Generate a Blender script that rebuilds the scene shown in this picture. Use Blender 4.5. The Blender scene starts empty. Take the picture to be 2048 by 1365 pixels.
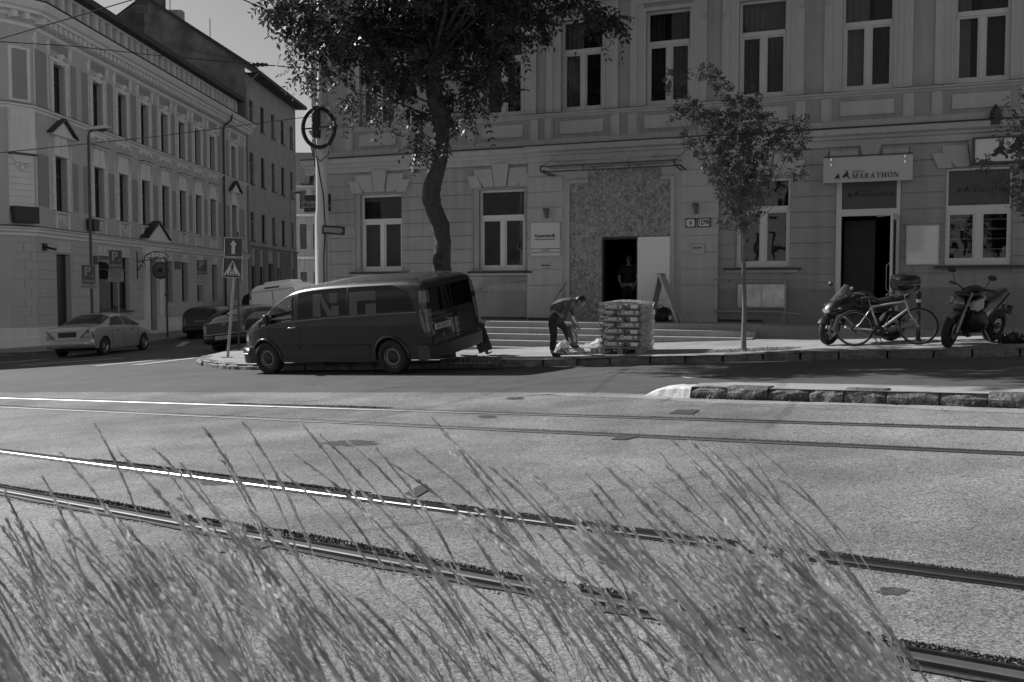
import bpy, math, random
import numpy as np
from mathutils import Vector, Matrix
R = math.radians
random.seed(7)
sc = bpy.context.scene
C = sc.collection

# ---------------------------------------------------------------- camera
F = 1991.0
TH = math.atan((682.5 - 582) / F)
ZC = 1.47
cam = bpy.data.cameras.new('camera')
cam.sensor_width = 36
cam.lens = 35.0
cam.clip_end = 2000
cam.dof.use_dof = True
cam.dof.focus_distance = 13.0
cam.dof.aperture_fstop = 9.0
cam_o = bpy.data.objects.new('camera', cam)
C.objects.link(cam_o)
cam_o.location = (0, 0, ZC)
cam_o.rotation_euler = (R(90) - TH, 0, 0)
sc.camera = cam_o

# ---------------------------------------------------------------- sky, sun, exposure
SUN_AZ = math.atan2(0.552, -0.834)      # direction towards the sun, in the ground plane
SUN_EL = R(35)
w = bpy.data.worlds.new('World')
sc.world = w
w.use_nodes = True
nt = w.node_tree
nt.nodes.clear()
sky = nt.nodes.new('ShaderNodeTexSky')
sky.sky_type = 'NISHITA'
sky.sun_disc = False
sky.sun_elevation = SUN_EL
sky.sun_rotation = math.pi / 2 - SUN_AZ
sky.air_density = 1.0
sky.dust_density = 1.2
bw = nt.nodes.new('ShaderNodeRGBToBW')      # black and white picture: the sky's brightness only
bg = nt.nodes.new('ShaderNodeBackground')
bg.inputs[1].default_value = 0.062
wo = nt.nodes.new('ShaderNodeOutputWorld')
nt.links.new(sky.outputs[0], bw.inputs[0])
nt.links.new(bw.outputs[0], bg.inputs[0])
nt.links.new(bg.outputs[0], wo.inputs[0])
sl = bpy.data.lights.new('sun', 'SUN')
sl.energy = 5.0
sl.angle = R(0.5)
sl.color = (1, 1, 1)
so = bpy.data.objects.new('sun', sl)
C.objects.link(so)
sd = Vector((math.cos(SUN_AZ) * math.cos(SUN_EL), math.sin(SUN_AZ) * math.cos(SUN_EL), math.sin(SUN_EL)))
so.rotation_euler = sd.to_track_quat('Z', 'Y').to_euler()
so.location = (-30, 20, 40)
sc.view_settings.view_transform = 'Standard'
sc.view_settings.look = 'None'
sc.view_settings.exposure = 0.28
sc.view_settings.gamma = 1

# ---------------------------------------------------------------- measuring helpers (photograph pixels -> metres)
_c, _s = math.cos(TH), math.sin(TH)
def ray(px, py):
    dx = (px - 1024) / F; dy = -(py - 682.5) / F
    return (dx, _c + dy * _s, -_s + dy * _c)
def at(px, py, Y):
    d = ray(px, py); t = Y / d[1]
    return Vector((d[0] * t, Y, ZC + d[2] * t))
def gr(px, py, lift=0.0):
    d = ray(px, py); t = (ZC - lift) / (.05 * d[0] - d[2])
    return Vector((d[0] * t, d[1] * t, ZC + d[2] * t))
def GZ(x, y=0): return .05 * x
F0, FK = 27.1, .413
_n = math.hypot(1, FK)
FU = Vector((1 / _n, -FK / _n, 0)); FN = Vector((-FK / _n, -1 / _n, 0))
def fac(px, py, off=0.0):
    "facade plane of the corner building: distance along it, height"
    d = ray(px, py)
    t = (F0 - off * _n) / (d[1] + FK * d[0])
    x, y, z = d[0] * t, d[1] * t, ZC + d[2] * t
    return (x * FU.x + (y - F0) * FU.y, z)
def fw(s, off, z):
    "facade coordinates -> world"
    return Vector((s * FU.x + off * FN.x, F0 + s * FU.y + off * FN.y, z))

# ---------------------------------------------------------------- materials (all grey: the photograph is black and white)
MATS = {}
def mat(name, v, rough=.75, metal=0.0, var=0.12, scale=2.0, fine=0.0, fscale=60.0, bump=0.0, bscale=80.0,
        coat=0.0, spec=0.5, stretch=None, streak=0.0):
    if name in MATS: return MATS[name]
    m = bpy.data.materials.new(name); MATS[name] = m
    m.use_nodes = True
    n = m.node_tree; p = n.nodes['Principled BSDF']
    p.inputs['Roughness'].default_value = rough
    p.inputs['Metallic'].default_value = metal
    p.inputs['Specular IOR Level'].default_value = spec
    if coat:
        p.inputs['Coat Weight'].default_value = coat
        p.inputs['Coat Roughness'].default_value = .04
    tc = n.nodes.new('ShaderNodeTexCoord')
    mp = n.nodes.new('ShaderNodeMapping')
    if stretch: mp.inputs['Scale'].default_value = stretch
    n.links.new(tc.outputs['Object'], mp.inputs[0])
    no = n.nodes.new('ShaderNodeTexNoise')
    no.inputs['Scale'].default_value = scale; no.inputs['Detail'].default_value = 6
    no.inputs['Roughness'].default_value = .65
    n.links.new(mp.outputs[0], no.inputs['Vector'])
    mr = n.nodes.new('ShaderNodeMapRange')
    mr.inputs['From Min'].default_value = .25; mr.inputs['From Max'].default_value = .75
    mr.inputs['To Min'].default_value = v * (1 - var); mr.inputs['To Max'].default_value = v * (1 + var)
    n.links.new(no.outputs[0], mr.inputs[0])
    out = mr.outputs[0]
    if fine:
        n2 = n.nodes.new('ShaderNodeTexNoise')
        n2.inputs['Scale'].default_value = fscale; n2.inputs['Detail'].default_value = 3
        n.links.new(tc.outputs['Object'], n2.inputs['Vector'])
        m2 = n.nodes.new('ShaderNodeMapRange')
        m2.inputs['From Min'].default_value = .3; m2.inputs['From Max'].default_value = .7
        m2.inputs['To Min'].default_value = 1 - fine; m2.inputs['To Max'].default_value = 1 + fine
        n.links.new(n2.outputs[0], m2.inputs[0])
        mu = n.nodes.new('ShaderNodeMath'); mu.operation = 'MULTIPLY'
        n.links.new(out, mu.inputs[0]); n.links.new(m2.outputs[0], mu.inputs[1]); out = mu.outputs[0]
    if streak:
        mp3 = n.nodes.new('ShaderNodeMapping'); mp3.inputs['Scale'].default_value = (3.5, 3.5, .25)
        n.links.new(tc.outputs['Object'], mp3.inputs[0])
        n3 = n.nodes.new('ShaderNodeTexNoise'); n3.inputs['Scale'].default_value = 1.6; n3.inputs['Detail'].default_value = 5
        n.links.new(mp3.outputs[0], n3.inputs['Vector'])
        m3 = n.nodes.new('ShaderNodeMapRange')
        m3.inputs['From Min'].default_value = .3; m3.inputs['From Max'].default_value = .7
        m3.inputs['To Min'].default_value = 1 - streak; m3.inputs['To Max'].default_value = 1 + streak * .6
        n.links.new(n3.outputs[0], m3.inputs[0])
        mu = n.nodes.new('ShaderNodeMath'); mu.operation = 'MULTIPLY'
        n.links.new(out, mu.inputs[0]); n.links.new(m3.outputs[0], mu.inputs[1]); out = mu.outputs[0]
    n.links.new(out, p.inputs['Base Color'])
    if bump:
        nb = n.nodes.new('ShaderNodeTexNoise'); nb.inputs['Scale'].default_value = bscale; nb.inputs['Detail'].default_value = 4
        n.links.new(tc.outputs['Object'], nb.inputs['Vector'])
        b = n.nodes.new('ShaderNodeBump'); b.inputs['Strength'].default_value = bump; b.inputs['Distance'].default_value = .01
        n.links.new(nb.outputs[0], b.inputs['Height']); n.links.new(b.outputs[0], p.inputs['Normal'])
    return m

def leaf_mat(name, v, trans=.35, var=.4):
    if name in MATS: return MATS[name]
    m = mat(name, v, rough=.5, var=var, scale=9)
    n = m.node_tree; p = n.nodes['Principled BSDF']
    src = p.inputs['Base Color'].links[0].from_socket
    tr = n.nodes.new('ShaderNodeBsdfTranslucent'); mx = n.nodes.new('ShaderNodeMixShader')
    mx.inputs[0].default_value = trans
    n.links.new(src, tr.inputs['Color'])
    n.links.new(p.outputs[0], mx.inputs[1]); n.links.new(tr.outputs[0], mx.inputs[2])
    n.links.new(mx.outputs[0], n.nodes['Material Output'].inputs[0])
    return m

def glass_mat(name, v=.012, rough=.03, seen=0.0, wav=.0):
    "dark window glass; seen > 0 lets that share of light straight through"
    if name in MATS: return MATS[name]
    m = mat(name, v, rough=rough, var=.3, scale=1.5, spec=.9)
    n = m.node_tree; p = n.nodes['Principled BSDF']
    if wav:
        tc = n.nodes.new('ShaderNodeTexCoord')
        nb = n.nodes.new('ShaderNodeTexNoise'); nb.inputs['Scale'].default_value = 2.2; nb.inputs['Detail'].default_value = 1
        b = n.nodes.new('ShaderNodeBump'); b.inputs['Strength'].default_value = wav; b.inputs['Distance'].default_value = .03
        n.links.new(tc.outputs['Object'], nb.inputs['Vector'])
        n.links.new(nb.outputs[0], b.inputs['Height']); n.links.new(b.outputs[0], p.inputs['Normal'])
    if seen:
        tr = n.nodes.new('ShaderNodeBsdfTransparent'); mx = n.nodes.new('ShaderNodeMixShader')
        mx.inputs[0].default_value = seen
        n.links.new(p.outputs[0], mx.inputs[1]); n.links.new(tr.outputs[0], mx.inputs[2])
        n.links.new(mx.outputs[0], n.nodes['Material Output'].inputs[0])
    return m

# ---------------------------------------------------------------- mesh builder
class MB:
    def __init__(s): s.v = []; s.f = []; s.mi = []; s.sm = []; s.m = 0
    def add(s, vs, fs, smooth=False):
        b = len(s.v)
        s.v += [tuple(q) for q in vs]
        for f in fs:
            s.f.append(tuple(b + i for i in f)); s.mi.append(s.m); s.sm.append(smooth)
        return s
    def box(s, x0, x1, y0, y1, z0, z1):
        vs = [(x0, y0, z0), (x1, y0, z0), (x1, y1, z0), (x0, y1, z0), (x0, y0, z1), (x1, y0, z1), (x1, y1, z1), (x0, y1, z1)]
        return s.add(vs, [(3, 2, 1, 0), (4, 5, 6, 7), (0, 1, 5, 4), (1, 2, 6, 5), (2, 3, 7, 6), (3, 0, 4, 7)])
    def bbox(s, x0, x1, y0, y1, z0, z1, b=.01):
        "box with chamfered vertical and top edges"
        ps = [(x0 + b, y0), (x1 - b, y0), (x1, y0 + b), (x1, y1 - b), (x1 - b, y1), (x0 + b, y1), (x0, y1 - b), (x0, y0 + b)]
        cx, cy = (x0 + x1) / 2, (y0 + y1) / 2
        def ins(p): return (p[0] + (b if p[0] < cx else -b), p[1] + (b if p[1] < cy else -b))
        rings = [[(p[0], p[1], z0) for p in ps], [(p[0], p[1], z1 - b) for p in ps], [(*ins(p), z1) for p in ps]]
        return s.loft(rings, caps=True)
    def loft(s, rings, caps=False, closed=True, smooth=False):
        n = len(rings[0]); vs = [p for r in rings for p in r]; fs = []
        for i in range(len(rings) - 1):
            for j in range(n if closed else n - 1):
                k = (j + 1) % n
                fs.append((i * n + j, i * n + k, (i + 1) * n + k, (i + 1) * n + j))
        s.add(vs, fs, smooth)
        if caps:
            s.add(rings[0], [tuple(range(n))[::-1]]); s.add(rings[-1], [tuple(range(n))])
        return s
    def tube(s, pts, r, n=8, caps=True, smooth=True):
        pts = [Vector(p) for p in pts]
        rs = r if isinstance(r, (list, tuple)) else [r] * len(pts)
        rings = []; a = None
        for i, p in enumerate(pts):
            if i == 0: t = pts[1] - p
            elif i == len(pts) - 1: t = p - pts[i - 1]
            else: t = (pts[i + 1] - p).normalized() + (p - pts[i - 1]).normalized()
            if t.length < 1e-9: t = Vector((0, 0, 1))
            t.normalize()
            if a is None:
                a = t.orthogonal().normalized()
            else:
                a = (a - t * a.dot(t))
                if a.length < 1e-6: a = t.orthogonal()
                a.normalize()
            b = t.cross(a)
            rings.append([p + (a * math.cos(2 * math.pi * k / n) + b * math.sin(2 * math.pi * k / n)) * rs[i] for k in range(n)])
        return s.loft(rings, caps=caps, smooth=smooth)
    def lathe(s, prof, origin=(0, 0, 0), axis='z', n=24, smooth=True, caps=False):
        o = Vector(origin); rings = []
        for r, h in prof:
            ring = []
            for k in range(n):
                a = 2 * math.pi * k / n; c, d = r * math.cos(a), r * math.sin(a)
                ring.append(o + Vector({'z': (c, d, h), 'y': (c, h, d), 'x': (h, c, d)}[axis]))
            rings.append(ring)
        return s.loft(rings, caps=caps, smooth=smooth)
    def prism(s, poly, a0, a1, plane='xz'):
        "polygon in a plane, pushed from a0 to a1 along the third axis"
        def P(p, a): return {'xz': (p[0], a, p[1]), 'yz': (a, p[0], p[1]), 'xy': (p[0], p[1], a)}[plane]
        n = len(poly)
        s.add([P(p, a0) for p in poly] + [P(p, a1) for p in poly],
              [tuple(range(n)), tuple(range(2 * n - 1, n - 1, -1))] + [(j, n + j, n + (j + 1) % n, (j + 1) % n) for j in range(n)])
        return s
    def bar(s, a, b, wx, wz, up=(0, 0, 1)):
        "rectangular bar from a to b"
        a, b = Vector(a), Vector(b); t = (b - a).normalized(); u = Vector(up)
        side = t.cross(u)
        if side.length < 1e-5: side = t.orthogonal()
        side.normalize(); u = side.cross(t)
        rings = [[p + side * i * wx / 2 + u * j * wz / 2 for i, j in ((-1, -1), (1, -1), (1, 1), (-1, 1))] for p in (a, b)]
        return s.loft(rings, caps=True)
    def ball(s, c, r, n=10, sq=(1, 1, 1)):
        rings = []
        for i in range(n // 2 + 1):
            a = math.pi * i / (n // 2)
            rr = max(math.sin(a), .001)
            rings.append([(c[0] + r * sq[0] * rr * math.cos(2 * math.pi * k / n), c[1] + r * sq[1] * rr * math.sin(2 * math.pi * k / n),
                           c[2] + r * sq[2] * math.cos(a)) for k in range(n)])
        return s.loft(rings, smooth=True)
    def xf(s, M, start=0):
        for i in range(start, len(s.v)): s.v[i] = tuple(M @ Vector(s.v[i]))
        return s
    def build(s, name, mats, parent=None, hide=False):
        me = bpy.data.meshes.new(name)
        me.from_pydata(s.v, [], s.f)
        for m in (mats if isinstance(mats, (list, tuple)) else [mats]): me.materials.append(m)
        if len(me.polygons):
            me.polygons.foreach_set('use_smooth', s.sm)
            me.polygons.foreach_set('material_index', s.mi)
        me.update()
        o = bpy.data.objects.new(name, me); C.objects.link(o)
        if parent: o.parent = parent
        return o

def tag(o, label, cat, group=None, kind=None):
    if label: o['label'] = label
    if cat: o['category'] = cat
    if group: o['group'] = group
    if kind: o['kind'] = kind
    return o
def struct(o): o['kind'] = 'structure'; return o
def stuff(o, label, cat): return tag(o, label, cat, kind='stuff')
def thing(name, label, cat, loc=(0, 0, 0), rz=0, group=None, M=None):
    o = bpy.data.objects.new(name, None); C.objects.link(o)
    o.empty_display_size = .2
    if M is not None: o.matrix_world = M
    else: o.location = loc; o.rotation_euler = (0, 0, rz)
    return tag(o, label, cat, group)
def copy_tree(o, parent=None):
    c = o.copy(); C.objects.link(c)
    if parent: c.parent = parent
    for ch in [q for q in bpy.data.objects if q.parent == o]:
        copy_tree(ch, c)
    return c

def text_mb(mb, txt, size, M, bold=.0, depth=.004, align='CENTER', shear=0, sx=1.0):
    cu = bpy.data.curves.new('t', 'FONT'); cu.body = txt; cu.size = size; cu.align_x = align; cu.align_y = 'CENTER'
    cu.extrude = depth / 2; cu.offset = bold; cu.shear = shear; cu.resolution_u = 3
    o = bpy.data.objects.new('t', cu); C.objects.link(o)
    bpy.context.view_layer.update()
    me = bpy.data.meshes.new_from_object(o.evaluated_get(bpy.context.evaluated_depsgraph_get()))
    S = Matrix.Diagonal((sx, 1, 1, 1))
    mb.add([M @ (S @ v.co) for v in me.vertices], [tuple(p.vertices) for p in me.polygons])
    bpy.data.objects.remove(o); bpy.data.curves.remove(cu); bpy.data.meshes.remove(me)
    return mb
# local frame for writing on a plane x-right z-up facing -y
def MXZ(x, y, z): return Matrix.Translation((x, y, z)) @ Matrix.Rotation(R(90), 4, 'X')

def skin(name, nodes, edges, m, parent, sub=2, extra=None):
    "one continuous surface grown over a skeleton of joints: nodes = [(co, radius)]"
    me = bpy.data.meshes.new(name)
    me.from_pydata([tuple(n[0]) for n in nodes], edges, [])
    o = bpy.data.objects.new(name, me); C.objects.link(o)
    sk = o.modifiers.new('skin', 'SKIN'); sk.use_smooth_shade = True
    if not me.skin_vertices: me.skin_vertices.new()
    for i, nd in enumerate(nodes):
        r = nd[1]
        me.skin_vertices[0].data[i].radius = (r, r) if not isinstance(r, tuple) else r
    me.skin_vertices[0].data[0].use_root = True
    ss = o.modifiers.new('sub', 'SUBSURF'); ss.levels = sub; ss.render_levels = sub
    bpy.context.view_layer.update()
    ev = bpy.data.meshes.new_from_object(o.evaluated_get(bpy.context.evaluated_depsgraph_get()))
    ev.materials.clear(); ev.materials.append(m)
    ev.polygons.foreach_set('use_smooth', [True] * len(ev.polygons))
    ev.name = name
    bpy.data.objects.remove(o); bpy.data.meshes.remove(me)
    o = bpy.data.objects.new(name, ev); C.objects.link(o)
    if parent: o.parent = parent
    return o

def quads_object(name, V, m, parent=None, faces=None):
    "fast mesh from an (n,4,3) array of quads"
    V = np.asarray(V, dtype=np.float32); n = len(V)
    me = bpy.data.meshes.new(name)
    me.vertices.add(n * 4); me.vertices.foreach_set('co', V.reshape(-1))
    me.loops.add(n * 4); me.loops.foreach_set('vertex_index', np.arange(n * 4, dtype=np.int32))
    me.polygons.add(n)
    me.polygons.foreach_set('loop_start', np.arange(0, n * 4, 4, dtype=np.int32))
    me.polygons.foreach_set('loop_total', np.full(n, 4, dtype=np.int32))
    me.materials.append(m); me.update(calc_edges=True)
    o = bpy.data.objects.new(name, me); C.objects.link(o)
    if parent: o.parent = parent
    return o
# ================================================================ ground, road, tram bed, pavements
def ground_mat(name, v, spot=.5, big=.15, speck=55, fleck=.35, bump=.5):
    if name in MATS: return MATS[name]
    m = bpy.data.materials.new(name); MATS[name] = m; m.use_nodes = True
    n = m.node_tree; p = n.nodes['Principled BSDF']; p.inputs['Roughness'].default_value = .85
    p.inputs['Specular IOR Level'].default_value = .3
    tc = n.nodes.new('ShaderNodeTexCoord')
    def noise(sc_, det, lo, hi, a, b, rough=.6):
        q = n.nodes.new('ShaderNodeTexNoise'); q.inputs['Scale'].default_value = sc_; q.inputs['Detail'].default_value = det
        q.inputs['Roughness'].default_value = rough
        n.links.new(tc.outputs['Object'], q.inputs['Vector'])
        r = n.nodes.new('ShaderNodeMapRange')
        r.inputs['From Min'].default_value = a; r.inputs['From Max'].default_value = b
        r.inputs['To Min'].default_value = lo; r.inputs['To Max'].default_value = hi
        n.links.new(q.outputs[0], r.inputs[0]); return r.outputs[0], q
    def mul(a, b):
        q = n.nodes.new('ShaderNodeMath'); q.operation = 'MULTIPLY'
        n.links.new(a, q.inputs[0]); n.links.new(b, q.inputs[1]); return q.outputs[0]
    a, _ = noise(.35, 5, v * (1 - big), v * (1 + big), .35, .65)
    b, _ = noise(1.6, 6, .80, 1.14, .32, .68)
    c, q1 = noise(speck, 3, 1 - spot, 1 + spot * .7, .36, .62, .75)
    d, _ = noise(speck * .33, 4, 1 - fleck, 1.05, .36, .5, .8)
    col = mul(mul(a, b), mul(c, d))
    n.links.new(col, p.inputs['Base Color'])
    bp = n.nodes.new('ShaderNodeBump'); bp.inputs['Strength'].default_value = bump; bp.inputs['Distance'].default_value = .012
    n.links.new(q1.outputs[0], bp.inputs['Height']); n.links.new(bp.outputs[0], p.inputs['Normal'])
    return m

M_road = ground_mat('asphalt', .088, spot=.16, big=.10, speck=45, fleck=.12, bump=.25)
M_bed = ground_mat('chipped_asphalt', .215, spot=.7, big=.34, speck=70, fleck=.45, bump=.5)
M_walk = ground_mat('pavement_asphalt', .30, spot=.1, big=.12, speck=30, fleck=.10, bump=.15)
M_kerb = mat('granite_kerb', .13, var=.6, scale=4, fine=.4, fscale=30, bump=.5, bscale=30)
M_soil = mat('dark_soil', .055, var=.4, scale=6, fine=.5, fscale=50, bump=.8, bscale=30, rough=1)

def sheet(name, poly, lift, m, grid=False):
    mb = MB()
    mb.add([(x, y, GZ(x) + lift) for x, y in poly], [tuple(range(len(poly)))])
    return struct(mb.build(name, m))

ground = MB()
ground.add([(-300, -40, -15), (300, -40, 15), (300, 900, 15), (-300, 900, -15)], [(0, 1, 2, 3)])
ground = struct(ground.build('road', M_road))

# tram bed: coarse chipped asphalt carrying the four rails
edge = [(-60, 44.5), (-9.93, 19.24), (-3.41, 15.97), (1.22, 13.72), (1.86, 13.2), (2.3, 12.45), (14, 3.6), (30, -8)]
sheet('tram_bed', [(-60, -20)] + [(30, -20)][:0] + edge[:1] + edge[1:] + [(30, -20)], .004, M_bed)

# right-hand pavement with its stone kerb
KR = [(24, 8.6), (14.2, 13.4), (8.22, 16.08), (5.06, 17.45), (2.54, 18.28), (-.23, 19.2), (-3.35, 20.53), (-5.7, 21.95), (-6.55, 22.75), (-7.3, 23.8), (-8.0, 25.2), (-8.3, 26.6), (-8.35, 29), (-8.0, 60)]
sw = MB()
inner = [(30, 12), (14, 22.5), (0, 28), (-4, 31), (-4, 60)]
sw.add([(x, y, GZ(x) + .13) for x, y in KR] + [(-3, 60, .13 - .15), (0, 29.5, .13), (16, 22, .8 + .13), (26, 14, 1.43)],
       [tuple(range(len(KR) + 4))])
struct(sw.build('pavement', M_walk))

def kerb_run(path, h, wdt, stone, name, m, seed, inward=1, jit=.012, gap=.015, base=-.05, hidesteps=None):
    rnd = random.Random(seed); mb = MB()
    for i in range(len(path) - 1):
        a, b = Vector((*path[i], 0)), Vector((*path[i + 1], 0)); L = (b - a).length
        k = max(1, round(L / stone)); t = (b - a).normalized(); nn = Vector((-t.y, t.x, 0)) * inward
        cuts = [0] + sorted((j + rnd.uniform(-.18, .18)) / k for j in range(1, k)) + [1]
        for j in range(k):
            p, q = a + t * L * cuts[j], a + t * L * cuts[j + 1]
            p = p + t * gap / 2; q = q - t * gap / 2
            o = rnd.uniform(-jit, jit); dz = rnd.uniform(-jit, jit * .9)
            r = []
            nseg = 4
            pts = [p + (q - p) * e / nseg for e in range(nseg + 1)]
            rings = []
            for e, c in enumerate(pts):
                g = GZ(c.x); end = .02 if e in (0, nseg) else 0
                j1, j2, j3 = (rnd.uniform(-jit, jit) * .7 for _ in range(3))
                rings.append([(c + nn * (o + end + j1) + Vector((0, 0, g + base))),
                              (c + nn * (o + end + j2 - .004) + Vector((0, 0, g + h * .55))),
                              (c + nn * (o + end + .008 + j3) + Vector((0, 0, g + h - .035 + dz))),
                              (c + nn * (o + end + .035) + Vector((0, 0, g + h + dz + .003 + j1 * .3))),
                              (c + nn * (wdt) + Vector((0, 0, g + h + dz + .003))),
                              (c + nn * (wdt) + Vector((0, 0, g + base)))])
            mb.loft(rings, caps=True, smooth=False)
    return struct(mb.build(name, m))
kerb_run(KR, .13, .28, .75, 'kerb', M_kerb, 3, inward=-1, jit=.022, gap=.03)

# left-hand pavement of the side street
KL = [(-60, 41.5), (-34, 38.2), (-20.5, 36.3), (-17.2, 36.0), (-15.9, 36.4), (-15.3, 37.3), (-15.1, 39), (-14.7, 52), (-13.9, 80), (-13.5, 110)]
lp = MB()
lp.add([(x, y, GZ(x) + .13) for x, y in KL] + [(-60, 110, -3 + .13)], [tuple(range(len(KL) + 1))])
struct(lp.build('pavement', M_walk))
kerb_run(KL, .13, .25, 1.0, 'kerb', M_kerb, 5, inward=1)

# painted markings of the side street
M_paint = mat('road_paint', .36, var=.35, scale=8, fine=.3, fscale=30)
mk = MB()
def strip(a, b, wd, lift=.008):
    a, b = Vector((*a, 0)), Vector((*b, 0)); t = (b - a).normalized(); s_ = Vector((-t.y, t.x, 0)) * wd / 2
    mk.add([(q.x, q.y, GZ(q.x) + lift) for q in (a - s_, b - s_, b + s_, a + s_)], [(0, 1, 2, 3)])
for px0, py0, px1, py1 in [(0, 727, 165, 712), (40, 731, 250, 717), (190, 733, 330, 719), (270, 731, 395, 716)]:
    strip(gr(px0, py0)[:2], gr(px1, py1)[:2], .35)
strip(gr(358, 694)[:2], gr(373, 684)[:2], .3)
for i in range(7):
    y = 29 + i * .02
    strip((-19.5 + i * 1.75, 28.6), (-18.6 + i * 1.75, 28.55), .16)
struct(mk.build('road_markings', M_paint))

# ---------------------------------------------------------------- rails
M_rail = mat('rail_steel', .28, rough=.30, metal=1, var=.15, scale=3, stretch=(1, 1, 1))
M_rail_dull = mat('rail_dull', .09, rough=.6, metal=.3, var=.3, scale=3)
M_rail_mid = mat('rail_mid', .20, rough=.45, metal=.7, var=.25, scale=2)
M_raild = mat('rail_side', .05, rough=.45, metal=.6, var=.4, scale=8)
M_groove = mat('rail_groove', .012, var=.3)
rails = [((-4.285, 8.257), (1.398, 3.768), .03, 'shiny tram rail nearest the camera, its dark side showing behind the grass'),
         ((-5.547, 10.71), (2.339, 4.486), .022, 'second tram rail from the camera, gleaming white at the left'),
         ((-8.293, 16.05), (3.964, 7.652), .012, 'third tram rail from the camera, thin and dark across the asphalt'),
         ((-9.205, 17.823), (4.55, 8.795), .012, 'farthest tram rail, just before the rough kerb of the island')]
RAILS = []
for a, b, h, lab in rails:
    hw = .034 if h > .015 else .022
    a, b = Vector((*a, 0)), Vector((*b, 0)); t = (b - a).normalized()
    p, q = a - t * 38, b + t * 7
    nn = Vector((-t.y, t.x, 0))              # away from the camera
    RAILS.append((p, q, t, nn, h))
    th = thing('tram_rail', lab, 'rail', (0, 0, 0))
    segs = 60
    def rr(prof):
        rings = []
        for i in range(segs + 1):
            c = p + (q - p) * i / segs
            rings.append([(c.x + nn.x * u, c.y + nn.y * u, GZ(c.x) + z) for u, z in prof])
        return rings
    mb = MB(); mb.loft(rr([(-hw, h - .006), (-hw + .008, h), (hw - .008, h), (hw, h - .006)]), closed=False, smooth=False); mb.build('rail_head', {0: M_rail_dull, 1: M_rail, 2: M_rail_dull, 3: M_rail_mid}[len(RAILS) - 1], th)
    mb = MB(); mb.loft(rr([(-.034, h - .007), (-.037, -.02), (.037, -.02), (.034, h - .007)]), closed=False)
    mb.loft(rr([(-.06, .007), (-.05, .010), (-.036, .007)]), closed=False)
    mb.loft(rr([(.085, .007), (.087, h * .8), (.103, h * .8), (.107, .007)]), closed=False); mb.build('rail_web', M_raild, th)
    mb = MB(); mb.loft(rr([(.036, .0065), (.086, .0065)]), closed=False); mb.build('groove', M_groove, th)

# dirt and moss along the rails (uncountable tufts and crumbs)
def tuft_strip(name, lab, spec, m, seed):
    rnd = np.random.default_rng(seed); Q = []
    for (p, q, t, nn, h), u0, u1, s0, s1, dens, hh, gate in spec:
        L = s1 - s0; N = int(L * dens * 3.2)
        s = rnd.uniform(s0, s1, N)
        wob = .5 + .5 * np.sin(s * 1.7 + gate) * np.sin(s * .63 + gate * 2)
        keep = rnd.random(N) < np.clip(.35 + wob, 0, 1)
        s = s[keep]; wob = wob[keep]; N = len(s)
        u = u0 + (u1 - u0) * rnd.random(N) * (.45 + .55 * wob)
        cx = p.x + t.x * s + nn.x * u; cy = p.y + t.y * s + nn.y * u
        base = np.stack([cx, cy, .05 * cx + .003], 1)
        sz = hh * .42 * rnd.uniform(.4, 1.3, N)
        ang = rnd.uniform(0, math.pi, N); dx = np.cos(ang) * sz; dy = np.sin(ang) * sz
        lean = rnd.normal(0, .5, (N, 2)) * sz[:, None]
        tip = base + np.stack([lean[:, 0], lean[:, 1], sz * rnd.uniform(.5, 1.2, N)], 1)
        w_ = .5
        o = np.stack([dx, dy, 0 * dx], 1) * w_
        Q.append(np.stack([base - o, base + o, tip + o * .6, tip - o * .6], 1))
    return stuff(quads_object(name, np.concatenate(Q), m), lab, 'moss')
M_moss = leaf_mat('moss', .035, trans=.1)
def along(i, px0, px1):
    "distance along rail i of the two picture columns"
    p, q, t, nn, h = RAILS[i]; out = []
    for px in (px0, px1):
        k = (px - 1024) / F
        d = (k * p.y - p.x) / (t.x - k * t.y); out.append(d)
    return out
spec = []
for (i, u0, u1, a, b, dens, hh, g) in [(0, .11, .25, -60, 2300, 900, .022, 0), (0, -.07, -.16, -60, 2300, 160, .014, 2), (1, .11, .22, 150, 700, 900, .02, 1),
                                       (1, .11, .17, 700, 2300, 500, .02, 4), (1, -.06, -.13, 0, 2300, 110, .012, 1), (2, .10, .17, -80, 2300, 220, .014, 3), (3, .10, .17, -80, 1400, 220, .014, 5),
                                       (3, .10, .30, 430, 760, 500, .02, 5), (3, .10, .16, 1400, 2300, 250, .016, 5)]:
    s0, s1 = along(i, a, b); spec.append((RAILS[i], u0, u1, s0, s1, dens, hh, g))
tuft_strip('moss', 'dark moss and dirt in strips along the tram rails', spec, M_moss, 4)
# the soil the moss grows in: irregular ribbons
rb = MB(); rnd = random.Random(9)
for (i, u0, u1, a, b) in [(0, .108, .23, -60, 2300), (1, .108, .22, 120, 760), (1, .108, .15, 760, 2300), (3, .108, .28, 430, 760), (0, -.06, -.11, 0, 2300), (2, .108, .16, -80, 2300), (3, .108, .15, -80, 2300)]:
    p, q, t, nn, h = RAILS[i]; s0, s1 = along(i, a, b); N = int((s1 - s0) / .05); ring = []
    wv = 0
    for k in range(N + 1):
        wv = .8 * wv + .2 * rnd.uniform(-1, 1); s_ = s0 + (s1 - s0) * k / N
        uu = u0 + (u1 - u0) * (.62 + wv * .9 + .12 * math.sin(s_ * 3.1 + i) + rnd.uniform(-.05, .05))
        ring.append([(p.x + t.x * s_ + nn.x * u, p.y + t.y * s_ + nn.y * u, GZ(p.x + t.x * s_) + .0085) for u in (u0, uu)])
    rb.loft(ring, closed=False)
stuff(rb.build('soil', M_soil), 'strips of dark soil in the gaps beside the tram rails', 'soil')

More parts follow.
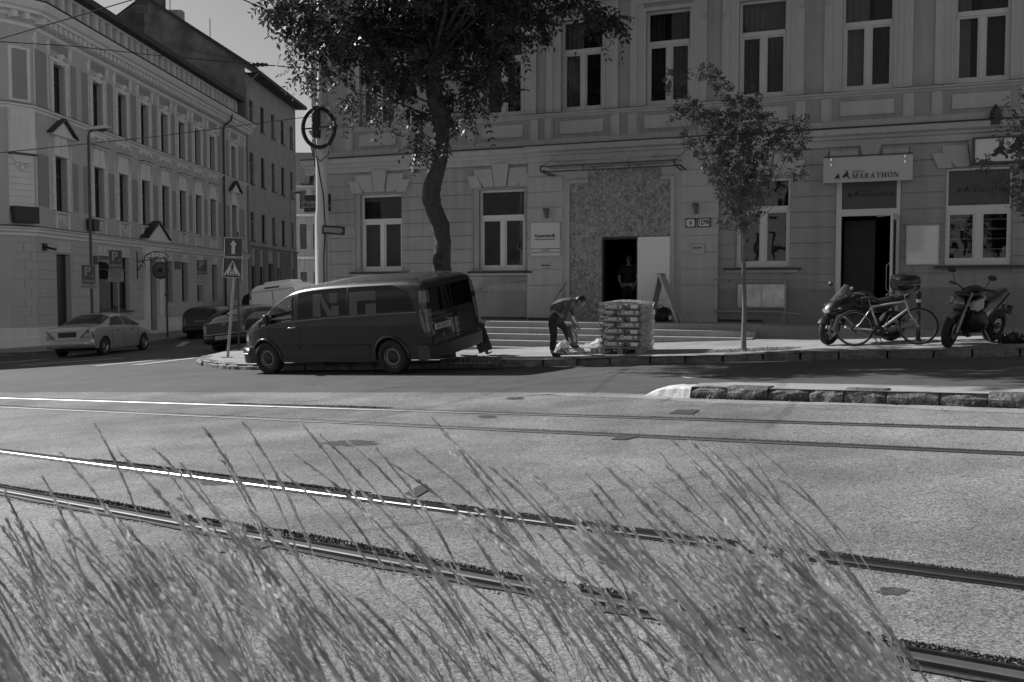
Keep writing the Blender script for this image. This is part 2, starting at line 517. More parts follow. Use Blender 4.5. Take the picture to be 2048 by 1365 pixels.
# steel covers of the track drains
M_cover = mat('cover_steel', .10, rough=.5, metal=.4, var=.3, scale=6, bump=.4, bscale=60)
def plate_on_ground(name, lab, cat, pix, lift=.012, m=M_cover, group=None):
    pts = [gr(a, b) for a, b in pix]; th = MB(); n = len(pts)
    th.loft([[(q.x, q.y, GZ(q.x) + z) for q in pts] for z in (.003, lift)], caps=True)
    return tag(th.build(name, m), lab, cat, group)
G = 'steel drain covers beside the rails'
plate_on_ground('drain_cover', 'steel drain cover beyond the farthest rail, near the white kerb end', 'drain cover', [(1338, 829), (1385, 831), (1398, 822), (1355, 821)], group=G)
plate_on_ground('drain_cover', 'small steel drain cover touching the third rail, right of centre', 'drain cover', [(1222, 881), (1250, 882), (1285, 874), (1243, 873)], group=G)
plate_on_ground('drain_cover', 'steel drain cover beyond the second rail, seen through grass heads', 'drain cover', [(810, 990), (832, 998), (862, 980), (838, 974)], group=G)
plate_on_ground('drain_cover', 'larger drain cover on the near side of the nearest rail', 'drain cover', [(440, 1108), (505, 1105), (575, 1085), (500, 1078)], group=G)
plate_on_ground('utility_cover', 'flat rectangular cover set in the asphalt behind the grass at lower left', 'cover', [(222, 1158), (300, 1190), (345, 1150), (262, 1135)])
mh = MB(); c = gr(1410, 752)
mh.lathe([(.0, .012), (.27, .012), (.28, .008), (.30, .008), (.31, .012), (.36, .012), (.365, .002)], n=32)
for k in range(5): mh.box(-.22 + k * .1, -.18 + k * .1, -.16, .16, .012, .017)
mh = mh.build('manhole_cover', M_cover); mh.location = (c.x, c.y, c.z); mh.rotation_euler = (0, -math.atan(.05), 0)
tag(mh, 'round iron manhole cover in the road before the young tree', 'manhole cover')

# ---------------------------------------------------------------- tram stop island with its rough stone kerb
d = Vector((.785, -.62, 0)); d.normalize(); nn_ = Vector((-d.y, d.x, 0))
A = Vector((2.25, 12.5, 0)); 
isl = MB(); B = A + d * 22
pts = [A + nn_ * .02, B + nn_ * .02, B + nn_ * 1.0, A + nn_ * .62 + d * .3, A + nn_ * .45 - d * .1]
isl.add([(q.x, q.y, GZ(q.x) + .148) for q in pts] + [(q.x, q.y, GZ(q.x) - .05) for q in pts],
        [(0, 1, 2, 3, 4), (1, 2, 7, 6), (2, 3, 8, 7), (3, 4, 9, 8), (4, 0, 5, 9)])
struct(isl.build('tram_island', M_walk))
M_kerb2 = mat('mossy_kerb', .10, var=.9, scale=7, fine=.7, fscale=38, bump=.9, bscale=35)
kerb_run([tuple((A + d * .0)[:2]), tuple((A + d * 22)[:2])], .155, .2, .5, 'kerb', M_kerb2, 12, inward=1, jit=.018, gap=.014)
# whitewashed end stone, sloping down to the road
M_white = mat('whitewash', .58, var=.4, scale=5, fine=.25, bump=.6, bscale=20)
we = MB(); rings = []
P0 = Vector((1.72, 12.98, 0))
for i in range(9):
    k = i / 8; c_ = P0 + (A - P0) * k - d * .01; hh = .155 * math.sin(min(1, k * 1.5) * math.pi / 2) ** .8
    rings.append([(c_.x + nn_.x * u, c_.y + nn_.y * (u + random.uniform(-.01, .01)), GZ(c_.x) + z * random.uniform(.94, 1.04)) for u, z in
                  [(0 - .01 * k, -.02), (.02, hh * .75), (.07, hh), (.3, hh * .98), (.42, hh * .5), (.45, -.02)]])
we.loft(rings, caps=True, smooth=False); struct(we.build('kerb', M_white))
# broken concrete collar before the island kerb
M_conc = ground_mat('old_concrete', .27, spot=.25, big=.2, speck=40, fleck=.3, bump=.7)
cc = MB(); rnd = random.Random(3); top = []; bot = []
for i in range(60):
    k = i / 59; s_ = -2.3 + k * 14
    c_ = A + d * s_
    wd = (.30 + .1 * math.sin(s_ * 2.2) + rnd.uniform(-.03, .03)) * min(1, (k + .02) * 8)
    f_ = A + d * s_ - nn_ * wd - (nn_ * .0)
    t_ = c_ - nn_ * .01 if s_ > -.6 else c_ + nn_ * min(.25, .1 + .3 * (-.6 - s_))*min(1, (k + .02) * 8)
    top.append((t_.x, t_.y, GZ(t_.x) + .0075)); bot.append((f_.x, f_.y, GZ(f_.x) + .0075))
cc.loft([[a, b] for a, b in zip(top, bot)], closed=False); struct(cc.build('concrete_strip', M_conc))
# worn dark patches and cracks in the asphalt
M_patch = ground_mat('worn_patch', .06, spot=.3, big=.2, speck=40, fleck=.3, bump=.4)
pt = MB()
for px, py, rx, ry in [(700, 888, 62, 6), (430, 968, 32, 5), (1785, 1185, 35, 9), (975, 835, 22, 3), (1030, 798, 20, 3)]:
    ring = []
    for k in range(26):
        a = 2 * math.pi * k / 26; j = rnd.uniform(.75, 1.1)
        ring.append(gr(px + rx * j * math.cos(a), py + ry * j * math.sin(a)))
    pt.add([(q.x, q.y, GZ(q.x) + .0065) for q in ring], [tuple(range(26))])
def crack(pix, wd=.02):
    pts = [gr(*q) for q in pix]
    out = []
    for i in range(len(pts) - 1):
        for k in range(6):
            c_ = pts[i].lerp(pts[i + 1], k / 6); out.append((c_.x + rnd.uniform(-.02, .02), c_.y + rnd.uniform(-.03, .03)))
    pt.loft([[(x, y - wd * rnd.uniform(.2, 1), GZ(x) + .0105), (x, y + wd * rnd.uniform(.2, 1), GZ(x) + .0105)] for x, y in out], closed=False)
crack([(1305, 808), (1325, 803), (1350, 797)], .015); crack([(1365, 812), (1450, 812), (1560, 816), (1640, 820), (1800, 826)], .012)
crack([(1880, 818), (1905, 832)], .015); crack([(1010, 802), (1060, 793), (1130, 788)], .02)
struct(pt.build('asphalt_patches', M_patch))
# ================================================================ corner building on the right
M_wall = mat('render_wall', .32, var=.15, scale=.8, fine=.05, fscale=70, bump=.12, bscale=120, streak=.14)
M_trim = mat('render_trim', .42, var=.06, scale=1.2, fine=.04, fscale=70, bump=.1, bscale=120, streak=.10)
M_plinth = mat('plinth_render', .24, var=.16, scale=1.4, fine=.1, fscale=50, bump=.2, bscale=60, streak=.12)
M_lead = mat('sheet_metal', .06, rough=.4, metal=.5, var=.2)
M_frame = mat('window_paint', .62, rough=.45, var=.04)
M_frame_d = mat('window_paint_dim', .52, rough=.45, var=.04)
M_glass = glass_mat('window_glass', .010, rough=.03, wav=.25)
M_dark = mat('dark_interior', .012, rough=.9, var=.3)
M_black = mat('black_paint', .018, rough=.45, var=.2)
M_steel = mat('dull_steel', .30, rough=.4, metal=.7, var=.15)
M_steeld = mat('dark_steel', .07, rough=.45, metal=.5, var=.2)
M_sign = mat('sign_white', .55, rough=.45, var=.04)
M_ink = mat('sign_ink', .018, rough=.5, var=.1)

RZ = math.atan2(FU.y, FU.x)
bld = thing('corner_building', 'rendered two storey corner building with banded ground floor, behind the steps and young tree', 'building',
            (0, F0, 0), RZ)
bld.matrix_world = Matrix.Translation((0, F0, 0)) @ Matrix.Rotation(RZ, 4, 'Z')
S0, S1, ZTOP = -6.3, 16.5, 11.3

GW = [(-4.07, 2.03, 4.22, 1.36), (-.31, 2.03, 4.22, 1.36), (6.66, 2.06, 4.22, 1.30), (11.46, 2.07, 4.26, 1.36), (14.4, 2.07, 4.26, 1.3)]
UW = [-4.15, -.27, 1.98, 4.27, 6.61, 9.03, 11.46, 13.9]
holes = [(c - w_ / 2, c + w_ / 2, z0, z1) for c, z0, z1, w_ in GW] + [(c - .575, c + .575, 6.18, 8.55) for c in UW]
holes += [(8.38, 9.80, .55, 4.36), (1.72, 4.38, .55, 4.3)]

def wall_holes(mb, s0, s1, z0, z1, holes, depth=.22, y=0.0):
    ss = sorted({s0, s1, *[h[0] for h in holes], *[h[1] for h in holes]}); zs = sorted({z0, z1, *[h[2] for h in holes], *[h[3] for h in holes]})
    ss = [v for v in ss if s0 <= v <= s1]; zs = [v for v in zs if z0 <= v <= z1]
    for i in range(len(ss) - 1):
        for j in range(len(zs) - 1):
            cs, cz = (ss[i] + ss[i + 1]) / 2, (zs[j] + zs[j + 1]) / 2
            if any(h[0] < cs < h[1] and h[2] < cz < h[3] for h in holes): continue
            mb.add([(ss[i], y, zs[j]), (ss[i + 1], y, zs[j]), (ss[i + 1], y, zs[j + 1]), (ss[i], y, zs[j + 1])], [(0, 1, 2, 3)])
    for a, b, c_, d_ in holes:
        for p, q in (((a, c_), (a, d_)), ((a, d_), (b, d_)), ((b, d_), (b, c_)), ((b, c_), (a, c_))):
            mb.add([(p[0], y, p[1]), (q[0], y, q[1]), (q[0], y + depth, q[1]), (p[0], y + depth, p[1])], [(0, 1, 2, 3)])
mb = MB(); wall_holes(mb, S0, S1, -1.2, ZTOP, holes)
mb.add([(S0, 0, -1.2), (S0, 0, ZTOP), (S0, 14, ZTOP), (S0, 14, -1.2)], [(0, 1, 2, 3)])      # flank
mb.add([(S1, 0, -1.2), (S1, 0, ZTOP), (S1, 14, ZTOP), (S1, 14, -1.2)], [(0, 1, 2, 3)])
mb.add([(S0, 14, -1.2), (S0, 14, ZTOP), (S1, 14, ZTOP), (S1, 14, -1.2)], [(0, 1, 2, 3)])
mb.build('wall', M_wall, bld)
mb = MB(); mb.add([(S0 - .5, -.5, ZTOP + .42), (S1, -.5, ZTOP + .42), (S1 - 1, 6, ZTOP + 1.6), (S0 + 4, 6, ZTOP + 1.6)], [(0, 1, 2, 3)])
mb.add([(S0 - .5, 14.2, ZTOP + .42), (S1, 14.2, ZTOP + .42), (S1 - 1, 6, ZTOP + 1.6), (S0 + 4, 6, ZTOP + 1.6)], [(3, 2, 1, 0)])
mb.add([(S0 - .5, -.5, ZTOP + .42), (S0 - .5, 14.2, ZTOP + .42), (S0 + 4, 6, ZTOP + 1.6)], [(0, 1, 2)])
mb.build('roof', M_lead, bld)

# ground floor banding
def bands(mb, z0, z1, step, spans, holes, proud=.026, gap=.022, off=0.0):
    z = z0
    while z < z1 - .05:
        za, zb = z + gap / 2, min(z + step, z1) - gap / 2
        cz0, cz1 = za, zb
        for a, b in spans:
            cuts = [(a, b)]
            for h in holes:
                if h[3] <= cz0 + .03 or h[2] >= cz1 - .03: continue
                new = []
                for p, q in cuts:
                    if h[1] <= p or h[0] >= q: new.append((p, q)); continue
                    if h[0] > p: new.append((p, h[0]))
                    if h[1] < q: new.append((h[1], q))
                cuts = new
            for p, q in cuts:
                if q - p > .05:
                    b_ = .008
                    y0, y1 = -off - proud, -off + .004
                    r = lambda e, y: [(p + e, y, za + e), (q - e, y, za + e), (q - e, y, zb - e), (p + e, y, zb - e)]
                    mb.loft([r(0, y1), r(0, y0 + b_), r(b_, y0)], caps=False); mb.add(r(b_, y0), [(0, 1, 2, 3)])
        z += step
gh = [(a - .16, b + .0, c_, d_) for a, b, c_, d_ in holes[:5]] + [(8.38, 9.80, .5, 4.36)]
gh = [(c - w_ / 2 - (.16 if i < 2 else .02), c + w_ / 2 + .02, z0 - .02, z1 + .02) for i, (c, z0, z1, w_) in enumerate(GW)] + [(8.36, 9.82, .5, 4.40)]
mb = MB()
bands(mb, 1.50, 4.86, .373, [(S0, .53), (5.57, S1)], gh)
mb.build('banding', M_wall, bld)
# wider middle bay standing forward, with its own bands
mb = MB()
RO = .11
mb.box(.53, 1.66, -RO, -.001, .5, 4.95); mb.build('pier', M_trim, bld); mb = MB()
mb.box(4.44, 5.57, -RO, -.001, .5, 4.95); mb.build('pier', M_trim, bld); mb = MB()
mb.box(1.66, 4.44, -RO, -.001, 4.285, 4.95)
mb.build('middle_bay', M_trim, bld)
for a, b in ((.50, 1.50), (4.66, 5.60)):
    mb = MB()
    for k in range(8):
        z0 = 1.63 + k * .412
        if z0 + .38 > 4.9: break
        o = .03 if k % 2 == 0 else .012
        mb.bbox(a, b, -RO - o, -RO + .003, z0, z0 + .39, .006)
    mb.box(a, b, -RO - .04, -RO + .003, .68, 1.60)
    mb.build('rusticated_blocks', M_trim, bld)

mb = MB()
for q in ((S0 - .03, .53, -.05, .003, -1.2, 1.42), (5.57, 8.36, -.05, .003, .0, 1.52), (9.84, S1, -.05, .003, .0, 1.55)):
    MB().box(*q).build('plinth', M_plinth, bld)
for q in ((-.9, .52, -.065, -.052, .68, .76), (.53, 1.66, -RO - .055, -RO - .042, .685, .75), (5.6, 6.7, -.065, -.052, .70, .76)): MB().box(*q).build('plinth_edge', M_black, bld)

# stone dressings over the ground floor windows
def voussoirs(c, z1, zt, hw=.68):
    m_ = MB(); o = -.075
    m_.prism([(c - .17, z1 + .02), (c + .17, z1 + .02), (c + .25, zt), (c - .25, zt)], -.11, -.02)
    for s_ in (-1, 1):
        q = lambda pts: [(c + s_ * x, z) for x, z in pts]
        m_.prism(q([(.20, z1 + .02), (.50, z1 + .02), (.78, z1 + .36), (.78, zt - .12), (.27, zt - .12)]), o, -.02)
        m_.prism(q([(.54, z1 - .0), (.86, z1 + .0), (1.0, z1 + .34), (.70, z1 + .34)]), o - .025, -.02)
    m_.build('keystone', M_trim, bld)
for c in (-4.07, -.31, 6.66, 11.46, 14.4): voussoirs(c, 4.27, 4.90)
m_ = MB(); m_.prism([(9.0, 4.42), (9.26, 4.42), (9.36, 4.9), (8.9, 4.9)], -.11, -.02)
m_.prism([(8.2, 4.42), (8.86, 4.42), (8.86, 4.78), (8.2, 4.78)], -.075, -.02); m_.prism([(9.4, 4.42), (10.0, 4.42), (10.0, 4.78), (9.4, 4.78)], -.075, -.02)
m_.prism([(2.95, 4.64), (3.2, 4.64), (3.3, 4.96), (2.85, 4.96)], -RO - .07, -RO); m_.prism([(2.2, 4.70), (2.9, 4.70), (2.9, 4.93), (2.2, 4.93)], -RO - .03, -RO); m_.prism([(3.25, 4.70), (3.9, 4.70), (3.9, 4.93), (3.25, 4.93)], -RO - .03, -RO)
m_.build('keystone', M_trim, bld)

# cornice between the storeys
def cornice(prof, spans, name, m):
    mm = MB()
    for a, b, o in spans:
        mm.loft([[(s_, -y - o, z) for y, z in prof] for s_ in (a, b)], caps=True)
    return mm.build(name, m, bld)
prof = [(-.02, 4.86), (.06, 4.88), (.075, 4.94), (.075, 5.02), (.13, 5.04), (.15, 5.10), (.25, 5.14), (.28, 5.22), (.28, 5.27), (.24, 5.29), (-.02, 5.33)]
sp = [(S0 - .28, .50, 0), (.50, 5.60, RO), (5.60, S1, 0)]
cornice(prof, sp, 'cornice', M_trim)
cornice([(-.01, 5.331), (.29, 5.291), (.30, 5.265), (.31, 5.295), (-.01, 5.345)], sp, 'cornice_flashing', M_lead)
cornice([(-.02, 5.345), (.05, 5.345), (.05, 5.47), (.03, 5.49), (-.02, 5.49)], [(S0, S1, 0)], 'band', M_trim)
cornice([(-.02, 6.03), (.04, 6.05), (.06, 6.09), (.12, 6.11), (.12, 6.15), (-.02, 6.17)], [(S0 - .1, S1, 0)], 'sill_course', M_trim)
cornice([(-.01, 6.171), (.125, 6.151), (.13, 6.155), (-.01, 6.18)], [(S0 - .1, S1, 0)], 'flashing', M_lead)
cornice([(0, 10.2), (.1, 10.3), (.12, 10.6), (.3, 10.8), (.5, 11.1), (.5, 11.3), (0, 11.35)], [(S0 - .5, S1, 0)], 'top_cornice', M_trim)
# ledge pieces and panels under the upper windows
for c in UW:
    mb = MB(); m2 = MB()
    m2.bbox(c - .60, c + .60, -.04, .003, 5.60, 5.94, .008)
    for s_ in (-1, 1):
        x = c + s_ * .93
        mb.box(x - .10, x + .10, -.045, .003, 5.49, 6.035)
        mb.box(x - .14 if s_ > 0 else x + .10, x - .10 if s_ > 0 else x + .14, -.025, .003, 5.49, 6.035)
    # moulded window surround
    mb.box(c - .98, c - .80, -.05, .003, 6.18, 8.75); mb.box(c + .80, c + .98, -.05, .003, 6.18, 8.75)
    mb.box(c - .80, c - .64, -.028, .003, 6.18, 8.75); mb.box(c + .64, c + .80, -.028, .003, 6.18, 8.75)
    mb.box(c - .64, c - .575, -.045, .003, 6.18, 8.62); mb.box(c + .575, c + .64, -.045, .003, 6.18, 8.62)
    mb.box(c - .64, c + .64, -.046, .003, 8.55, 8.64); mb.box(c - .98, c + .98, -.052, .003, 8.75, 8.95)
    mb.box(c - 1.08, c + 1.08, -.16, .003, 8.951, 9.05)
    for s_ in (-1, 1):
        mb.box(c + s_ * .92 - .05, c + s_ * .92 + .05, -.075, -.051, 8.3, 8.62); mb.tube([(c + s_ * .92, -.07, 8.28), (c + s_ * .92, -.07, 8.22)], .035, 8)
    mb.build('window_surround', M_trim, bld); m2.build('parapet_panel', M_trim, bld)
mb = MB()
for k in range(12):
    z0 = 5.5 + k * .45; wq = .62 if k % 2 == 0 else .45
    mb.bbox(S0 - .05, S0 + wq, -.05, .3, z0 + .01, z0 + .43, .012)
mb.build('quoins', M_trim, bld)

# windows
def curtain(mb, x0, x1, z0, z1, y, folds=9):
    n = folds * 4; pts = []
    for i in range(n + 1):
        pts.append((x0 + (x1 - x0) * i / n, y + .025 * math.sin(i * math.pi / 2)))
    mb.loft([[(x, yy, z) for x, yy in pts] for z in (z0, z1)], closed=False, smooth=True)
M_curt = mat('curtain', .055, var=.2, scale=3)
M_curt_l = mat('curtain_light', .27, var=.12, scale=3)
M_glass_t = glass_mat('window_glass_clear', .008, rough=.02, seen=.55, wav=.25)
def window(c, w_, z0, z1, y, kind='window', tz=.66, curt=None, sill=True, mt=M_frame, split=True, dim=False):
    "tall window: fixed light above, two casements below"
    f = MB(); a, b = c - w_ / 2, c + w_ / 2; fr = .06; zt = z0 + (z1 - z0) * tz
    f.box(a, a + fr, y, y + .07, z0, z1); f.box(b - fr, b, y, y + .07, z0, z1)
    f.box(a + fr, b - fr, y, y + .07, z0, z0 + .09); f.box(a + fr, b - fr, y, y + .07, z1 - fr, z1)
    f.box(a + fr, b - fr, y - .02, y + .07, zt - .05, zt + .06)
    f.box(c - .05, c + .05, y - .012, y + .07, z0 + .09, zt - .05)
    for p, q in ((a + fr, c - .05), (c + .05, b - fr)):                    # casements
        f.box(p, p + .045, y + .012, y + .062, z0 + .09, zt - .05); f.box(q - .045, q, y + .012, y + .062, z0 + .09, zt - .05)
        f.box(p + .045, q - .045, y + .012, y + .062, z0 + .09, z0 + .14); f.box(p + .045, q - .045, y + .012, y + .062, zt - .10, zt - .05)
    f = f.build('window', mt, bld)
    g = MB(); g.add([(a + fr, y + .04, zt + .06), (b - fr, y + .04, zt + .06), (b - fr, y + .04, z1 - fr), (a + fr, y + .04, z1 - fr)], [(0, 1, 2, 3)])
    for p, q in ((a + fr + .045, c - .095), (c + .095, b - fr - .045)):
        t = random.uniform(-.004, .004)
        g.add([(p, y + .04, z0 + .14), (q, y + .04 + t, z0 + .14), (q, y + .04 + t, zt - .10), (p, y + .04, zt - .10)], [(0, 1, 2, 3)])
    g.build('pane', M_glass_t, f)
    cb = MB(); yy = y + .22
    if curt: 
        for p, q, l in curt: cb.m = l; curtain(cb, a + (b - a) * p, a + (b - a) * q, z0 + .02, z1 - .02, yy, max(2, int((q - p) * 9)))
    cb.m = 2
    cb.box(a - .1, b + .1, y + .5, y + .52, z0 - .1, z1 + .1); cb.box(a - .1, a - .08, y + .08, y + .5, z0, z1); cb.box(b + .08, b + .1, y + .08, y + .5, z0, z1)
    cb.box(a - .1, b + .1, y + .08, y + .5, z0 - .08, z0 - .06); cb.box(a - .1, b + .1, y + .08, y + .5, z1 + .06, z1 + .08)
    cb.build('curtain', [M_curt, M_curt_l, M_dark], f)
    if sill:
        s_ = MB(); s_.box(a - .28, b + .28, -.15, y, z0 - .055, z0 - .03); s_.box(a - .28, b + .28, -.15, -.135, z0 - .085, z0 - .03); s_.m = 1
        s_.box(a - .2, b + .2, -.11, .0, z0 - .14, z0 - .056); s_.build('sill', [M_lead, M_trim], f)
    return f
cu = [[(0, 1, 1)], None, [(0, .45, 1)], [(0, .35, 0), (.5, 1, 1)], [(0, 1, 1)], [(0, .5, 1), (.6, 1, 0)], [(0, .3, 1), (.5, 1, 0)], None]
for i, c in enumerate(UW):
    window(c, 1.15, 6.18, 8.55, .12, curt=cu[i], sill=False, mt=M_frame_d)
gc = [[(0, 1, 0)], [(.8, 1, 1)], [(0, .4, 0)], None, None]
for i, (c, z0, z1, w_) in enumerate(GW):
    if i != 3: window(c, w_, z0, z1, .13, curt=gc[i])
# bistro window: dark lettered panel above two casements
def bistro_window():
    c, z0, z1, w_ = GW[3]; a, b = c - w_ / 2, c + w_ / 2; y = .06; zt = 3.36
    f = MB(); f.box(a, a + .05, y, y + .08, z0, z1); f.box(b - .05, b, y, y + .08, z0, z1); f.box(a + .05, b - .05, y, y + .08, z0, z0 + .10)
    f.box(a + .05, b - .05, y, y + .08, z1 - .045, z1); f.box(a + .05, b - .05, y, y + .08, zt - .1, zt + .06); f.box(c - .07, c + .07, y - .02, y + .08, z0 + .1, zt - .1)
    for p, q in ((a + .05, c - .07), (c + .07, b - .05)):
        f.box(p, p + .04, y + .01, y + .06, z0 + .1, zt - .1); f.box(q - .04, q, y + .01, y + .06, z0 + .1, zt - .1)
        f.box(p + .04, q - .04, y + .01, y + .06, z0 + .1, z0 + .15); f.box(p + .04, q - .04, y + .01, y + .06, zt - .15, zt - .1)
    f = f.build('window', M_frame, bld)
    g = MB(); g.add([(a + .05, y + .035, z0 + .1), (b - .05, y + .035, z0 + .1), (b - .05, y + .035, zt - .1), (a + .05, y + .035, zt - .1)], [(0, 1, 2, 3)])
    g.build('pane', M_glass_t, f)
    k = MB(); k.box(a - .1, b + .1, 1.2, 1.22, z0 - .1, zt); k.box(a - .1, a - .08, y + .1, 1.2, z0, zt); k.box(b + .08, b + .1, y + .1, 1.2, z0, zt); k.box(a - .1, b + .1, y + .1, 1.2, zt, zt + .02); k.box(a - .1, b + .1, y + .1, 1.2, z0 - .1, z0 - .08)
    k.build('room', M_dark, f)
    k = MB()
    for z in (2.42, 2.66, 2.88, 3.1): k.box(a + .05, b - .05, .35, .5, z, z + .018)
    k.build('shelves', M_frame, f)
    p = MB(); p.box(a + .05, b - .05, y + .03, y + .05, zt + .06, z1 - .045); p.build('panel', mat('panel_dark', .085, rough=.6), f)
    s_ = MB(); s_.box(a - .22, b + .3, -.16, y, z0 - .06, z0 - .03); s_.box(a - .22, b + .3, -.16, -.14, z0 - .10, z0 - .03); s_.build('sill', M_lead, f)
    return f, c, y + .03
bw_, bwc, bwy = bistro_window()

# boarded-up portal of oriented strand board
def osb_mat():
    m = bpy.data.materials.new('strand_board'); m.use_nodes = True; n = m.node_tree; p = n.nodes['Principled BSDF']
    p.inputs['Roughness'].default_value = .7
    tc = n.nodes.new('ShaderNodeTexCoord'); outs = []
    for k, (rot, off) in enumerate(((.55, 0), (-.7, 3.3), (1.5, 7.7))):
        m0 = n.nodes.new('ShaderNodeMapping'); m0.inputs['Rotation'].default_value = (0, rot, 0); n.links.new(tc.outputs['Object'], m0.inputs[0])
        mp = n.nodes.new('ShaderNodeMapping'); mp.inputs['Location'].default_value = (off, 0, off)
        mp.inputs['Scale'].default_value = (7, 5, 26)
        n.links.new(m0.outputs[0], mp.inputs[0])
        v = n.nodes.new('ShaderNodeTexVoronoi'); v.feature = 'F1'; v.inputs['Scale'].default_value = 1
        n.links.new(mp.outputs[0], v.inputs['Vector'])
        b = n.nodes.new('ShaderNodeRGBToBW'); n.links.new(v.outputs['Color'], b.inputs[0]); outs.append(b.outputs[0])
    nz = n.nodes.new('ShaderNodeTexNoise'); nz.inputs['Scale'].default_value = 14
    n.links.new(tc.outputs['Object'], nz.inputs['Vector'])
    def mixf(a, b, f):
        q = n.nodes.new('ShaderNodeMix'); q.data_type = 'FLOAT'
        if isinstance(f, float): q.inputs[0].default_value = f
        else: n.links.new(f, q.inputs[0])
        n.links.new(a, q.inputs[2]); n.links.new(b, q.inputs[3]); return q.outputs[0]
    st = n.nodes.new('ShaderNodeMapRange'); st.inputs[1].default_value = .45; st.inputs[2].default_value = .55
    n.links.new(nz.outputs[0], st.inputs[0])
    q = mixf(outs[0], outs[1], st.outputs[0]); q = mixf(q, outs[2], .35)
    r = n.nodes.new('ShaderNodeMapRange'); r.inputs[1].default_value = .15; r.inputs[2].default_value = .85; r.inputs[3].default_value = .10; r.inputs[4].default_value = .40
    n.links.new(q, r.inputs[0]); n.links.new(r.outputs[0], p.inputs['Base Color']); return m
M_osb = osb_mat()
bd = MB(); yb = -RO - .005
for a, b, z0, z1, o in ((1.70, 2.59, .69, 2.86, 0), (3.55, 4.40, .69, 2.86, .0), (1.70, 4.40, 2.863, 4.28, .002), (2.2, 4.12, 4.28, 4.60, .012)):
    bd.box(a, b, yb - o - .018, yb - o, z0, z1)
bd = bd.build('boarding', M_osb, bld)
m_ = MB()
m_.box(1.62, 1.70, -RO - .06, -RO, .69, 4.32); m_.box(4.40, 4.50, -RO - .06, -RO, .69, 4.32)
m_.box(1.62, 2.2, -RO - .05, -RO + .01, 4.285, 4.36); m_.box(4.12, 4.50, -RO - .05, -RO + .01, 4.285, 4.36); m_.box(2.12, 4.2, -RO - .04, -RO + .01, 4.601, 4.66)
m_.build('portal_moulding', M_trim, bld)
m_ = MB(); m_.box(2.59, 2.635, yb - .03, .1, .69, 2.86); m_.box(3.51, 3.55, yb - .03, .1, .69, 2.86); m_.box(2.635, 3.51, yb - .03, .1, 2.80, 2.86)
m_.build('door_frame', M_black, bld)
dr = MB(); dr.bbox(3.555, 4.395, yb - .075, yb - .035, .72, 2.84, .004); dr = dr.build('door', mat('white_door', .74, rough=.5, var=.03), bld)
hb = MB()
for z in (1.0, 1.8, 2.6): hb.tube([(3.545, yb - .05, z), (3.545, yb - .05, z + .09)], .012, 8)
hb.tube([(4.3, yb - .08, 1.75), (4.3, yb - .12, 1.75), (4.2, yb - .12, 1.75)], .01, 6); hb.build('handle', M_steel, dr)
# hall behind the boarding
hl = MB(); hl.box(1.6, 4.5, .02, .04, .6, .68); 
hl.add([(1.5, .1, .69), (4.6, .1, .69), (4.6, 4.5, .69), (1.5, 4.5, .69)], [(0, 1, 2, 3)])
for q in ([(1.5, .1, .6), (1.5, 4.5, .6), (1.5, 4.5, 4.4), (1.5, .1, 4.4)], [(4.6, .1, .6), (4.6, 4.5, .6), (4.6, 4.5, 4.4), (4.6, .1, 4.4)],
          [(1.5, 4.5, .6), (4.6, 4.5, .6), (4.6, 4.5, 4.4), (1.5, 4.5, 4.4)], [(1.5, .1, 4.4), (4.6, .1, 4.4), (4.6, 4.5, 4.4), (1.5, 4.5, 4.4)]):
    hl.add(q, [(0, 1, 2, 3)])
hl.build('hall', M_dark, bld)
# bistro doorway
f = MB(); f.box(8.38, 8.50, .0, .1, .60, 4.36); f.box(9.72, 9.80, .0, .1, .60, 4.36); f.box(8.50, 9.72, .0, .1, 4.30, 4.36); f.box(8.50, 9.72, -.01, .1, 3.24, 3.40)
f.build('door_frame', M_frame, bld)
f = MB(); f.box(8.50, 9.72, .03, .06, 3.40, 4.30); f.build('transom_panel', mat('panel_dark', .085, rough=.6), bld)
f = MB()
for q in ([(8.3, .1, .6), (8.3, 4, .6), (8.3, 4, 3.5), (8.3, .1, 3.5)], [(9.9, .1, .6), (9.9, 4, .6), (9.9, 4, 3.5), (9.9, .1, 3.5)], [(8.3, 4, .6), (9.9, 4, .6), (9.9, 4, 3.5), (8.3, 4, 3.5)],
          [(8.3, .1, 3.5), (9.9, .1, 3.5), (9.9, 4, 3.5), (8.3, 4, 3.5)], [(8.3, .1, .61), (9.9, .1, .61), (9.9, 4, .61), (8.3, 4, .61)]):
    f.add(q, [(0, 1, 2, 3)])
f.build('room', M_dark, bld)
f = MB(); f.box(8.50, 9.22, 1.0, 1.03, .62, 3.2); f.build('partition', mat('grey_partition', .05, rough=.6), bld)
# the door leaf, swung outwards
dl = MB(); yh = -.02; dx, dy = math.cos(R(-97)), math.sin(R(-97))
def dleaf(u0, u1, z0, z1, t0=-.025, t1=.025):
    P = lambda u, t: (9.76 + dx * u - dy * t, yh + dy * u + dx * t)
    dl.add([(*P(u0, t0), z0), (*P(u1, t0), z0), (*P(u1, t1), z0), (*P(u0, t1), z0), (*P(u0, t0), z1), (*P(u1, t0), z1), (*P(u1, t1), z1), (*P(u0, t1), z1)],
           [(3, 2, 1, 0), (4, 5, 6, 7), (0, 1, 5, 4), (1, 2, 6, 5), (2, 3, 7, 6), (3, 0, 4, 7)])
dleaf(0, .09, .66, 3.22); dleaf(.81, .92, .66, 3.22); dleaf(.09, .81, .66, .86); dleaf(.09, .81, 3.10, 3.22)
dl = dl.build('door', M_frame, bld)
g = MB(); g.add([(9.76 + dx * u, yh + dy * u, z) for u, z in ((.09, .86), (.81, .86), (.81, 3.1), (.09, 3.1))], [(0, 1, 2, 3)]); g.build('pane', M_glass_t, dl)
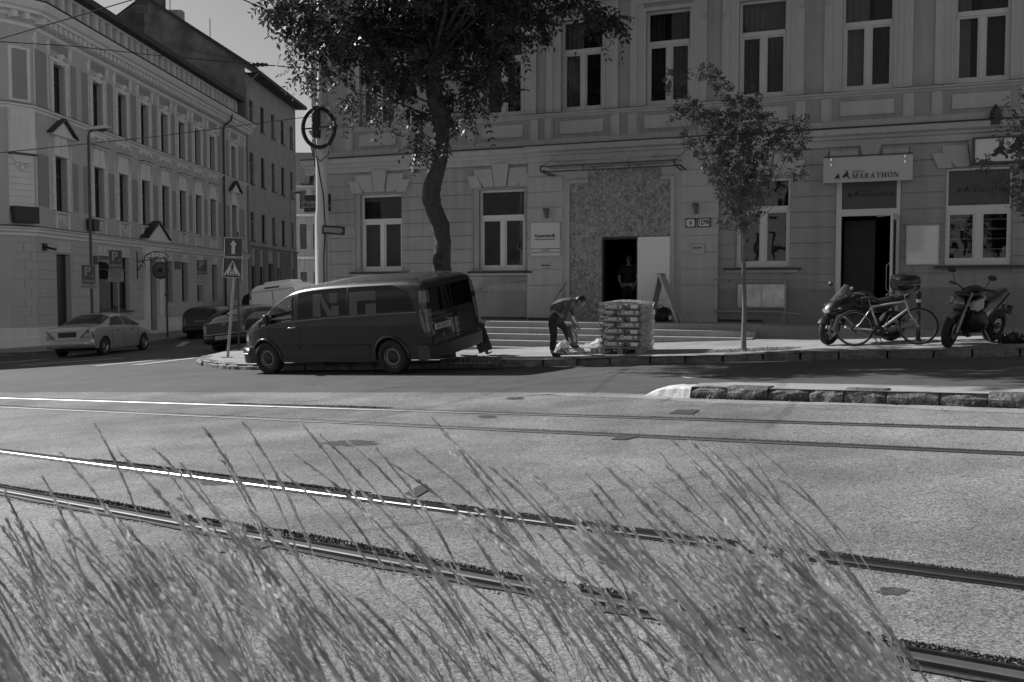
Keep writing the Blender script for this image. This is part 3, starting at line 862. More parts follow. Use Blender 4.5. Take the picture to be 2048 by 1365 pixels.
g = MB(); g.tube([(9.76 + dx * .87 - .03, yh + dy * .87, 1.45), (9.76 + dx * .87 - .1, yh + dy * .87, 1.5), (9.76 + dx * .87 - .1, yh + dy * .87, 2.05), (9.76 + dx * .87 - .03, yh + dy * .87, 2.1)], .013, 8)
g.build('handle', M_steel, dl)
g = MB(); g.bar((9.3, -.05, 3.21), (9.70, -.35, 3.22), .025, .02); g.build('door_closer', M_steel, dl)

# steps: the landing and four treads wrapping round its left end, all standing on the pavement
M_step = mat('granite_step', .32, var=.14, scale=3, fine=.22, fscale=60, bump=.2, bscale=90)
st = MB()
for i in range(5):
    e = .36 * i; zt = .69 - .136 * i; fy = -2.1 - .40 * i; s_a = .15 - .22 * i; s_b = 6.8 + (.06 if i < 3 else -.0) + (.5 * (i - 2) if i > 2 else 0) * -1.0
    if i == 0: st.box(s_a, 6.9, fy, -.055, -.6, zt)
    else: st.box(s_a, 6.9 - .002 * i, fy, fy + .4 + .02, -.6, zt); st.box(s_a, s_a + .24, fy + .4, -.06, -.6, zt)
steps_ = tag(st.build('steps', M_step), 'broad flight of pale granite steps up to the boarded doorway', 'steps')
steps_.matrix_world = bld.matrix_world.copy()
jt = MB()      # nosings: slabs with open joints
rnd = random.Random(8)
for i in range(5):
    zt = .69 - .136 * i; fy = -2.1 - .40 * i; s_ = .15 - .22 * i; end = 6.9
    while s_ < end - .1:
        L = min(rnd.uniform(1.1, 1.6), end - s_)
        jt.bbox(s_ + .004, s_ + L - .004, fy - .012, fy + .30, zt - .128, zt + .012, .006); s_ += L
jt.build('tread_slabs', M_step, steps_)
rp = MB()     # low ramp from the landing to the right
rp.add([(6.9, -.06, .69), (6.9, -2.1, .69), (9.6, -1.6, .62), (9.6, -.06, .63), (6.9, -.06, -.3), (6.9, -2.1, -.3), (9.6, -1.6, .3), (9.6, -.06, .3)],
       [(0, 1, 2, 3), (1, 5, 6, 2), (2, 6, 7, 3), (0, 4, 5, 1)])
rp = tag(rp.build('ramp', M_step), 'low stone ramp running right from the landing under the notice cases', 'ramp'); rp.matrix_world = bld.matrix_world.copy()
# ================================================================ ornate building on the left, and those beyond it
M_lw = mat('ochre_render', .54, var=.07, scale=.7, fine=.05, fscale=40, streak=.06)
M_lt = mat('stucco_trim', .82, var=.06, scale=1, fine=.05, fscale=40, streak=.05)
M_lp = mat('stucco_panel', .33, var=.06, scale=1, fine=.04, fscale=40)
M_brown = mat('dark_window_wood', .03, rough=.4)
M_glassd = glass_mat('dark_glass', .012, rough=.05, wav=.3)
M_tile = mat('roof_tile', .06, var=.3, scale=8, bump=.6, bscale=20)
LX, LY = -20.2, 42.4
LM = Matrix.Translation((LX, LY, 0)) @ Matrix.Rotation(math.atan2(1, .0296), 4, 'Z')
lb = thing('ornate_building', 'ornate stuccoed building with rows of tall windows and a glazed attic, at the left corner', 'building', M=LM)
def frame_face(a, b):
    "matrix whose x runs from a to b (plan, in lb's frame), y into the building"
    a, b = Vector(a), Vector(b); d_ = b - a
    return Matrix.Translation((a.x, a.y, 0)) @ Matrix.Rotation(math.atan2(d_.y, d_.x), 4, 'Z'), d_.length
def sweep(path, prof, name, m, parent, closed=False):
    "profile (out, z) carried along a plan path with mitred corners; outward is to the right of travel"
    n = len(path); rings = []
    for i in range(n):
        p = Vector(path[i]); ns = []
        if i > 0: d_ = (p - Vector(path[i - 1])).normalized(); ns.append(Vector((d_.y, -d_.x)))
        if i < n - 1: d_ = (Vector(path[i + 1]) - p).normalized(); ns.append(Vector((d_.y, -d_.x)))
        m_ = sum(ns, Vector((0, 0))).normalized(); k = 1 / max(.3, m_.dot(ns[0]))
        rings.append([(p.x + m_.x * o * k, p.y + m_.y * o * k, z) for o, z in prof])
    mm = MB(); mm.loft(rings, caps=True); return mm.build(name, m, parent)
PATH = [(-5.7, 20), (-.95, .62), (0, 0), (30.4, 0)]
LT = [2.35, 6.17, 8.98, 11.85, 14.67, 17.4, 20.15, 22.9, 27.4]
lh = [(c - .55, c + .55, 9.3, 11.45) for c in LT] + [(c - .55, c + .55, 5.0, 7.4) for c in LT]
lh += [(1.75, 3.1, -1.0, 3.1), (5.95, 9.5, .45, 3.16), (12.0, 13.15, -1.0, 3.16)] + [(c - .5, c + .5, .8, 3.16) for c in (15.1, 17.6, 20.25, 23.1, 27.4)]
mb = MB(); wall_holes(mb, 0, 30.4, -1.3, 13.3, lh, depth=.32)
mb.add([(30.4, 0, -1.3), (30.4, 14, -1.3), (30.4, 14, 13.3), (30.4, 0, 13.3)], [(0, 1, 2, 3)])
for a, b in ((PATH[0], PATH[1]), (PATH[1], PATH[2])):
    mb.add([(*a, -1.3), (*b, -1.3), (*b, 13.3), (*a, 13.3)], [(0, 1, 2, 3)])
mb.build('wall', M_lw, lb)
# ground storey blocks
FM, FL = frame_face(PATH[1], PATH[2])
gb = [(-.9 + k * .385) for k in range(12)]
mb = MB()
lgh = [(a - .12, b + .12, c_, d_) for a, b, c_, d_ in lh[18:]]
bands(mb, -.35, 3.75, .385, [(0.02, 11.2), (13.9, 30.3)], [(a, b, c_, max(d_, 3.75) if (b < 13.2) else d_) for a, b, c_, d_ in lgh], proud=.03, gap=.025)
for k in range(11):
    z0 = -.35 + k * .385
    if z0 > 3.6: break
    st_ = .5 if k % 2 else .75
    for p, q in ((0.01, FL * st_), (FL * st_ + .02, FL - .01)):
        s_ = len(mb.v); mb.bbox(p, q, -.03, .004, z0 + .012, min(z0 + .373, 3.74), .008); mb.xf(FM, s_)
mb.build('block_courses', M_lw, lb)
base = [(0, -1.3), (.10, -1.3), (.10, -.5), (.06, -.45), (.06, -.12), (0, -.08)]
for path in ([PATH[0], PATH[1], PATH[2], (1.7, 0)], [(3.15, 0), (11.95, 0)], [(13.2, 0), (30.4, 0)]):
    sweep(path, base, 'base_course', M_lt, lb)
sweep(PATH, [(0, 3.76), (.08, 3.78), (.1, 3.9), (.2, 3.95), (.22, 4.05), (.32, 4.08), (.34, 4.14), (0, 4.2)], 'ledge', M_lt, lb)
sweep(PATH, [(.0, 4.2), (.33, 4.14), (.36, 4.14), (.36, 4.165), (.0, 4.225)], 'ledge_flashing', M_lead, lb)
sweep(PATH, [(0, 9.0), (.06, 9.02), (.08, 9.12), (.18, 9.16), (.2, 9.24), (0, 9.27)], 'string_course', M_lt, lb)
sweep(PATH, [(0, 9.27), (.21, 9.24), (.22, 9.26), (.0, 9.29)], 'string_flashing', M_lead, lb)
sweep(PATH, [(0, 12.45), (.05, 12.47), (.07, 12.6), (0, 12.62)], 'moulding', M_lt, lb)
FM, FL = frame_face(PATH[1], PATH[2])
sweep(PATH, [(0, 12.8), (.1, 12.84), (.12, 12.95), (.5, 12.98), (.52, 13.1), (.66, 13.16), (.78, 13.34), (.8, 13.44), (0, 13.5)], 'cornice', M_lt, lb)
sweep(PATH, [(-1.2, 13.52), (.84, 13.45), (.86, 13.50), (-1.2, 13.62)], 'gutter', M_lead, lb)
for i in range(66):
    t_ = .3 + i * .458; MB().box(t_, t_ + .2, -.44, -.02, 12.72, 12.965).build('dentil', M_lt, lb)
for i in range(2): MB().box(.15 + i * .5, .35 + i * .5, -.44, -.02, 12.72, 12.965).xf(FM).build('dentil', M_lt, lb)
M1, L1_ = frame_face(PATH[0], PATH[1])
def lwindow(c, w_, z0, z1, y=.26, tz=.66, wd=M_brown, panes=2):
    f = MB(); a, b = c - w_ / 2, c + w_ / 2; zt = z0 + (z1 - z0) * tz
    f.box(a, a + .07, y, y + .06, z0, z1); f.box(b - .07, b, y, y + .06, z0, z1); f.box(a + .07, b - .07, y, y + .06, z0, z0 + .08)
    f.box(a + .07, b - .07, y, y + .06, z1 - .07, z1); f.box(a + .07, b - .07, y - .03, y + .06, zt - .05, zt + .06); f.box(c - .04, c + .04, y - .01, y + .06, z0 + .08, zt - .05)
    f = f.build('window', wd, lb)
    g = MB(); g.add([(a + .07, y + .03, z0 + .08), (b - .07, y + .03, z0 + .08), (b - .07, y + .03, z1 - .07), (a + .07, y + .03, z1 - .07)], [(0, 1, 2, 3)])
    g.build('pane', M_glassd, f); return f
for a, b, z0, z1 in lh[:18]: lwindow((a + b) / 2, b - a, z0, z1)
for a, b, z0, z1 in lh[21:]: lwindow((a + b) / 2, b - a, z0, z1)
# stucco ornament round each upper window: one part per bay and floor
for i, c in enumerate(LT):
    o = MB()
    for s_ in (-1, 1):
        for k in range(6):                                     # jamb blocks
            w0 = .17 if k % 2 else .22
            x0, x1 = (c + .56, c + .56 + w0) if s_ > 0 else (c - .56 - w0, c - .56)
            o.box(x0, x1, -.05, .003, 9.31 + k * .37, 9.31 + k * .37 + .355)
    o.box(c - .8, c + .8, -.07, .003, 11.53, 11.68)
    o.prism([(c - .14, 11.45), (c + .14, 11.45), (c + .18, 11.9), (c - .18, 11.9)], -.13, -.01); o.ball((c, -.14, 11.82), .15, 8)
    for s_ in (-1, 1): o.tube([(c + s_ * .25, -.06, 11.78), (c + s_ * .45, -.06, 11.84), (c + s_ * .62, -.06, 11.72), (c + s_ * .78, -.06, 11.74)], .03, 6)
    o.build('window_surround', M_lt, lb)
    o = MB()
    for s_ in (-1, 1):
        for k in range(7):
            w0 = .20 if k % 2 else .26
            x0, x1 = (c + .56, c + .56 + w0) if s_ > 0 else (c - .56 - w0, c - .56)
            o.box(x0, x1, -.05, .003, 5.0 + k * .345, 5.0 + k * .345 + .33)
    o.box(c - .84, c + .84, -.08, .003, 7.42, 7.52)
    # splayed apron over the head and its hood
    o.prism([(c - .70, 7.52), (c - .03, 7.52), (c - .03, 8.30), (c - .5, 8.30), (c - .56, 7.95)], -.06, .0)
    o.prism([(c + .70, 7.52), (c + .03, 7.52), (c + .03, 8.30), (c + .5, 8.30), (c + .56, 7.95)], -.06, .0)
    if i in (0, 8):
        o.prism([(c - 1.05, 8.36), (c + 1.05, 8.36), (c, 9.0)], -.14, .0)
        o.prism([(c - 1.1, 8.30), (c + 1.1, 8.30), (c + 1.1, 8.37), (c - 1.1, 8.37)], -.2, .0)
    else:
        o.prism([(c - .68, 8.31), (c + .68, 8.31), (c + .72, 8.38), (c - .72, 8.38)], -.2, .0)
    o.build('window_surround', M_lt, lb)
    o = MB()
    if i in (0, 8):
        for s_ in (-1, 1): o.prism([(c + s_ * 1.22, 8.32), (c + s_ * 1.22, 8.38), (c, 9.12), (c, 9.04)], -.30, .0)
    else: o.box(c - .76, c + .76, -.24, .0, 8.385, 8.42)
    o.build('hood', M_lead, lb)
    # brackets under the string course
    o = MB(); o.box(c - .8, c + .8, -.07, .003, 8.84, 8.99); o.tube([(c, -.05, 8.82), (c, -.05, 8.7)], .09, 8)
    for s_ in (-1, 1): o.box(c + s_ * .72 - .1, c + s_ * .72 + .1, -.1, .003, 8.72, 8.84)
    if i not in (0, 8): o.build('sill_bracket', M_lt, lb)
    # balustrade panel with relief under the first-floor window
    o = MB(); o.box(c - .78, c + .78, -.13, .003, 4.90, 4.98); o.box(c - .66, c - .5, -.07, .003, 4.22, 4.9); o.box(c + .5, c + .66, -.07, .003, 4.22, 4.9)
    rr_ = random.Random(i)
    for k in range(26): o.ball((c + rr_.uniform(-.42, .42), -.02, rr_.uniform(4.32, 4.8)), rr_.uniform(.04, .075), 6, sq=(1, .7, 1))
    o.build('relief_panel', M_lt, lb)
    o = MB(); o.box(c - .82, c + .82, -.17, .0, 4.982, 5.0); o.build('sill', M_lead, lb)
# long recessed colour panels between the bays
mids = [(.15, 1.35)] + [(LT[i] + .95, LT[i + 1] - .95) for i in range(8)] + [(28.4, 29.9)]
for a, b in mids:
    if b - a > 1.4: cs = [(a + .05, a + .68), (b - .68, b - .05)]
    else: cs = [(a + .12, b - .12)]
    for p, q in cs:
        for z0, z1 in ((9.35, 11.7), (5.1, 7.3)): MB().box(p, q, -.02, .003, z0, z1).build('panel', M_lp, lb)
    for q in (a + .03, b - .03):
        o = MB(); o.box(q - .03, q + .03, -.03, .003, 9.3, 12.4); o.prism([(q - .12, 12.0), (q, 11.7), (q + .12, 12.0), (q + .12, 12.25), (q - .12, 12.25)], -.09, .0); o.ball((q, -.07, 12.3), .09, 6)
        o.build('pilaster', M_lt, lb); MB().box(q - .03, q + .03, -.03, .003, 5.0, 7.9).build('pilaster', M_lt, lb)
for i in range(len(LT)):
    c = LT[i]; o = MB(); o.box(c - .85, c + .85, -.02, .003, 12.0, 12.38); o.build('frieze_panel', M_lp, lb)
# fluted pilaster and corbel on the chamfered corner
o = MB(); s_ = 0
o.box(.04, FL - .04, -.22, .003, 7.2, 9.0); 
for k in range(6): o.box(.12 + k * (FL - .24) / 6, .12 + k * (FL - .24) / 6 + .05, -.24, -.219, 7.3, 8.7)
o.prism([(.04, 7.2), (FL - .04, 7.2), (FL - .25, 6.8), (.25, 6.8)], -.2, 0); o.ball((FL / 2, -.12, 6.6), .12, 8); o.ball((FL / 2 - .2, -.08, 6.7), .09, 8); o.ball((FL / 2 + .2, -.08, 6.7), .09, 8)
for k in range(9): o.bbox(.02, FL - .02, -.035, .003, 4.9 + k * .26, 4.9 + k * .26 + .245, .008)
o.box(.1, FL - .1, -.05, .003, 9.35, 11.6); o.xf(FM); o.build('corner_pilaster', M_lt, lb)
o = MB(); o.box(.02, FL - .02, -.30, .003, 7.12, 7.20); o.xf(FM); o.build('corner_ledge', M_lead, lb)
o = MB(); o.box(.25, FL - .25, -.07, -.051, 9.45, 11.5); o.xf(FM); o.build('panel', M_lp, lb)
# key-pattern frieze over the ground openings
for c, n_, w_ in [(2.4, 3, .36), (7.7, 7, .46), (15.1, 3, .3), (17.6, 3, .3), (20.25, 3, .3), (23.1, 3, .3)]:
    o = MB()
    for k in range(n_):
        x = c + (k - (n_ - 1) / 2) * w_ * 1.15
        o.box(x - .13, x - .07, -.055, .003, 3.32, 3.62); o.box(x + .07, x + .13, -.055, .003, 3.32, 3.62); o.box(x - .069, x + .069, -.055, .003, 3.56, 3.62)
    o.box(c - n_ * w_ * .6, c + n_ * w_ * .6, -.06, .003, 3.2, 3.26); o.build('frieze', M_lt, lb)
# doors, shop window, portal gable
f = MB(); f.box(1.75, 3.1, .25, .3, -.85, 3.1); f.build('door', mat('dark_door', .02, rough=.35), lb)
f = MB()
for x in (5.95, 7.95, 9.42): f.box(x, x + .08, .2, .3, .45, 3.16)
f.box(6.03, 7.95, .2, .3, 2.5, 2.56); f.box(8.03, 9.42, .2, .3, 2.5, 2.56); f.box(6.03, 9.42, .19, .31, .45, .55)
f = f.build('shop_window', M_brown, lb); g = MB(); g.add([(6.0, .26, .5), (9.45, .26, .5), (9.45, .26, 3.16), (6.0, .26, 3.16)], [(0, 1, 2, 3)]); g.build('pane', M_glassd, f)
f = MB(); f.box(5.8, 9.65, -.2, .0, .38, .45); f.build('sill', M_lead, lb)
f = MB(); f.box(12.0, 13.15, .28, .33, -.85, 3.16); f.build('door', mat('grey_door', .10, rough=.4), lb)
f = MB(); f.box(11.3, 11.9, -.16, .003, -1.0, 3.3); f.box(13.25, 13.85, -.16, .003, -1.0, 3.3); f.box(11.2, 13.95, -.2, .003, 3.301, 3.75)
f.box(11.1, 14.05, -.45, .003, 4.16, 4.3); f.prism([(11.1, 4.3), (14.05, 4.3), (12.58, 5.15)], -.42, .0); f.box(11.7, 13.45, -.5, .1, -1.0, -.72); f.build('portal', M_lt, lb)
f = MB()
for s_ in (-1, 1): f.prism([(12.58 + s_ * 1.62, 4.28), (12.58 + s_ * 1.62, 4.36), (12.58, 5.30), (12.58, 5.2)], -.52, .0)
f.build('portal_roof', M_lead, lb)
# downpipe
f = MB(); f.tube([(25.0, -.7, 13.3), (25.0, -.65, 12.9), (24.9, -.2, 12.5), (24.9, -.14, 12.2), (24.9, -.14, -1.0)], .075, 8)
f.build('downpipe', M_steeld, lb)
# attic: long row of glazing under a dark roof
f = MB(); at0, at1 = .4, 30.2
f.box(at0, at1, .55, .8, 13.55, 13.72); f.box(at0, at1, .55, .8, 14.98, 15.1)
n_ = 34
for k in range(n_ + 1):
    x = at0 + (at1 - at0 - .1) * k / n_; wq = .30 if k % 4 == 0 else .15
    f.box(x, x + wq, .54, .8, 13.72, 14.98)
f.build('attic_frames', M_lt, lb)
f = MB(); f.add([(at0, .7, 13.6), (at1, .7, 13.6), (at1, .7, 15.05), (at0, .7, 15.05)], [(0, 1, 2, 3)]); f.build('attic_glazing', mat('attic_blind', .42, rough=.4), lb)
f = MB(); f.add([(at0 - .4, .1, 15.12), (30.4, .1, 15.12), (30.4, .1, 15.42), (at0 - .4, .1, 15.42), (30.4, 8, 17.0), (at0 - .4, 8, 17.0), (at0 - .4, 14, 14), (30.4, 14, 14), (at0 - .4, .1, 15.1), (at0-.4, .9, 15.1), (30.4, .9, 15.1)],
    [(0, 1, 2, 3), (3, 2, 4, 5), (5, 4, 7, 6), (0, 1, 10, 9)])
f.add([(-.4, .1, 13.5), (-.4, 14, 13.5), (-.4, 14, 14), (-.4, 8, 17), (-.4, .1, 15.4)], [(0, 1, 2, 3, 4)])
f.add([(-5.5, 19, 13.6), (-.2, .3, 13.6), (2, 8, 17), (-1, 19, 17)], [(0, 1, 2, 3)])
f.build('roof', M_tile, lb)

# small things on the left building
b1 = MB(); b1.prism([(0.02, 4.98), (FL - .02, 4.98), (FL - .02, 4.30), (.1, 4.30)], -.36, -.04); b1.xf(FM)
bx = tag(b1.build('ledge_box', M_black), 'wide black box fixed on the ledge round the rounded corner of the ornate building', 'box'); bx.matrix_world = LM.copy()  # plain black box, nothing planted in it
b1 = MB(); b1.prism([(4.6, 4.86), (5.3, 4.86), (5.2, 4.3), (4.7, 4.3)], -.4, -.1)
bx = tag(b1.build('ledge_box', M_black), 'narrow black box on the ledge behind the street lamp post', 'box'); bx.matrix_world = LM.copy()
sc_ = thing('security_camera', 'small black security camera on the wall under the ledge, by the corner door', 'camera', M=LM.copy())
b1 = MB(); b1.box(.45, .75, -.12, -.03, 3.2, 3.5); b1.build('mount', M_black, sc_); b1 = MB(); b1.tube([(.6, -.1, 3.36), (.6, -.3, 3.3), (.9, -.4, 3.26)], .05, 8); b1.build('lens_tube', M_black, sc_)
for lab, t0, t1, z0, z1 in (('dark blank plaque beside the shop window of the ornate building', 5.3, 5.75, 2.75, 3.15), ('dark blank plaque between two ground floor windows of the ornate building', 15.9, 16.8, 2.75, 3.2)):
    b1 = MB(); b1.bbox(t0, t1, -.07, -.031, z0, z1, .005); q = tag(b1.build('plaque', M_steeld), lab, 'plaque', 'dark wall plaques'); q.matrix_world = LM.copy()
# wrought bracket with a round hanging sign
hs = thing('hanging_sign', 'round hanging shop sign on a curly wrought iron bracket', 'sign', M=LM @ Matrix.Translation((10.45, 0, 0)))
b1 = MB(); b1.box(-.03, .03, -.07, -.03, 2.1, 3.55); b1.tube([(0, -.05, 2.5), (0, -.35, 2.95), (0, -.5, 3.35), (0, -.95, 3.55), (0, -1.5, 3.5), (0, -1.75, 3.3), (0, -1.6, 3.12), (0, -1.45, 3.25)], .025, 6)
b1.tube([(0, -.05, 3.0), (0, -1.2, 3.2), (0, -1.5, 3.18)], .025, 6)
for c_, r_ in (((-1.1, 3.38), .13), ((-.7, 3.3), .11), ((-.4, 2.85), .1)):
    b1.tube([(0, c_[0] + r_ * math.cos(a * .52), c_[1] + r_ * math.sin(a * .52)) for a in range(12)], .014, 5)
b1.build('bracket', M_black, hs)
b1 = MB(); b1.lathe([(0, -.03), (.44, -.03), (.47, 0), (.44, .03), (0, .03)], origin=(0, -1.3, 2.55), axis='x', n=28); b1.build('disc', mat('sign_grey', .16), hs)
b1 = MB(); b1.lathe([(.38, -.034), (.42, -.034)], origin=(0, -1.3, 2.55), axis='x', n=28); b1.box(-.04, -.032, -1.42, -1.15, 2.48, 2.56); b1.ball((-.04, -1.3, 2.6), .1, 8, sq=(.1, 1, .8)); b1.build('emblem', M_ink, hs)
b1 = MB(); b1.tube([(0, -1.3, 3.0), (0, -1.3, 3.2)], .012, 5); b1.build('hanger', M_black, hs)

# plain rendered building beyond, with brick gable and chimney
M_fw = mat('weathered_render', .42, var=.2, scale=.9, fine=.12, fscale=8, streak=.22)
M_fd = mat('dark_render', .20, var=.2, scale=.9, fine=.12, fscale=8, streak=.2)
def brick_mat():
    m = bpy.data.materials.new('brick'); m.use_nodes = True; n = m.node_tree; p = n.nodes['Principled BSDF']; p.inputs['Roughness'].default_value = .9
    tc = n.nodes.new('ShaderNodeTexCoord'); mp = n.nodes.new('ShaderNodeMapping'); mp.inputs['Rotation'].default_value = (R(90), 0, R(90))
    n.links.new(tc.outputs['Object'], mp.inputs[0])
    b = n.nodes.new('ShaderNodeTexBrick'); b.inputs['Scale'].default_value = 1.0; b.inputs['Brick Width'].default_value = .5; b.inputs['Row Height'].default_value = .16
    b.inputs['Mortar Size'].default_value = .02; b.inputs['Color1'].default_value = (.045, .045, .045, 1); b.inputs['Color2'].default_value = (.11, .11, .11, 1); b.inputs['Mortar'].default_value = (.19, .19, .19, 1)
    n.links.new(mp.outputs[0], b.inputs['Vector'])
    no = n.nodes.new('ShaderNodeTexNoise'); no.inputs['Scale'].default_value = .8; no.inputs['Detail'].default_value = 6; n.links.new(tc.outputs['Object'], no.inputs['Vector'])
    r = n.nodes.new('ShaderNodeMapRange'); r.inputs[1].default_value = .3; r.inputs[2].default_value = .7; r.inputs[3].default_value = .6; r.inputs[4].default_value = 1.5
    n.links.new(no.outputs[0], r.inputs[0])
    mu = n.nodes.new('ShaderNodeVectorMath'); mu.operation = 'SCALE'; n.links.new(b.outputs[0], mu.inputs[0]); n.links.new(r.outputs[0], mu.inputs['Scale'])
    n.links.new(mu.outputs[0], p.inputs['Base Color']); return m
M_brick = brick_mat()
fb = thing('plain_building', 'tall plain rendered building with dark brick gable and chimney beyond the ornate one', 'building', M=LM @ Matrix.Translation((30.45, 0, 0)))
cols = [1.4, 4.35, 7.35, 10.3, 13.2]; fh = []
for c in cols:
    for z0, z1 in ((13.6, 15.5), (9.4, 11.65), (5.2, 7.3)): fh.append((c - .5, c + .5, z0, z1))
for c in (1.4, 3.6, 8.6, 13.0): fh.append((c - .5, c + .5, .6, 3.3))
fh.append((5.4, 6.9, -1, 3.6))
mb = MB(); wall_holes(mb, 0, 14.7, -1.3, 17.3, fh, depth=.2); mb.build('wall', M_fw, fb)
mb = MB(); mb.add([(14.7, 0, -1.3), (14.7, 14, -1.3), (14.7, 14, 17), (14.7, 7, 22), (14.7, 0, 17.3)], [(0, 1, 2, 3, 4)]); mb.build('end_wall', M_fw, fb)
mb = MB(); bands(mb, -1.2, 4.6, 5.9, [(0, 14.7)], fh, proud=.05, gap=.0); mb.build('ground_storey', M_fd, fb)
mb = MB(); mb.box(0, 14.7, -.12, .0, 4.7, 4.85); mb.build('string_course', M_fd, fb)
for a, b, z0, z1 in fh[:-1]:
    f = MB(); f.box(a, a + .06, .1, .16, z0, z1); f.box(b - .06, b, .1, .16, z0, z1); f.box(a, b, .1, .16, z1 - .06, z1); f.box(a, b, .1, .16, z0, z0 + .06); f.box(a, b, .09, .17, z0 + (z1 - z0) * .66, z0 + (z1 - z0) * .66 + .07); f.box((a + b) / 2 - .03, (a + b) / 2 + .03, .1, .16, z0, z0 + (z1 - z0) * .66)
    f = f.build('window', M_steel if (a + z0) % 2 < 1 else M_brown, fb)
    g = MB(); g.add([(a, .14, z0), (b, .14, z0), (b, .14, z1), (a, .14, z1)], [(0, 1, 2, 3)]); g.build('pane', M_glassd, f)
    g = MB(); g.box(a - .1, b + .1, -.12, .1, z0 - .06, z0 - .01); g.build('sill', M_lead, f)
f = MB(); f.box(5.4, 6.9, .15, .2, -1, 3.6); f.build('door', mat('dark_door', .02), fb)
mb = MB(); mb.add([(0, -.0, 13), (0, 14, 13), (0, 14, 17.6), (0, 7.3, 22.6), (0, 0, 17.9)], [(0, 1, 2, 3, 4)]); mb.add([(0, 7.3, 22.6), (0, 7.3, 17), (0, 14, 17), (0, 14, 18)], [(0, 1, 2, 3)]); mb.build('gable', M_brick, fb)
mb = MB(); mb.add([(-.15, -1.0, 17.35), (14.9, -1.0, 17.35), (14.9, 7.3, 22.75), (-.15, 7.3, 22.75), (14.9, 15, 17.3), (-.15, 15, 17.3)], [(0, 1, 2, 3), (3, 2, 4, 5)])
mb.add([(-.15, -1.0, 17.2), (14.9, -1.0, 17.2), (14.9, -1.0, 17.45), (-.15, -1.0, 17.45), (-.15, .0, 17.2), (14.9, .0, 17.2)], [(0, 1, 2, 3), (0, 1, 5, 4)])
mb.add([(-.17, -1.0, 17.2), (-.17, 7.3, 22.6), (-.17, 7.3, 22.85), (-.17, -1.0, 17.5)], [(0, 1, 2, 3)]); rf = mb.build('roof', M_tile, fb)
mb = MB(); mb.box(-.1, .9, 7.1, 7.9, 21.5, 25.2); mb.box(.0, .8, 6.0, 7.0, 21.0, 23.2); mb.build('chimney', M_brick, rf)
mb = MB(); mb.box(.05, .75, 4.6, 5.8, 20.6, 21.75); mb.build('chimney', M_fw, rf)
mb = MB(); mb.tube([(.3, 5.5, 21.7), (.3, 5.5, 24.6)], .03, 5); mb.tube([(.3, 2.6, 19), (.3, 2.6, 21.2)], .03, 5); mb.build('aerial', M_steeld, rf)
mb = MB(); mb.tube([(.1, -.95, 17.2), (.12, -.3, 16.6), (.1, -.1, 16.2), (.1, -.1, -1)], .06, 6); mb.build('downpipe', M_steel, fb)

# distant tiled house closing the side street
th_ = thing('tiled_house', 'small distant house with tiled roof and dormers closing the side street', 'building', (-23.5, 92, 0), 0)
mb = MB(); hh = []
for c in (1.9, 3.1, 4.3, 5.5, 6.6): hh += [(c - .3, c + .3, 9.0, 10.7), (c - .3, c + .3, 5.3, 7.6), (c - .3, c + .3, 1.0, 3.2)]
wall_holes(mb, 0, 14, -2, 11.0, hh, depth=.2); mb.build('wall', M_fw, th_)
mb = MB()
for z in (4.4, 8.3, 10.95): mb.box(0, 14, -.15, 0, z, z + .2)
mb.build('string_course', M_lt, th_)
for a, b, z0, z1 in hh:
    g = MB(); g.add([(a, .15, z0), (b, .15, z0), (b, .15, z1), (a, .15, z1)], [(0, 1, 2, 3)]); g.build('window', M_glassd, th_)
mb = MB(); mb.add([(-.2, -.4, 11.1), (14.2, -.4, 11.1), (14.2, 3.5, 14.6), (-.2, 3.5, 14.6)], [(0, 1, 2, 3)]); rf = mb.build('roof', M_tile, th_)
for c in (4.5, 5.9):
    mb = MB(); mb.prism([(c - .45, 11.2), (c + .45, 11.2), (c + .45, 12.3), (c, 12.9), (c - .45, 12.3)], -.2, 2); mb.build('dormer', M_fd, rf)
# ================================================================ vehicles
def car_paint(name, v, metal=0.0, rough=.3):
    return mat(name, v, rough=rough, metal=metal, var=.03, scale=1, coat=.55, spec=.2)
M_rubber = mat('tyre_rubber', .018, rough=.8, var=.2, scale=20)
M_rim = mat('steel_rim', .22, rough=.45, metal=.6, var=.15, scale=20)
M_alloy = mat('alloy_rim', .38, rough=.3, metal=.9, var=.05)
M_trimb = mat('black_plastic', .022, rough=.55, var=.15)
M_cglass = glass_mat('car_glass', .006, rough=.02); M_cglass.node_tree.nodes['Principled BSDF'].inputs['Specular IOR Level'].default_value = .45
M_cglass_t = glass_mat('car_glass_clear', .008, rough=.02, seen=.62)
M_lamp = mat('lamp_glass', .30, rough=.12, var=.25, scale=18, coat=1)
M_lampd = mat('tail_lamp', .03, rough=.12, var=.3, scale=18, coat=1)
M_chrome = mat('chrome', .7, rough=.08, metal=1, var=.02)
M_plate = mat('number_plate', .50, rough=.4, var=.03)
M_under = mat('underbody', .008, rough=.9)

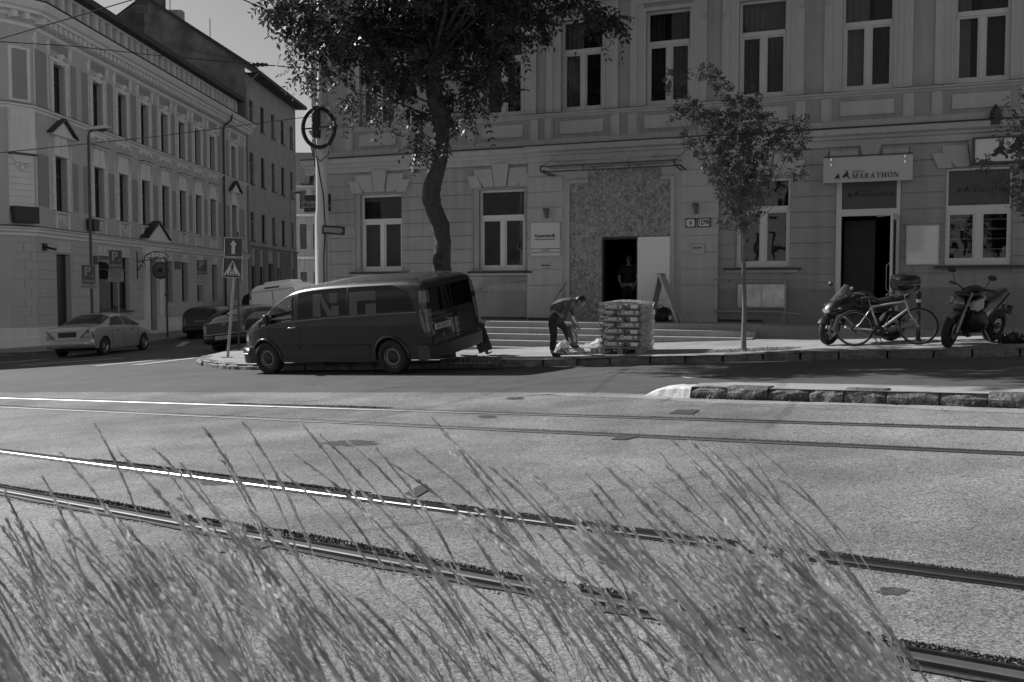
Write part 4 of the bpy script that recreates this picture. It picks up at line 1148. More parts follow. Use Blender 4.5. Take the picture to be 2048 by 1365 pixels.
def interp(x, tab):
    if x <= tab[0][0]: return tab[0][1]
    for (a, b), (c, d) in zip(tab, tab[1:]):
        if x <= c:
            k = (x - a) / (c - a); k = k * k * (3 - 2 * k) if False else k
            return b + (d - b) * k
    return tab[-1][1]
def smooth_tab(tab, n=5):
    "Catmull-Rom through the table points (monotone x)"
    out = []
    for i in range(len(tab) - 1):
        p0 = tab[max(i - 1, 0)]; p1 = tab[i]; p2 = tab[i + 1]; p3 = tab[min(i + 2, len(tab) - 1)]
        for k in range(n):
            t = k / n
            m1 = (p2[1] - p0[1]) / max(1e-6, p2[0] - p0[0]); m2 = (p3[1] - p1[1]) / max(1e-6, p3[0] - p1[0]); h = p2[0] - p1[0]
            v = (2 * t ** 3 - 3 * t * t + 1) * p1[1] + (t ** 3 - 2 * t * t + t) * h * m1 + (-2 * t ** 3 + 3 * t * t) * p2[1] + (t ** 3 - t * t) * h * m2
            out.append((p1[0] + h * t, v))
    out.append(tab[-1]); return out

class Body:
    "x forward, y left, z up; x runs from the rear (0) to the nose (L)"
    def __init__(s, L, W, top, belt, wide, bottom, wheels, wr, n=4.5, th=.16, tilt_rear=0.0, tilt_nose=0.0, arch=1.16, nose_r=.5, rear_r=.12):
        s.L, s.W = L, W; s.top = smooth_tab(top); s.belt = smooth_tab(belt); s.wide = smooth_tab(wide); s.bottom = bottom
        s.wh = wheels; s.wr = wr; s.n = n; s.th = th; s.arch = arch; s.tr = tilt_rear; s.tn = tilt_nose
    def zb(s, x):
        z = interp(x, s.bottom)
        for wx in s.wh:
            r = s.wr * s.arch; d = abs(x - wx)
            if d < r: z = max(z, s.wr + math.sqrt(r * r - d * d) * 1.0)
        return z
    def dims(s, x): return interp(x, s.top), interp(x, s.belt), interp(x, s.wide) * s.W / 2
    def shear(s, x, z):
        k = max(0, 1 - x / .9); q = max(0, 1 - (s.L - x) / .8)
        zt = interp(0, s.top); 
        return x + s.tr * k * max(0, z - .55) ** 1.25 - s.tn * q * max(0, z - .5)
    def side(s, x, z, off=0.0):
        "point on the left side at height z"
        zt, zs, A = s.dims(x)
        if z <= zs:
            zl = .25; t = (z - zl) / max(.01, zs - zl)
            y = A * (1 - .055 * max(0, 1 - t) ** 2 - .012 * max(0, t - .55))
        else:
            q = min(1, (z - zs) / max(.01, zt - zs))
            y = A * .995 * (1 - q ** s.n) ** (1 / s.n) * (1 - s.th * (z - zs) / max(.3, 1) * 1.0)
        return Vector((s.shear(x, z), y + off, z))
    def upper(s, x, a, off=0.0):
        "point over the roof, a = 0 at the left belt .. pi at the right belt"
        zt, zs, A = s.dims(x); ca, sa = math.cos(a), math.sin(a)
        z = zs + (zt - zs) * abs(sa) ** (2 / s.n); y = A * .995 * abs(ca) ** (2 / s.n) * (1 if ca >= 0 else -1)
        y *= 1 - s.th * (z - zs)
        return Vector((s.shear(x, z), y, z))
    QS = (0, .03, .08, .16, .3, .45, .6, .72, .80, .86, .91, .95, .98)
    def qa(s, q): return math.asin(min(1, q ** (s.n / 2)))
    def section(s, x, ns=9):
        zt, zs, A = s.dims(x); zb = s.zb(x); pts = []
        for i in range(ns): pts.append(s.side(x, min(zb, zs - .02) + (zs - min(zb, zs - .02)) * i / ns))
        an = [s.qa(q) for q in s.QS]; la = an[-1]
        an += [la + (math.pi / 2 - la) * k / 5 for k in range(1, 6)]
        up = [s.upper(x, a) for a in an]
        pts += up + [Vector((p.x, -p.y, p.z)) for p in up[:-1][::-1]]
        pts += [Vector((p.x, -p.y, p.z)) for p in pts[:ns][::-1]]
        return pts
    def q_patch(s, q0, q1, x0, x1, name, m, parent, left=True, off=.006, n=14, corner=0.0):
        "side glass between two heights given as shares of the cabin height"
        mb = MB(); rings = []; sg = 1 if left else -1
        for i in range(n + 1):
            x = x0 + (x1 - x0) * i / n; zt, zs, A = s.dims(x); r = []
            qq = q1
            if corner and x < x0 + corner: k = (x0 + corner - x) / corner; qq = q0 + (q1 - q0) * math.sqrt(max(0, 1 - k ** 2.4))
            for j in range(9):
                q = q0 + (qq - q0) * j / 8; p = s.upper(x, s.qa(q)); r.append((p.x, sg * (p.y + off), p.z))
            rings.append(r)
        mb.loft(rings, closed=False, smooth=True); o = mb.build(name, m, parent)
        f = MB(); out = [rings[0][j] for j in range(9)] + [r[-1] for r in rings] + [rings[-1][j] for j in range(8, -1, -1)] + [r[0] for r in rings[::-1]]
        cl = [out[0]]
        for p in out[1:]:
            if (Vector(p) - Vector(cl[-1])).length > .004: cl.append(p)
        f.tube(cl, .009, 5, caps=False); f.build('seal', M_trimb, o)
        return o
    def mesh(s, m, parent, name='body', cut=None, extra=()):
        xs = [s.L * i / 46 for i in range(47)]
        for wx in s.wh: xs += [wx + s.wr * s.arch * k for k in (-1.001, -.99, -.96, -.9, -.8, -.66, -.5, -.3, -.1, .1, .3, .5, .66, .8, .9, .96, .99, 1.001)]
        xs += [.02, .05, .1, s.L - .02, s.L - .05, s.L - .1, s.L - .15]
        xs += list(extra)
        xs = sorted({round(min(s.L, max(0, v)), 4) for v in xs})
        mb = MB(); R_ = [s.section(x) for x in xs]; mb.loft(R_, closed=False, smooth=True)
        if cut:
            npts = len(R_[0]); keep = []
            for fi, f in enumerate(mb.f):
                i, j = divmod(f[0], npts); xm = (xs[i] + xs[i + 1]) / 2; jj = j if j < npts // 2 else npts - 2 - j
                q = (s.QS[jj - 9] + s.QS[min(jj - 8, len(s.QS) - 1)]) / 2 if 9 <= jj < 9 + len(s.QS) - 1 else (-1 if jj < 9 else 2)
                if not any(a < xm < b and c < q < d for a, b, c, d in cut): keep.append(f)
            mb.f = keep; mb.mi = [0] * len(keep); mb.sm = [True] * len(keep)
        for r in (R_[0], R_[-1]):
            h = len(r) // 2; mb.loft([[r[i], r[-1 - i]] for i in range(h)], closed=False, smooth=False)
        return mb.build(name, m, parent)
    def side_patch(s, zlo, zhi, x0, x1, name, m, parent, left=True, off=.006, n=18, nz=6):
        "panel following the side between two curves"
        mb = MB(); rings = []; sg = 1 if left else -1
        for i in range(n + 1):
            x = x0 + (x1 - x0) * i / n; a, b = zlo(x), zhi(x); r = []
            for j in range(nz + 1):
                p = s.side(x, a + (b - a) * j / nz); r.append((p.x, sg * (p.y + off), p.z))
            rings.append(r)
        mb.loft(rings, closed=False, smooth=True); return mb.build(name, m, parent)
    def over_patch(s, x0, x1, a0, a1, name, m, parent, off=.006, n=14, na=14):
        mb = MB(); rings = []
        for i in range(n + 1):
            x = x0 + (x1 - x0) * i / n; r = []
            for j in range(na + 1):
                a = a0 + (a1 - a0) * j / na; p = s.upper(x, a)
                e1 = s.upper(x + .02, a) - s.upper(x - .02, a); e2 = s.upper(x, a + .02) - s.upper(x, a - .02)
                nn = e2.cross(e1)
                if nn.length > 1e-9: nn.normalize()
                if nn.z < 0 and abs(nn.z) > .1: nn = -nn
                r.append(p + nn * off)
            rings.append(r)
        mb.loft(rings, closed=False, smooth=True); return mb.build(name, m, parent)

def wheel(parent, x, y, r, wd, style='steel', sgn=1, name='wheel'):
    "wheel with its hub at (x, y, r), outer face towards +y*sgn"
    o = sgn
    t = MB(); w2 = wd / 2
    t.lathe([(r * .62, -w2 * .9), (r * .74, -w2), (r * .93, -w2 * .96), (r, -w2 * .7), (r, w2 * .7), (r * .93, w2 * .96), (r * .74, w2), (r * .64, w2 * .92), (r * .62, w2 * .5)], origin=(x, y, r), axis='y', n=40)
    t = t.build(name, M_rubber, parent)
    d = MB(); c = y + o * w2 * .80
    d.lathe([(r * .66, w2 * .90 * o), (r * .63, w2 * .55 * o), (r * .56, w2 * .42 * o)], origin=(x, y, r), axis='y', n=40)
    if style == 'steel':
        d.lathe([(r * .56, w2 * .42 * o), (r * .44, w2 * .62 * o), (r * .40, w2 * .58 * o), (r * .36, w2 * .40 * o), (.001, w2 * .48 * o)], origin=(x, y, r), axis='y', n=40)
        d.build('rim', M_rim, t)
        d = MB()
        for k in range(16):
            a = 2 * math.pi * k / 16; cx, cz = x + r * .515 * math.cos(a), r + r * .515 * math.sin(a); q = w2 * .56
            d.lathe([(r * .055, q * o), (.0005, (q + .012) * o)], origin=(cx, y, cz), axis='y', n=8)
        d.build('vent_holes', M_under, t)
        d = MB(); d.lathe([(r * .36, w2 * .44 * o), (r * .34, w2 * .62 * o), (r * .12, w2 * .7 * o), (.001, w2 * .7 * o)], origin=(x, y, r), axis='y', n=24); d.build('hub_cap', M_trimb, t)
    else:
        d.lathe([(.001, w2 * .55 * o), (r * .16, w2 * .55 * o), (r * .17, w2 * .35 * o)], origin=(x, y, r), axis='y', n=20)
        for k in range(7):
            a = 2 * math.pi * k / 7; u = Vector((math.cos(a), 0, math.sin(a))); v_ = Vector((-math.sin(a), 0, math.cos(a)))
            P = Vector((x, y + o * w2 * .52, r)); q0, q1 = P + u * r * .12, P + u * r * .60 - Vector((0, o * .01, 0))
            d.bar(q0, q1, .045, .02, up=(0, 1, 0))
        d.build('rim', M_alloy, t)
        d = MB(); d.lathe([(r * .57, w2 * .1 * o), (.001, w2 * .1 * o)], origin=(x, y, r), axis='y', n=24); d.build('brake_disc', M_under, t)
    return t

def plate(parent, txt, M, w_=.52, h=.11, m=M_plate, name='number_plate'):
    b = MB(); b.bbox(-w_ / 2, w_ / 2, -.006, .006, -h / 2, h / 2, .002); b.m = 1
    b.box(-w_ / 2 + .005, w_ / 2 - .005, -.0065, -.0062, -h / 2 + .004, -h / 2 + .008)
    text_mb(b, txt, h * .92, MXZ(0, -.008, 0), depth=.003, sx=.95)
    b.xf(M); return b.build(name, [m, M_ink], parent)
def frame_M(origin, fwd, up=None, left=None):
    x = Vector(fwd).normalized()
    if left is not None: y = Vector(left); y = (y - x * y.dot(x)).normalized(); z = x.cross(y)
    else:
        z = Vector(up); z = (z - x * z.dot(x)).normalized(); y = z.cross(x)
    m = Matrix((x, y, z)).transposed().to_4x4(); m.translation = Vector(origin); return m
REAR = Matrix.Rotation(R(-90), 4, 'Z')      # writes facing backwards (-x): local x -> -y

def van():
    L, W = 5.02, 1.80; wr = .335; rx, fx = .93, 4.17
    top = [(0, 1.70), (.10, 1.745), (.4, 1.775), (1.2, 1.79), (2.4, 1.785), (3.1, 1.74), (3.42, 1.665), (3.8, 1.46), (4.18, 1.22), (4.42, 1.10), (4.72, .95), (4.9, .82), (5.0, .68), (5.02, .60)]
    belt = [(0, 1.16), (1.0, 1.15), (2.5, 1.11), (3.4, 1.06), (4.1, 1.0), (4.5, .90), (4.8, .74), (4.95, .60), (5.02, .54)]
    wide = [(0, .93), (.06, .965), (.25, .985), (1, 1), (3.4, 1), (4.2, .985), (4.55, .93), (4.8, .82), (4.95, .68), (5.02, .56)]
    b = Body(L, W, top, belt, wide, [(0, .36), (.35, .30), (1.4, .25), (3.6, .25), (4.6, .22), (5.02, .26)], (rx, fx), wr, n=8.0, th=.15, tilt_rear=.05)
    RL, FLw, RR = gr(793, 748), gr(537, 748), gr(878, 724, .13)
    f = FLw - RL; M0 = frame_M(RL, f, left=RL - RR)
    # hub line of the left wheels sits at local (rx, +.82)
    M_ = M0 @ Matrix.Translation((-rx, -.80, 0))
    root = thing('van', 'dark passenger van with letters on its long tinted side window, parked half on the pavement', 'van', M=M_)
    paint = mat('van_paint', .022, rough=.3, coat=.7, spec=.25, var=.1, scale=2)
    DW = (3.30, 3.90); body = b.mesh(paint, root, cut=[(DW[0], DW[1], .08, .86), (3.55, 4.25, 1.5, 3)], extra=(3.30, 3.90, 3.55, 4.25))
    # tinted side glass
    def rnd_hi(x0, x1, zh, r0=.12, r1=.30):
        def g(x):
            z = zh
            if x < x0 + r0: z -= r0 - math.sqrt(max(0, r0 * r0 - (x0 + r0 - x) ** 2))
            if x > x1 - r1: z -= (r1 - math.sqrt(max(0, r1 * r1 - (x - x1 + r1) ** 2)))
            return z
        return g
    for left in (True, False):
        b.q_patch(.08, .86, .26, 1.83, 'side_window', M_cglass, root, left, n=30, corner=.62)
        b.q_patch(.08, .86, 1.85, 3.12, 'side_window', M_cglass, root, left, n=14)
        b.q_patch(.08, .86, 3.30, 3.90, 'door_window', M_cglass_t, root, left, n=12)
        b.q_patch(.10, .62, 3.98, 4.26, 'quarter_window', M_cglass, root, left, n=8)
    for left in (1, -1):
        mb = MB(); mb.tube([(p.x, left * (p.y + .004), p.z) for p in (b.side(x, b.dims(x)[1] + .02) for x in (.2, .8, 1.5, 2.3, 3.0, 3.6, 4.0))], .008, 5); mb.build('belt_highlight', M_steel, root)  # thin pale tube added in place of the highlight along the belt
    # letters on the window
    mb = MB(); yy = lambda x, z: b.side(x, z).y + .014
    def letter(poly):
        # poly in (x, z), drawn as small cells hugging the glass
        (ax, az), (bx, bz), (cx_, cz_), (dx_, dz_) = poly
        for k in range(8):
            t, u = k / 8, (k + 1) / 8; q = [(ax + (dx_ - ax) * t, az + (dz_ - az) * t), (bx + (cx_ - bx) * t, bz + (cz_ - bz) * t), (bx + (cx_ - bx) * u, bz + (cz_ - bz) * u), (ax + (dx_ - ax) * u, az + (dz_ - az) * u)]
            mb.add([(b.side(x, z).x, yy(x, z), z) for x, z in q], [(0, 1, 2, 3)])
    Z0, Z1 = 1.17, 1.61
    cells = [[(2.74, Z0), (2.52, Z0), (2.54, Z1), (2.72, Z1)], [(2.36, Z0), (2.20, Z0), (2.50, Z1), (2.62, Z1)], [(2.30, 1.42), (2.08, 1.42), (2.08, Z1), (2.30, Z1)], [(2.26, Z0), (2.06, Z0), (2.06, 1.37), (2.26, 1.37)],
             [(1.80, Z0), (1.60, Z0), (1.60, Z1), (1.80, Z1)], [(1.60, 1.44), (1.14, 1.44), (1.14, Z1), (1.60, Z1)], [(1.40, Z0), (1.14, Z0), (1.14, 1.38), (1.40, 1.38)]]
    for c in cells: letter(c)
    mb.build('lettering', mat('window_film', .07, rough=.35), root)
    # doors: shut lines, mouldings, handle
    mb = MB()
    def line(pts, r=.006, left=True):
        mb.tube([(b.side(x, z).x, (b.side(x, z).y + .001) * (1 if left else -1), z) for x, z in pts], r, 5)
    for left in (True, False):
        line([(3.16, z) for z in (.30, .5, .7, .9, 1.1, 1.3, 1.5, 1.7)], left=left); line([(4.02, .98), (4.0, .8), (3.93, .55), (3.82, .33)], left=left)
        line([(3.82, .33), (3.5, .32), (3.16, .32)], left=left); line([(1.55, .32), (3.1, .32)], left=left)
        line([(1.55, 1.07), (2.2, 1.07), (3.1, 1.05)], .004, left); line([(3.30, .32), (3.28, .55), (3.3, .70), (3.22, .74), (3.16, .74)], .004, left)
    mb.build('shut_lines', M_trimb, root)
    mb = MB()
    for x0, x1 in ((1.42, 3.12), (3.2, 3.72)):
        b.side_patch(lambda x: .525, lambda x: .59, x0, x1, 'rubbing_strip', M_trimb, root, True, off=.018, nz=1, n=10)
    b.side_patch(lambda x: .60, lambda x: .63, .1, .55, 'rubbing_strip', M_trimb, root, True, off=.012, nz=1, n=6)
    for left in (True, False):
        sg = 1 if left else -1
        mb = MB(); y0 = b.side(3.32, .97).y
        mb.tube([(3.25, sg * (y0 + .0), .97), (3.27, sg * (y0 + .04), .972), (3.42, sg * (y0 + .045), .965), (3.45, sg * (y0 + .005), .96)], .016, 8); mb.build('door_handle', M_chrome if left else M_trimb, root)
        mb = MB(); mb.ball((3.93, sg * .98, 1.15), .085, 12, sq=(.7, .8, 1.35)); mb.tube([(3.95, sg * .9, 1.08), (3.93, sg * 1.0, 1.08)], .035, 8)
        mi = mb.build('mirror', M_trimb, root)
        mb = MB(); mb.ball((3.955, sg * .98, 1.16), .082, 12, sq=(.7, .82, 1.3)); mb.build('mirror_shell', paint, mi)
        # wheel arch lips
        for wx in (rx, fx):
            mb = MB(); rr_ = wr * 1.16; pts = []
            for k in range(19):
                a = math.pi * (k / 18); x = wx + rr_ * 1.03 * math.cos(a); z = wr + rr_ * 1.03 * math.sin(a)
                q = b.side(x, z); pts.append((x, sg * (q.y + .004), z))
            mb.tube(pts, .03, 8); mb.build('wheel_arch', paint, root)
    mb = MB(); mb.ball((4.06, b.side(4.06, .72).y, .72), .022, 8); mb.build('side_repeater', M_lamp, root)
    # front lights, grille
    for left in (True, False):
        mb = MB(); sg = 1 if left else -1
        r = []
        for i in range(8):
            x = 4.66 + .30 * i / 7; row = []
            for j in range(5):
                z0 = .70 - .03 * i / 7; z1 = interp(x, b.belt) + .04
                z = z0 + (z1 - z0) * j / 4; q = b.side(x, min(z, z1)); row.append((q.x, sg * (q.y + .012), z))
            r.append(row)
        mb.loft(r, closed=False, smooth=True); mb.build('headlight', M_lamp, root)
    mb = MB(); mb.box(4.95, 5.035, -.5, .5, .48, .66); mb.build('grille', M_trimb, root)
    # windscreen
    b.over_patch(3.50, 4.30, 1.0, math.pi - 1.0, 'windscreen', M_cglass_t, root)
    # bumpers
    for nm, x0, x1, z0, z1 in (('rear_bumper', -.09, .30, .27, .56),):
        mb = MB(); rings = []
        for k in range(15):
            t = -1 + 2 * k / 14; y = .915 * t; back = x0 + .10 * abs(t) ** 3
            rings.append([(back, y, z0 + .02), (back - .015, y, z1 - .03), (back + .03, y, z1), (max(x1, back + .05), y * .97, z1), (max(x1, back + .05), y * .97, z0)])
        mb.loft(rings, caps=True, smooth=False); mb.build(nm, mat('bumper_grey', .035, rough=.4), root)
    mb = MB(); rings = []
    for k in range(21):
        t = -1 + 2 * k / 20; y = .88 * math.sin(t * math.pi / 2); fr_ = 5.06 - .42 * abs(t) ** 2.6
        rings.append([(fr_, y, .24), (fr_ + .02, y, .42), (fr_ - .0, y, .56), (fr_ - .2, y, .56), (fr_ - .2, y, .24)])
    mb.loft(rings, caps=True, smooth=True); mb.build('front_bumper', paint, root)
    mb = MB(); mb.tube([(5.09 - .42 * abs(t) ** 2.6, .895 * math.sin(t * math.pi / 2), .44) for t in [-1 + k / 10 for k in range(21)]], .012, 6); mb.build('bumper_strip', M_steel, root)
    # rear face: two leaf doors with tinted windows
    xr = lambda z, o=0.0: b.shear(0, z) - .008 - o
    def rear(poly, o=0.0, mbx=None): (mbx or mb).add([(xr(z, o), y, z) for y, z in poly], [tuple(range(len(poly)))])
    for sg, nm in ((1, 'l'), (-1, 'r')):
        mb = MB(); y0, y1 = .02, .75
        def yy2(z): return y1 - max(0, z - 1.1) * .13
        row = [[(sg * (y0 + (yy2(z) - y0) * k / 4), z) for k in range(5)] for z in (1.14, 1.25, 1.36, 1.46, 1.54, 1.58)]
        rings = [[(xr(z, .004), y, z) for y, z in q] for q in row]; mb.loft(rings, closed=False); mb.build('rear_window', M_cglass, root)
        # tall tail light at the corner
        mb = MB(); rings = []
        for z in (.70, .80, .95, 1.10, 1.22, 1.34, 1.46, 1.56):
            k = (z - .70) / .86; wv = .13 * math.sin(min(1, k * 2.2 + .15) * math.pi / 2) * (1 - .45 * max(0, k - .6))
            q = b.side(.16, z); q0 = b.side(.02, z)
            rings.append([(xr(z, .008), sg * (q0.y - wv), z), (xr(z, .012), sg * (q0.y - .005), z), (q0.x + .02, sg * (q0.y + .012), z), (b.side(.02 + .12 * wv / .13, z).x, sg * (b.side(.02 + .12 * wv / .13, z).y + .008), z)])
        mb.loft(rings[:2], closed=False); mb.m = 1; mb.loft(rings[1:5], closed=False); mb.m = 0; mb.loft(rings[4:6], closed=False); mb.m = 1; mb.loft(rings[5:], closed=False); mb.build('tail_light', [M_lampd, mat('tail_lamp_pale', .13, rough=.15, coat=1, var=.3, scale=20)], root)
    mb = MB(); mb.tube([(xr(z, .004), 0, z) for z in (.55, .7, .9, 1.1, 1.3, 1.5, 1.62)], .007, 5)
    for sg in (1, -1): mb.tube([(xr(z, .004), sg * (.78 - max(0, z - 1.1) * .13), z) for z in (.6, .7, .9, 1.1, 1.3, 1.5, 1.58)], .006, 5)
    mb.tube([(xr(1.62, .004), y, 1.62 + .01 * (1 - abs(y))) for y in (-.75, -.4, 0, .4, .75)], .006, 5); mb.tube([(xr(.62, .004), y, .62) for y in (-.83, .83)], .006, 5); mb.build('door_gaps', M_trimb, root)
    mb = MB(); mb.bar((xr(1.03, .03), .06, 1.03), (xr(1.03, .03), .74, 1.03), .05, .035); mb.build('trim_bar', M_steeld, root)
    mb = MB(); mb.tube([(xr(.98, .01), .08, 1.0), (xr(1.15, .02), .10, 1.15), (xr(1.45, .02), .16, 1.45)], .011, 6); mb.build('wiper', M_trimb, root)
    mb = MB(); mb.bbox(-.05, .05, -.02, .02, -.03, .03, .008); mb.xf(Matrix.Translation((xr(1.0, .02), -.14, 1.0)) @ Matrix.Rotation(R(90), 4, 'Z')); mb.build('door_handle', M_trimb, root)
    plate(root, 'BA-555OS', Matrix.Translation((xr(.86, .014), .42, .86)) @ REAR)
    mb = MB(); rear([(.80, .42), (.06, .42), (.06, .66), (.80, .66)], .006); mb.build('rear_panel', mat('dusty_panel', .07, var=.6, scale=5, rough=.6), root)
    # roof ribs
    mb = MB()
    for k in range(6):
        y = -.55 + k * .22; pts = []
        for i in range(12):
            x = .35 + i * .24; zt_, zs_, A_ = b.dims(x); yn = min(.999, abs(y) / (A_ * .995 * (1 - b.th * (zt_ - zs_)))); pts.append((x, y, zs_ + (zt_ - zs_) * (1 - yn ** b.n) ** (1 / b.n)))
        mb.tube(pts, .012, 5)
    mb.build('roof_ribs', paint, root)
    # underside and cabin
    mb = MB(); mb.box(.1, 4.85, -.60, .60, .24, .5); mb.box(1.4, 3.7, -.82, .82, .24, .5); 
    mb.box(.1, .55, -.8, .8, .36, .5); mb.build('underbody', M_under, root)
    mb = MB(); mb.box(3.62, 4.2, -.8, .8, .85, 1.12); mb.build('dashboard', M_trimb, root)
    mb = MB(); mb.lathe([(.19, 0), (.205, .012), (.22, 0), (.205, -.012), (.19, 0)], n=24); mb.xf(Matrix.Translation((3.62, .38, 1.20)) @ Matrix.Rotation(R(-62), 4, 'Y')); mb.build('steering_wheel', M_trimb, root)
    for y in (.42, -.42):
        mb = MB(); mb.bbox(2.9, 3.05, y - .22, y + .22, .8, 1.38, .04); mb.bbox(2.93, 3.02, y - .13, y + .13, 1.38, 1.56, .03); mb.bbox(2.95, 3.4, y - .22, y + .22, .75, .92, .04); mb.build('seat', M_trimb, root)
    for x, st_ in ((rx, 1), (fx, 1)):
        wheel(root, x, .79, wr, .22, 'steel', 1); wheel(root, x, -.79, wr, .22, 'steel', -1)
    return root
van()

def saloon(M_, label, paint, plate_txt, grp=None, style='sedan', plate_m=None, alloy=True, name='car', lampm=None, partsfull=True):
    wr = .305
    if style == 'sedan':
        L, W = 4.35, 1.70; rx, fx = .85, 3.50
        top = [(0, .90), (.1, .985), (.55, 1.02), (.85, 1.07), (1.2, 1.25), (1.55, 1.38), (2.0, 1.425), (2.5, 1.40), (2.85, 1.28), (3.3, 1.02), (3.7, .95), (4.1, .83), (4.3, .66), (4.35, .6)]
        belt = [(0, .84), (.3, .93), (1.2, .955), (2.4, .93), (3.2, .90), (3.8, .80), (4.2, .66), (4.35, .55)]
        rearw = (.86, 1.50); sidew = (1.08, 3.02); tilt = .10
    elif style == 'hatch':
        L, W = 4.05, 1.70; rx, fx = .72, 3.25
        top = [(0, .93), (.08, 1.0), (.3, 1.18), (.6, 1.33), (1.0, 1.41), (1.6, 1.43), (2.1, 1.40), (2.5, 1.26), (2.95, 1.02), (3.4, .94), (3.8, .82), (4.0, .66), (4.05, .6)]
        belt = [(0, .88), (.3, .96), (1.2, .96), (2.4, .92), (3.0, .88), (3.6, .78), (3.9, .64), (4.05, .55)]
        rearw = (.10, .62); sidew = (.62, 2.62); tilt = .12
    elif style == 'estate':
        L, W = 4.5, 1.74; rx, fx = .85, 3.5
        top = [(0, 1.18), (.06, 1.32), (.3, 1.43), (1.0, 1.47), (2.0, 1.47), (2.5, 1.43), (2.9, 1.28), (3.35, 1.04), (3.8, .96), (4.2, .84), (4.45, .66), (4.5, .6)]
        belt = [(0, .92), (.3, .96), (1.2, .97), (2.4, .94), (3.2, .90), (3.9, .80), (4.3, .66), (4.5, .55)]
        rearw = None; sidew = (.3, 3.0); tilt = .10
    wide = [(0, .90), (.05, .945), (.2, .975), (.8, 1), (L - 1.3, 1), (L - .6, .95), (L - .25, .86), (L - .08, .74), (L, .62)]
    b = Body(L, W, top, belt, wide, [(0, .34), (.3, .27), (1.3, .21), (L - 1.3, .21), (L - .3, .2), (L, .24)], (rx, fx), wr, n=3.4 if style != 'estate' else 4.2, th=.30, tilt_rear=tilt, arch=1.14)
    root = thing(name, label, 'car', M=M_ @ Matrix.Translation((-rx, 0, 0)), group=grp)
    b.mesh(paint, root)
    bx0, bx1 = sidew
    for left in (True, False):
        def hi(x):
            zt, zs, A = b.dims(x); m_ = .13
            e0 = min(1, max(0, (x - bx0) / .35)); e1 = min(1, max(0, (bx1 + .12 - x) / .2))
            return max(zs + .03, zs + (zt - m_ - zs) * min(e0 ** .6, 1))
        mid = (bx0 + bx1) / 2 + .05
        b.side_patch(lambda x: b.dims(x)[1] + .025, hi, bx0 + .05, mid - .03, 'side_window', M_cglass, root, left, n=14)
        b.side_patch(lambda x: b.dims(x)[1] + .025, hi, mid + .03, bx1 + .1, 'side_window', M_cglass, root, left, n=14)
        sg = 1 if left else -1
        mb = MB()
        def line(pts, r=.005): mb.tube([(b.side(x, z).x, sg * (b.side(x, z).y + .001), z) for x, z in pts], r, 4)
        for x in (mid, bx1 + .02, bx0 + .25): line([(x, z) for z in (.26, .45, .65, .85, .94)])
        line([(bx0 + .25, .26), (bx1 + .02, .26)]); mb.build('shut_lines', M_trimb, root)
        b.side_patch(lambda x: .46, lambda x: .50, rx + .5, fx - .45, 'rubbing_strip', M_trimb if style != 'sedan' else paint, root, left, off=.012, nz=1, n=8)
        for x in (mid - .55, mid + .45):
            y0 = b.side(x, .82).y; mb = MB(); mb.tube([(x, sg * y0, .82), (x + .02, sg * (y0 + .03), .82), (x + .15, sg * (y0 + .03), .82), (x + .17, sg * y0, .82)], .012, 6); mb.build('door_handle', M_trimb, root)
        mb = MB(); mb.ball((bx1 - .12, sg * .92, .98), .085, 10, sq=(.6, 1.1, .8)); mb.build('mirror', paint, root)
    if rearw: b.over_patch(rearw[0], rearw[1], .62, math.pi - .62, 'rear_window', M_cglass, root)
    xr = lambda z: b.shear(0, z) - .006
    if style == 'estate':
        mb = MB(); mb.add([(xr(z), y, z) for y, z in ((-.68, 1.0), (.68, 1.0), (.6, 1.30), (-.6, 1.30))], [(0, 1, 2, 3)]); mb.build('rear_window', M_cglass, root)
    wx0 = [t for t in b.top if t[0] > L * .55]
    b.over_patch(bx1 - .45, bx1 + .25, .7, math.pi - .7, 'windscreen', M_cglass, root)
    mb = MB(); rings = []
    for k in range(17):
        t = -1 + 2 * k / 16; y = W / 2 * .985 * math.sin(t * math.pi / 2); back = -.07 + .26 * abs(t) ** 4
        rings.append([(back + .03, y, .30), (back - .01, y, .40), (back - .01, y, .54), (back + .03, y, .58), (.27, y * .96, .58), (.27, y * .96, .30)])
    mb.loft(rings, caps=True, smooth=True); mb.build('rear_bumper', paint, root)
    # tail lamps wrap the corners
    for sg in (1, -1):
        mb = MB(); rings = []
        for k in range(6):
            z = .62 + (.26 if style != 'estate' else .34) * k / 5; w_in = .36 - .28 * k / 5 if style == 'sedan' else .16; q = b.side(.02, z)
            q2 = b.side(.22 - (.16 * k / 5 if style == 'sedan' else 0), z)
            rings.append([(xr(z) - .004, sg * (q.y - w_in), z), (xr(z) - .006, sg * (q.y - .02), z), (q.x + .03, sg * (b.side(.03, z).y + .008), z), (q2.x, sg * (q2.y + .006), z)])
        mb.loft(rings, closed=False, smooth=True); mb.build('tail_light', lampm or M_lampd, root)
    zp = .75 if style == 'sedan' else (.46 if style == 'hatch' else .80)
    bo = .085 if style == 'hatch' else .02
    mb = MB(); mb.box(-.31, .31, -.003, .003, -.085, .085); mb.xf(Matrix.Translation((xr(zp) - bo + .008, 0, zp)) @ REAR); mb.build('plate_recess', M_trimb, root)
    plate(root, plate_txt, Matrix.Translation((xr(zp) - bo, 0, zp)) @ REAR, m=plate_m or M_plate)
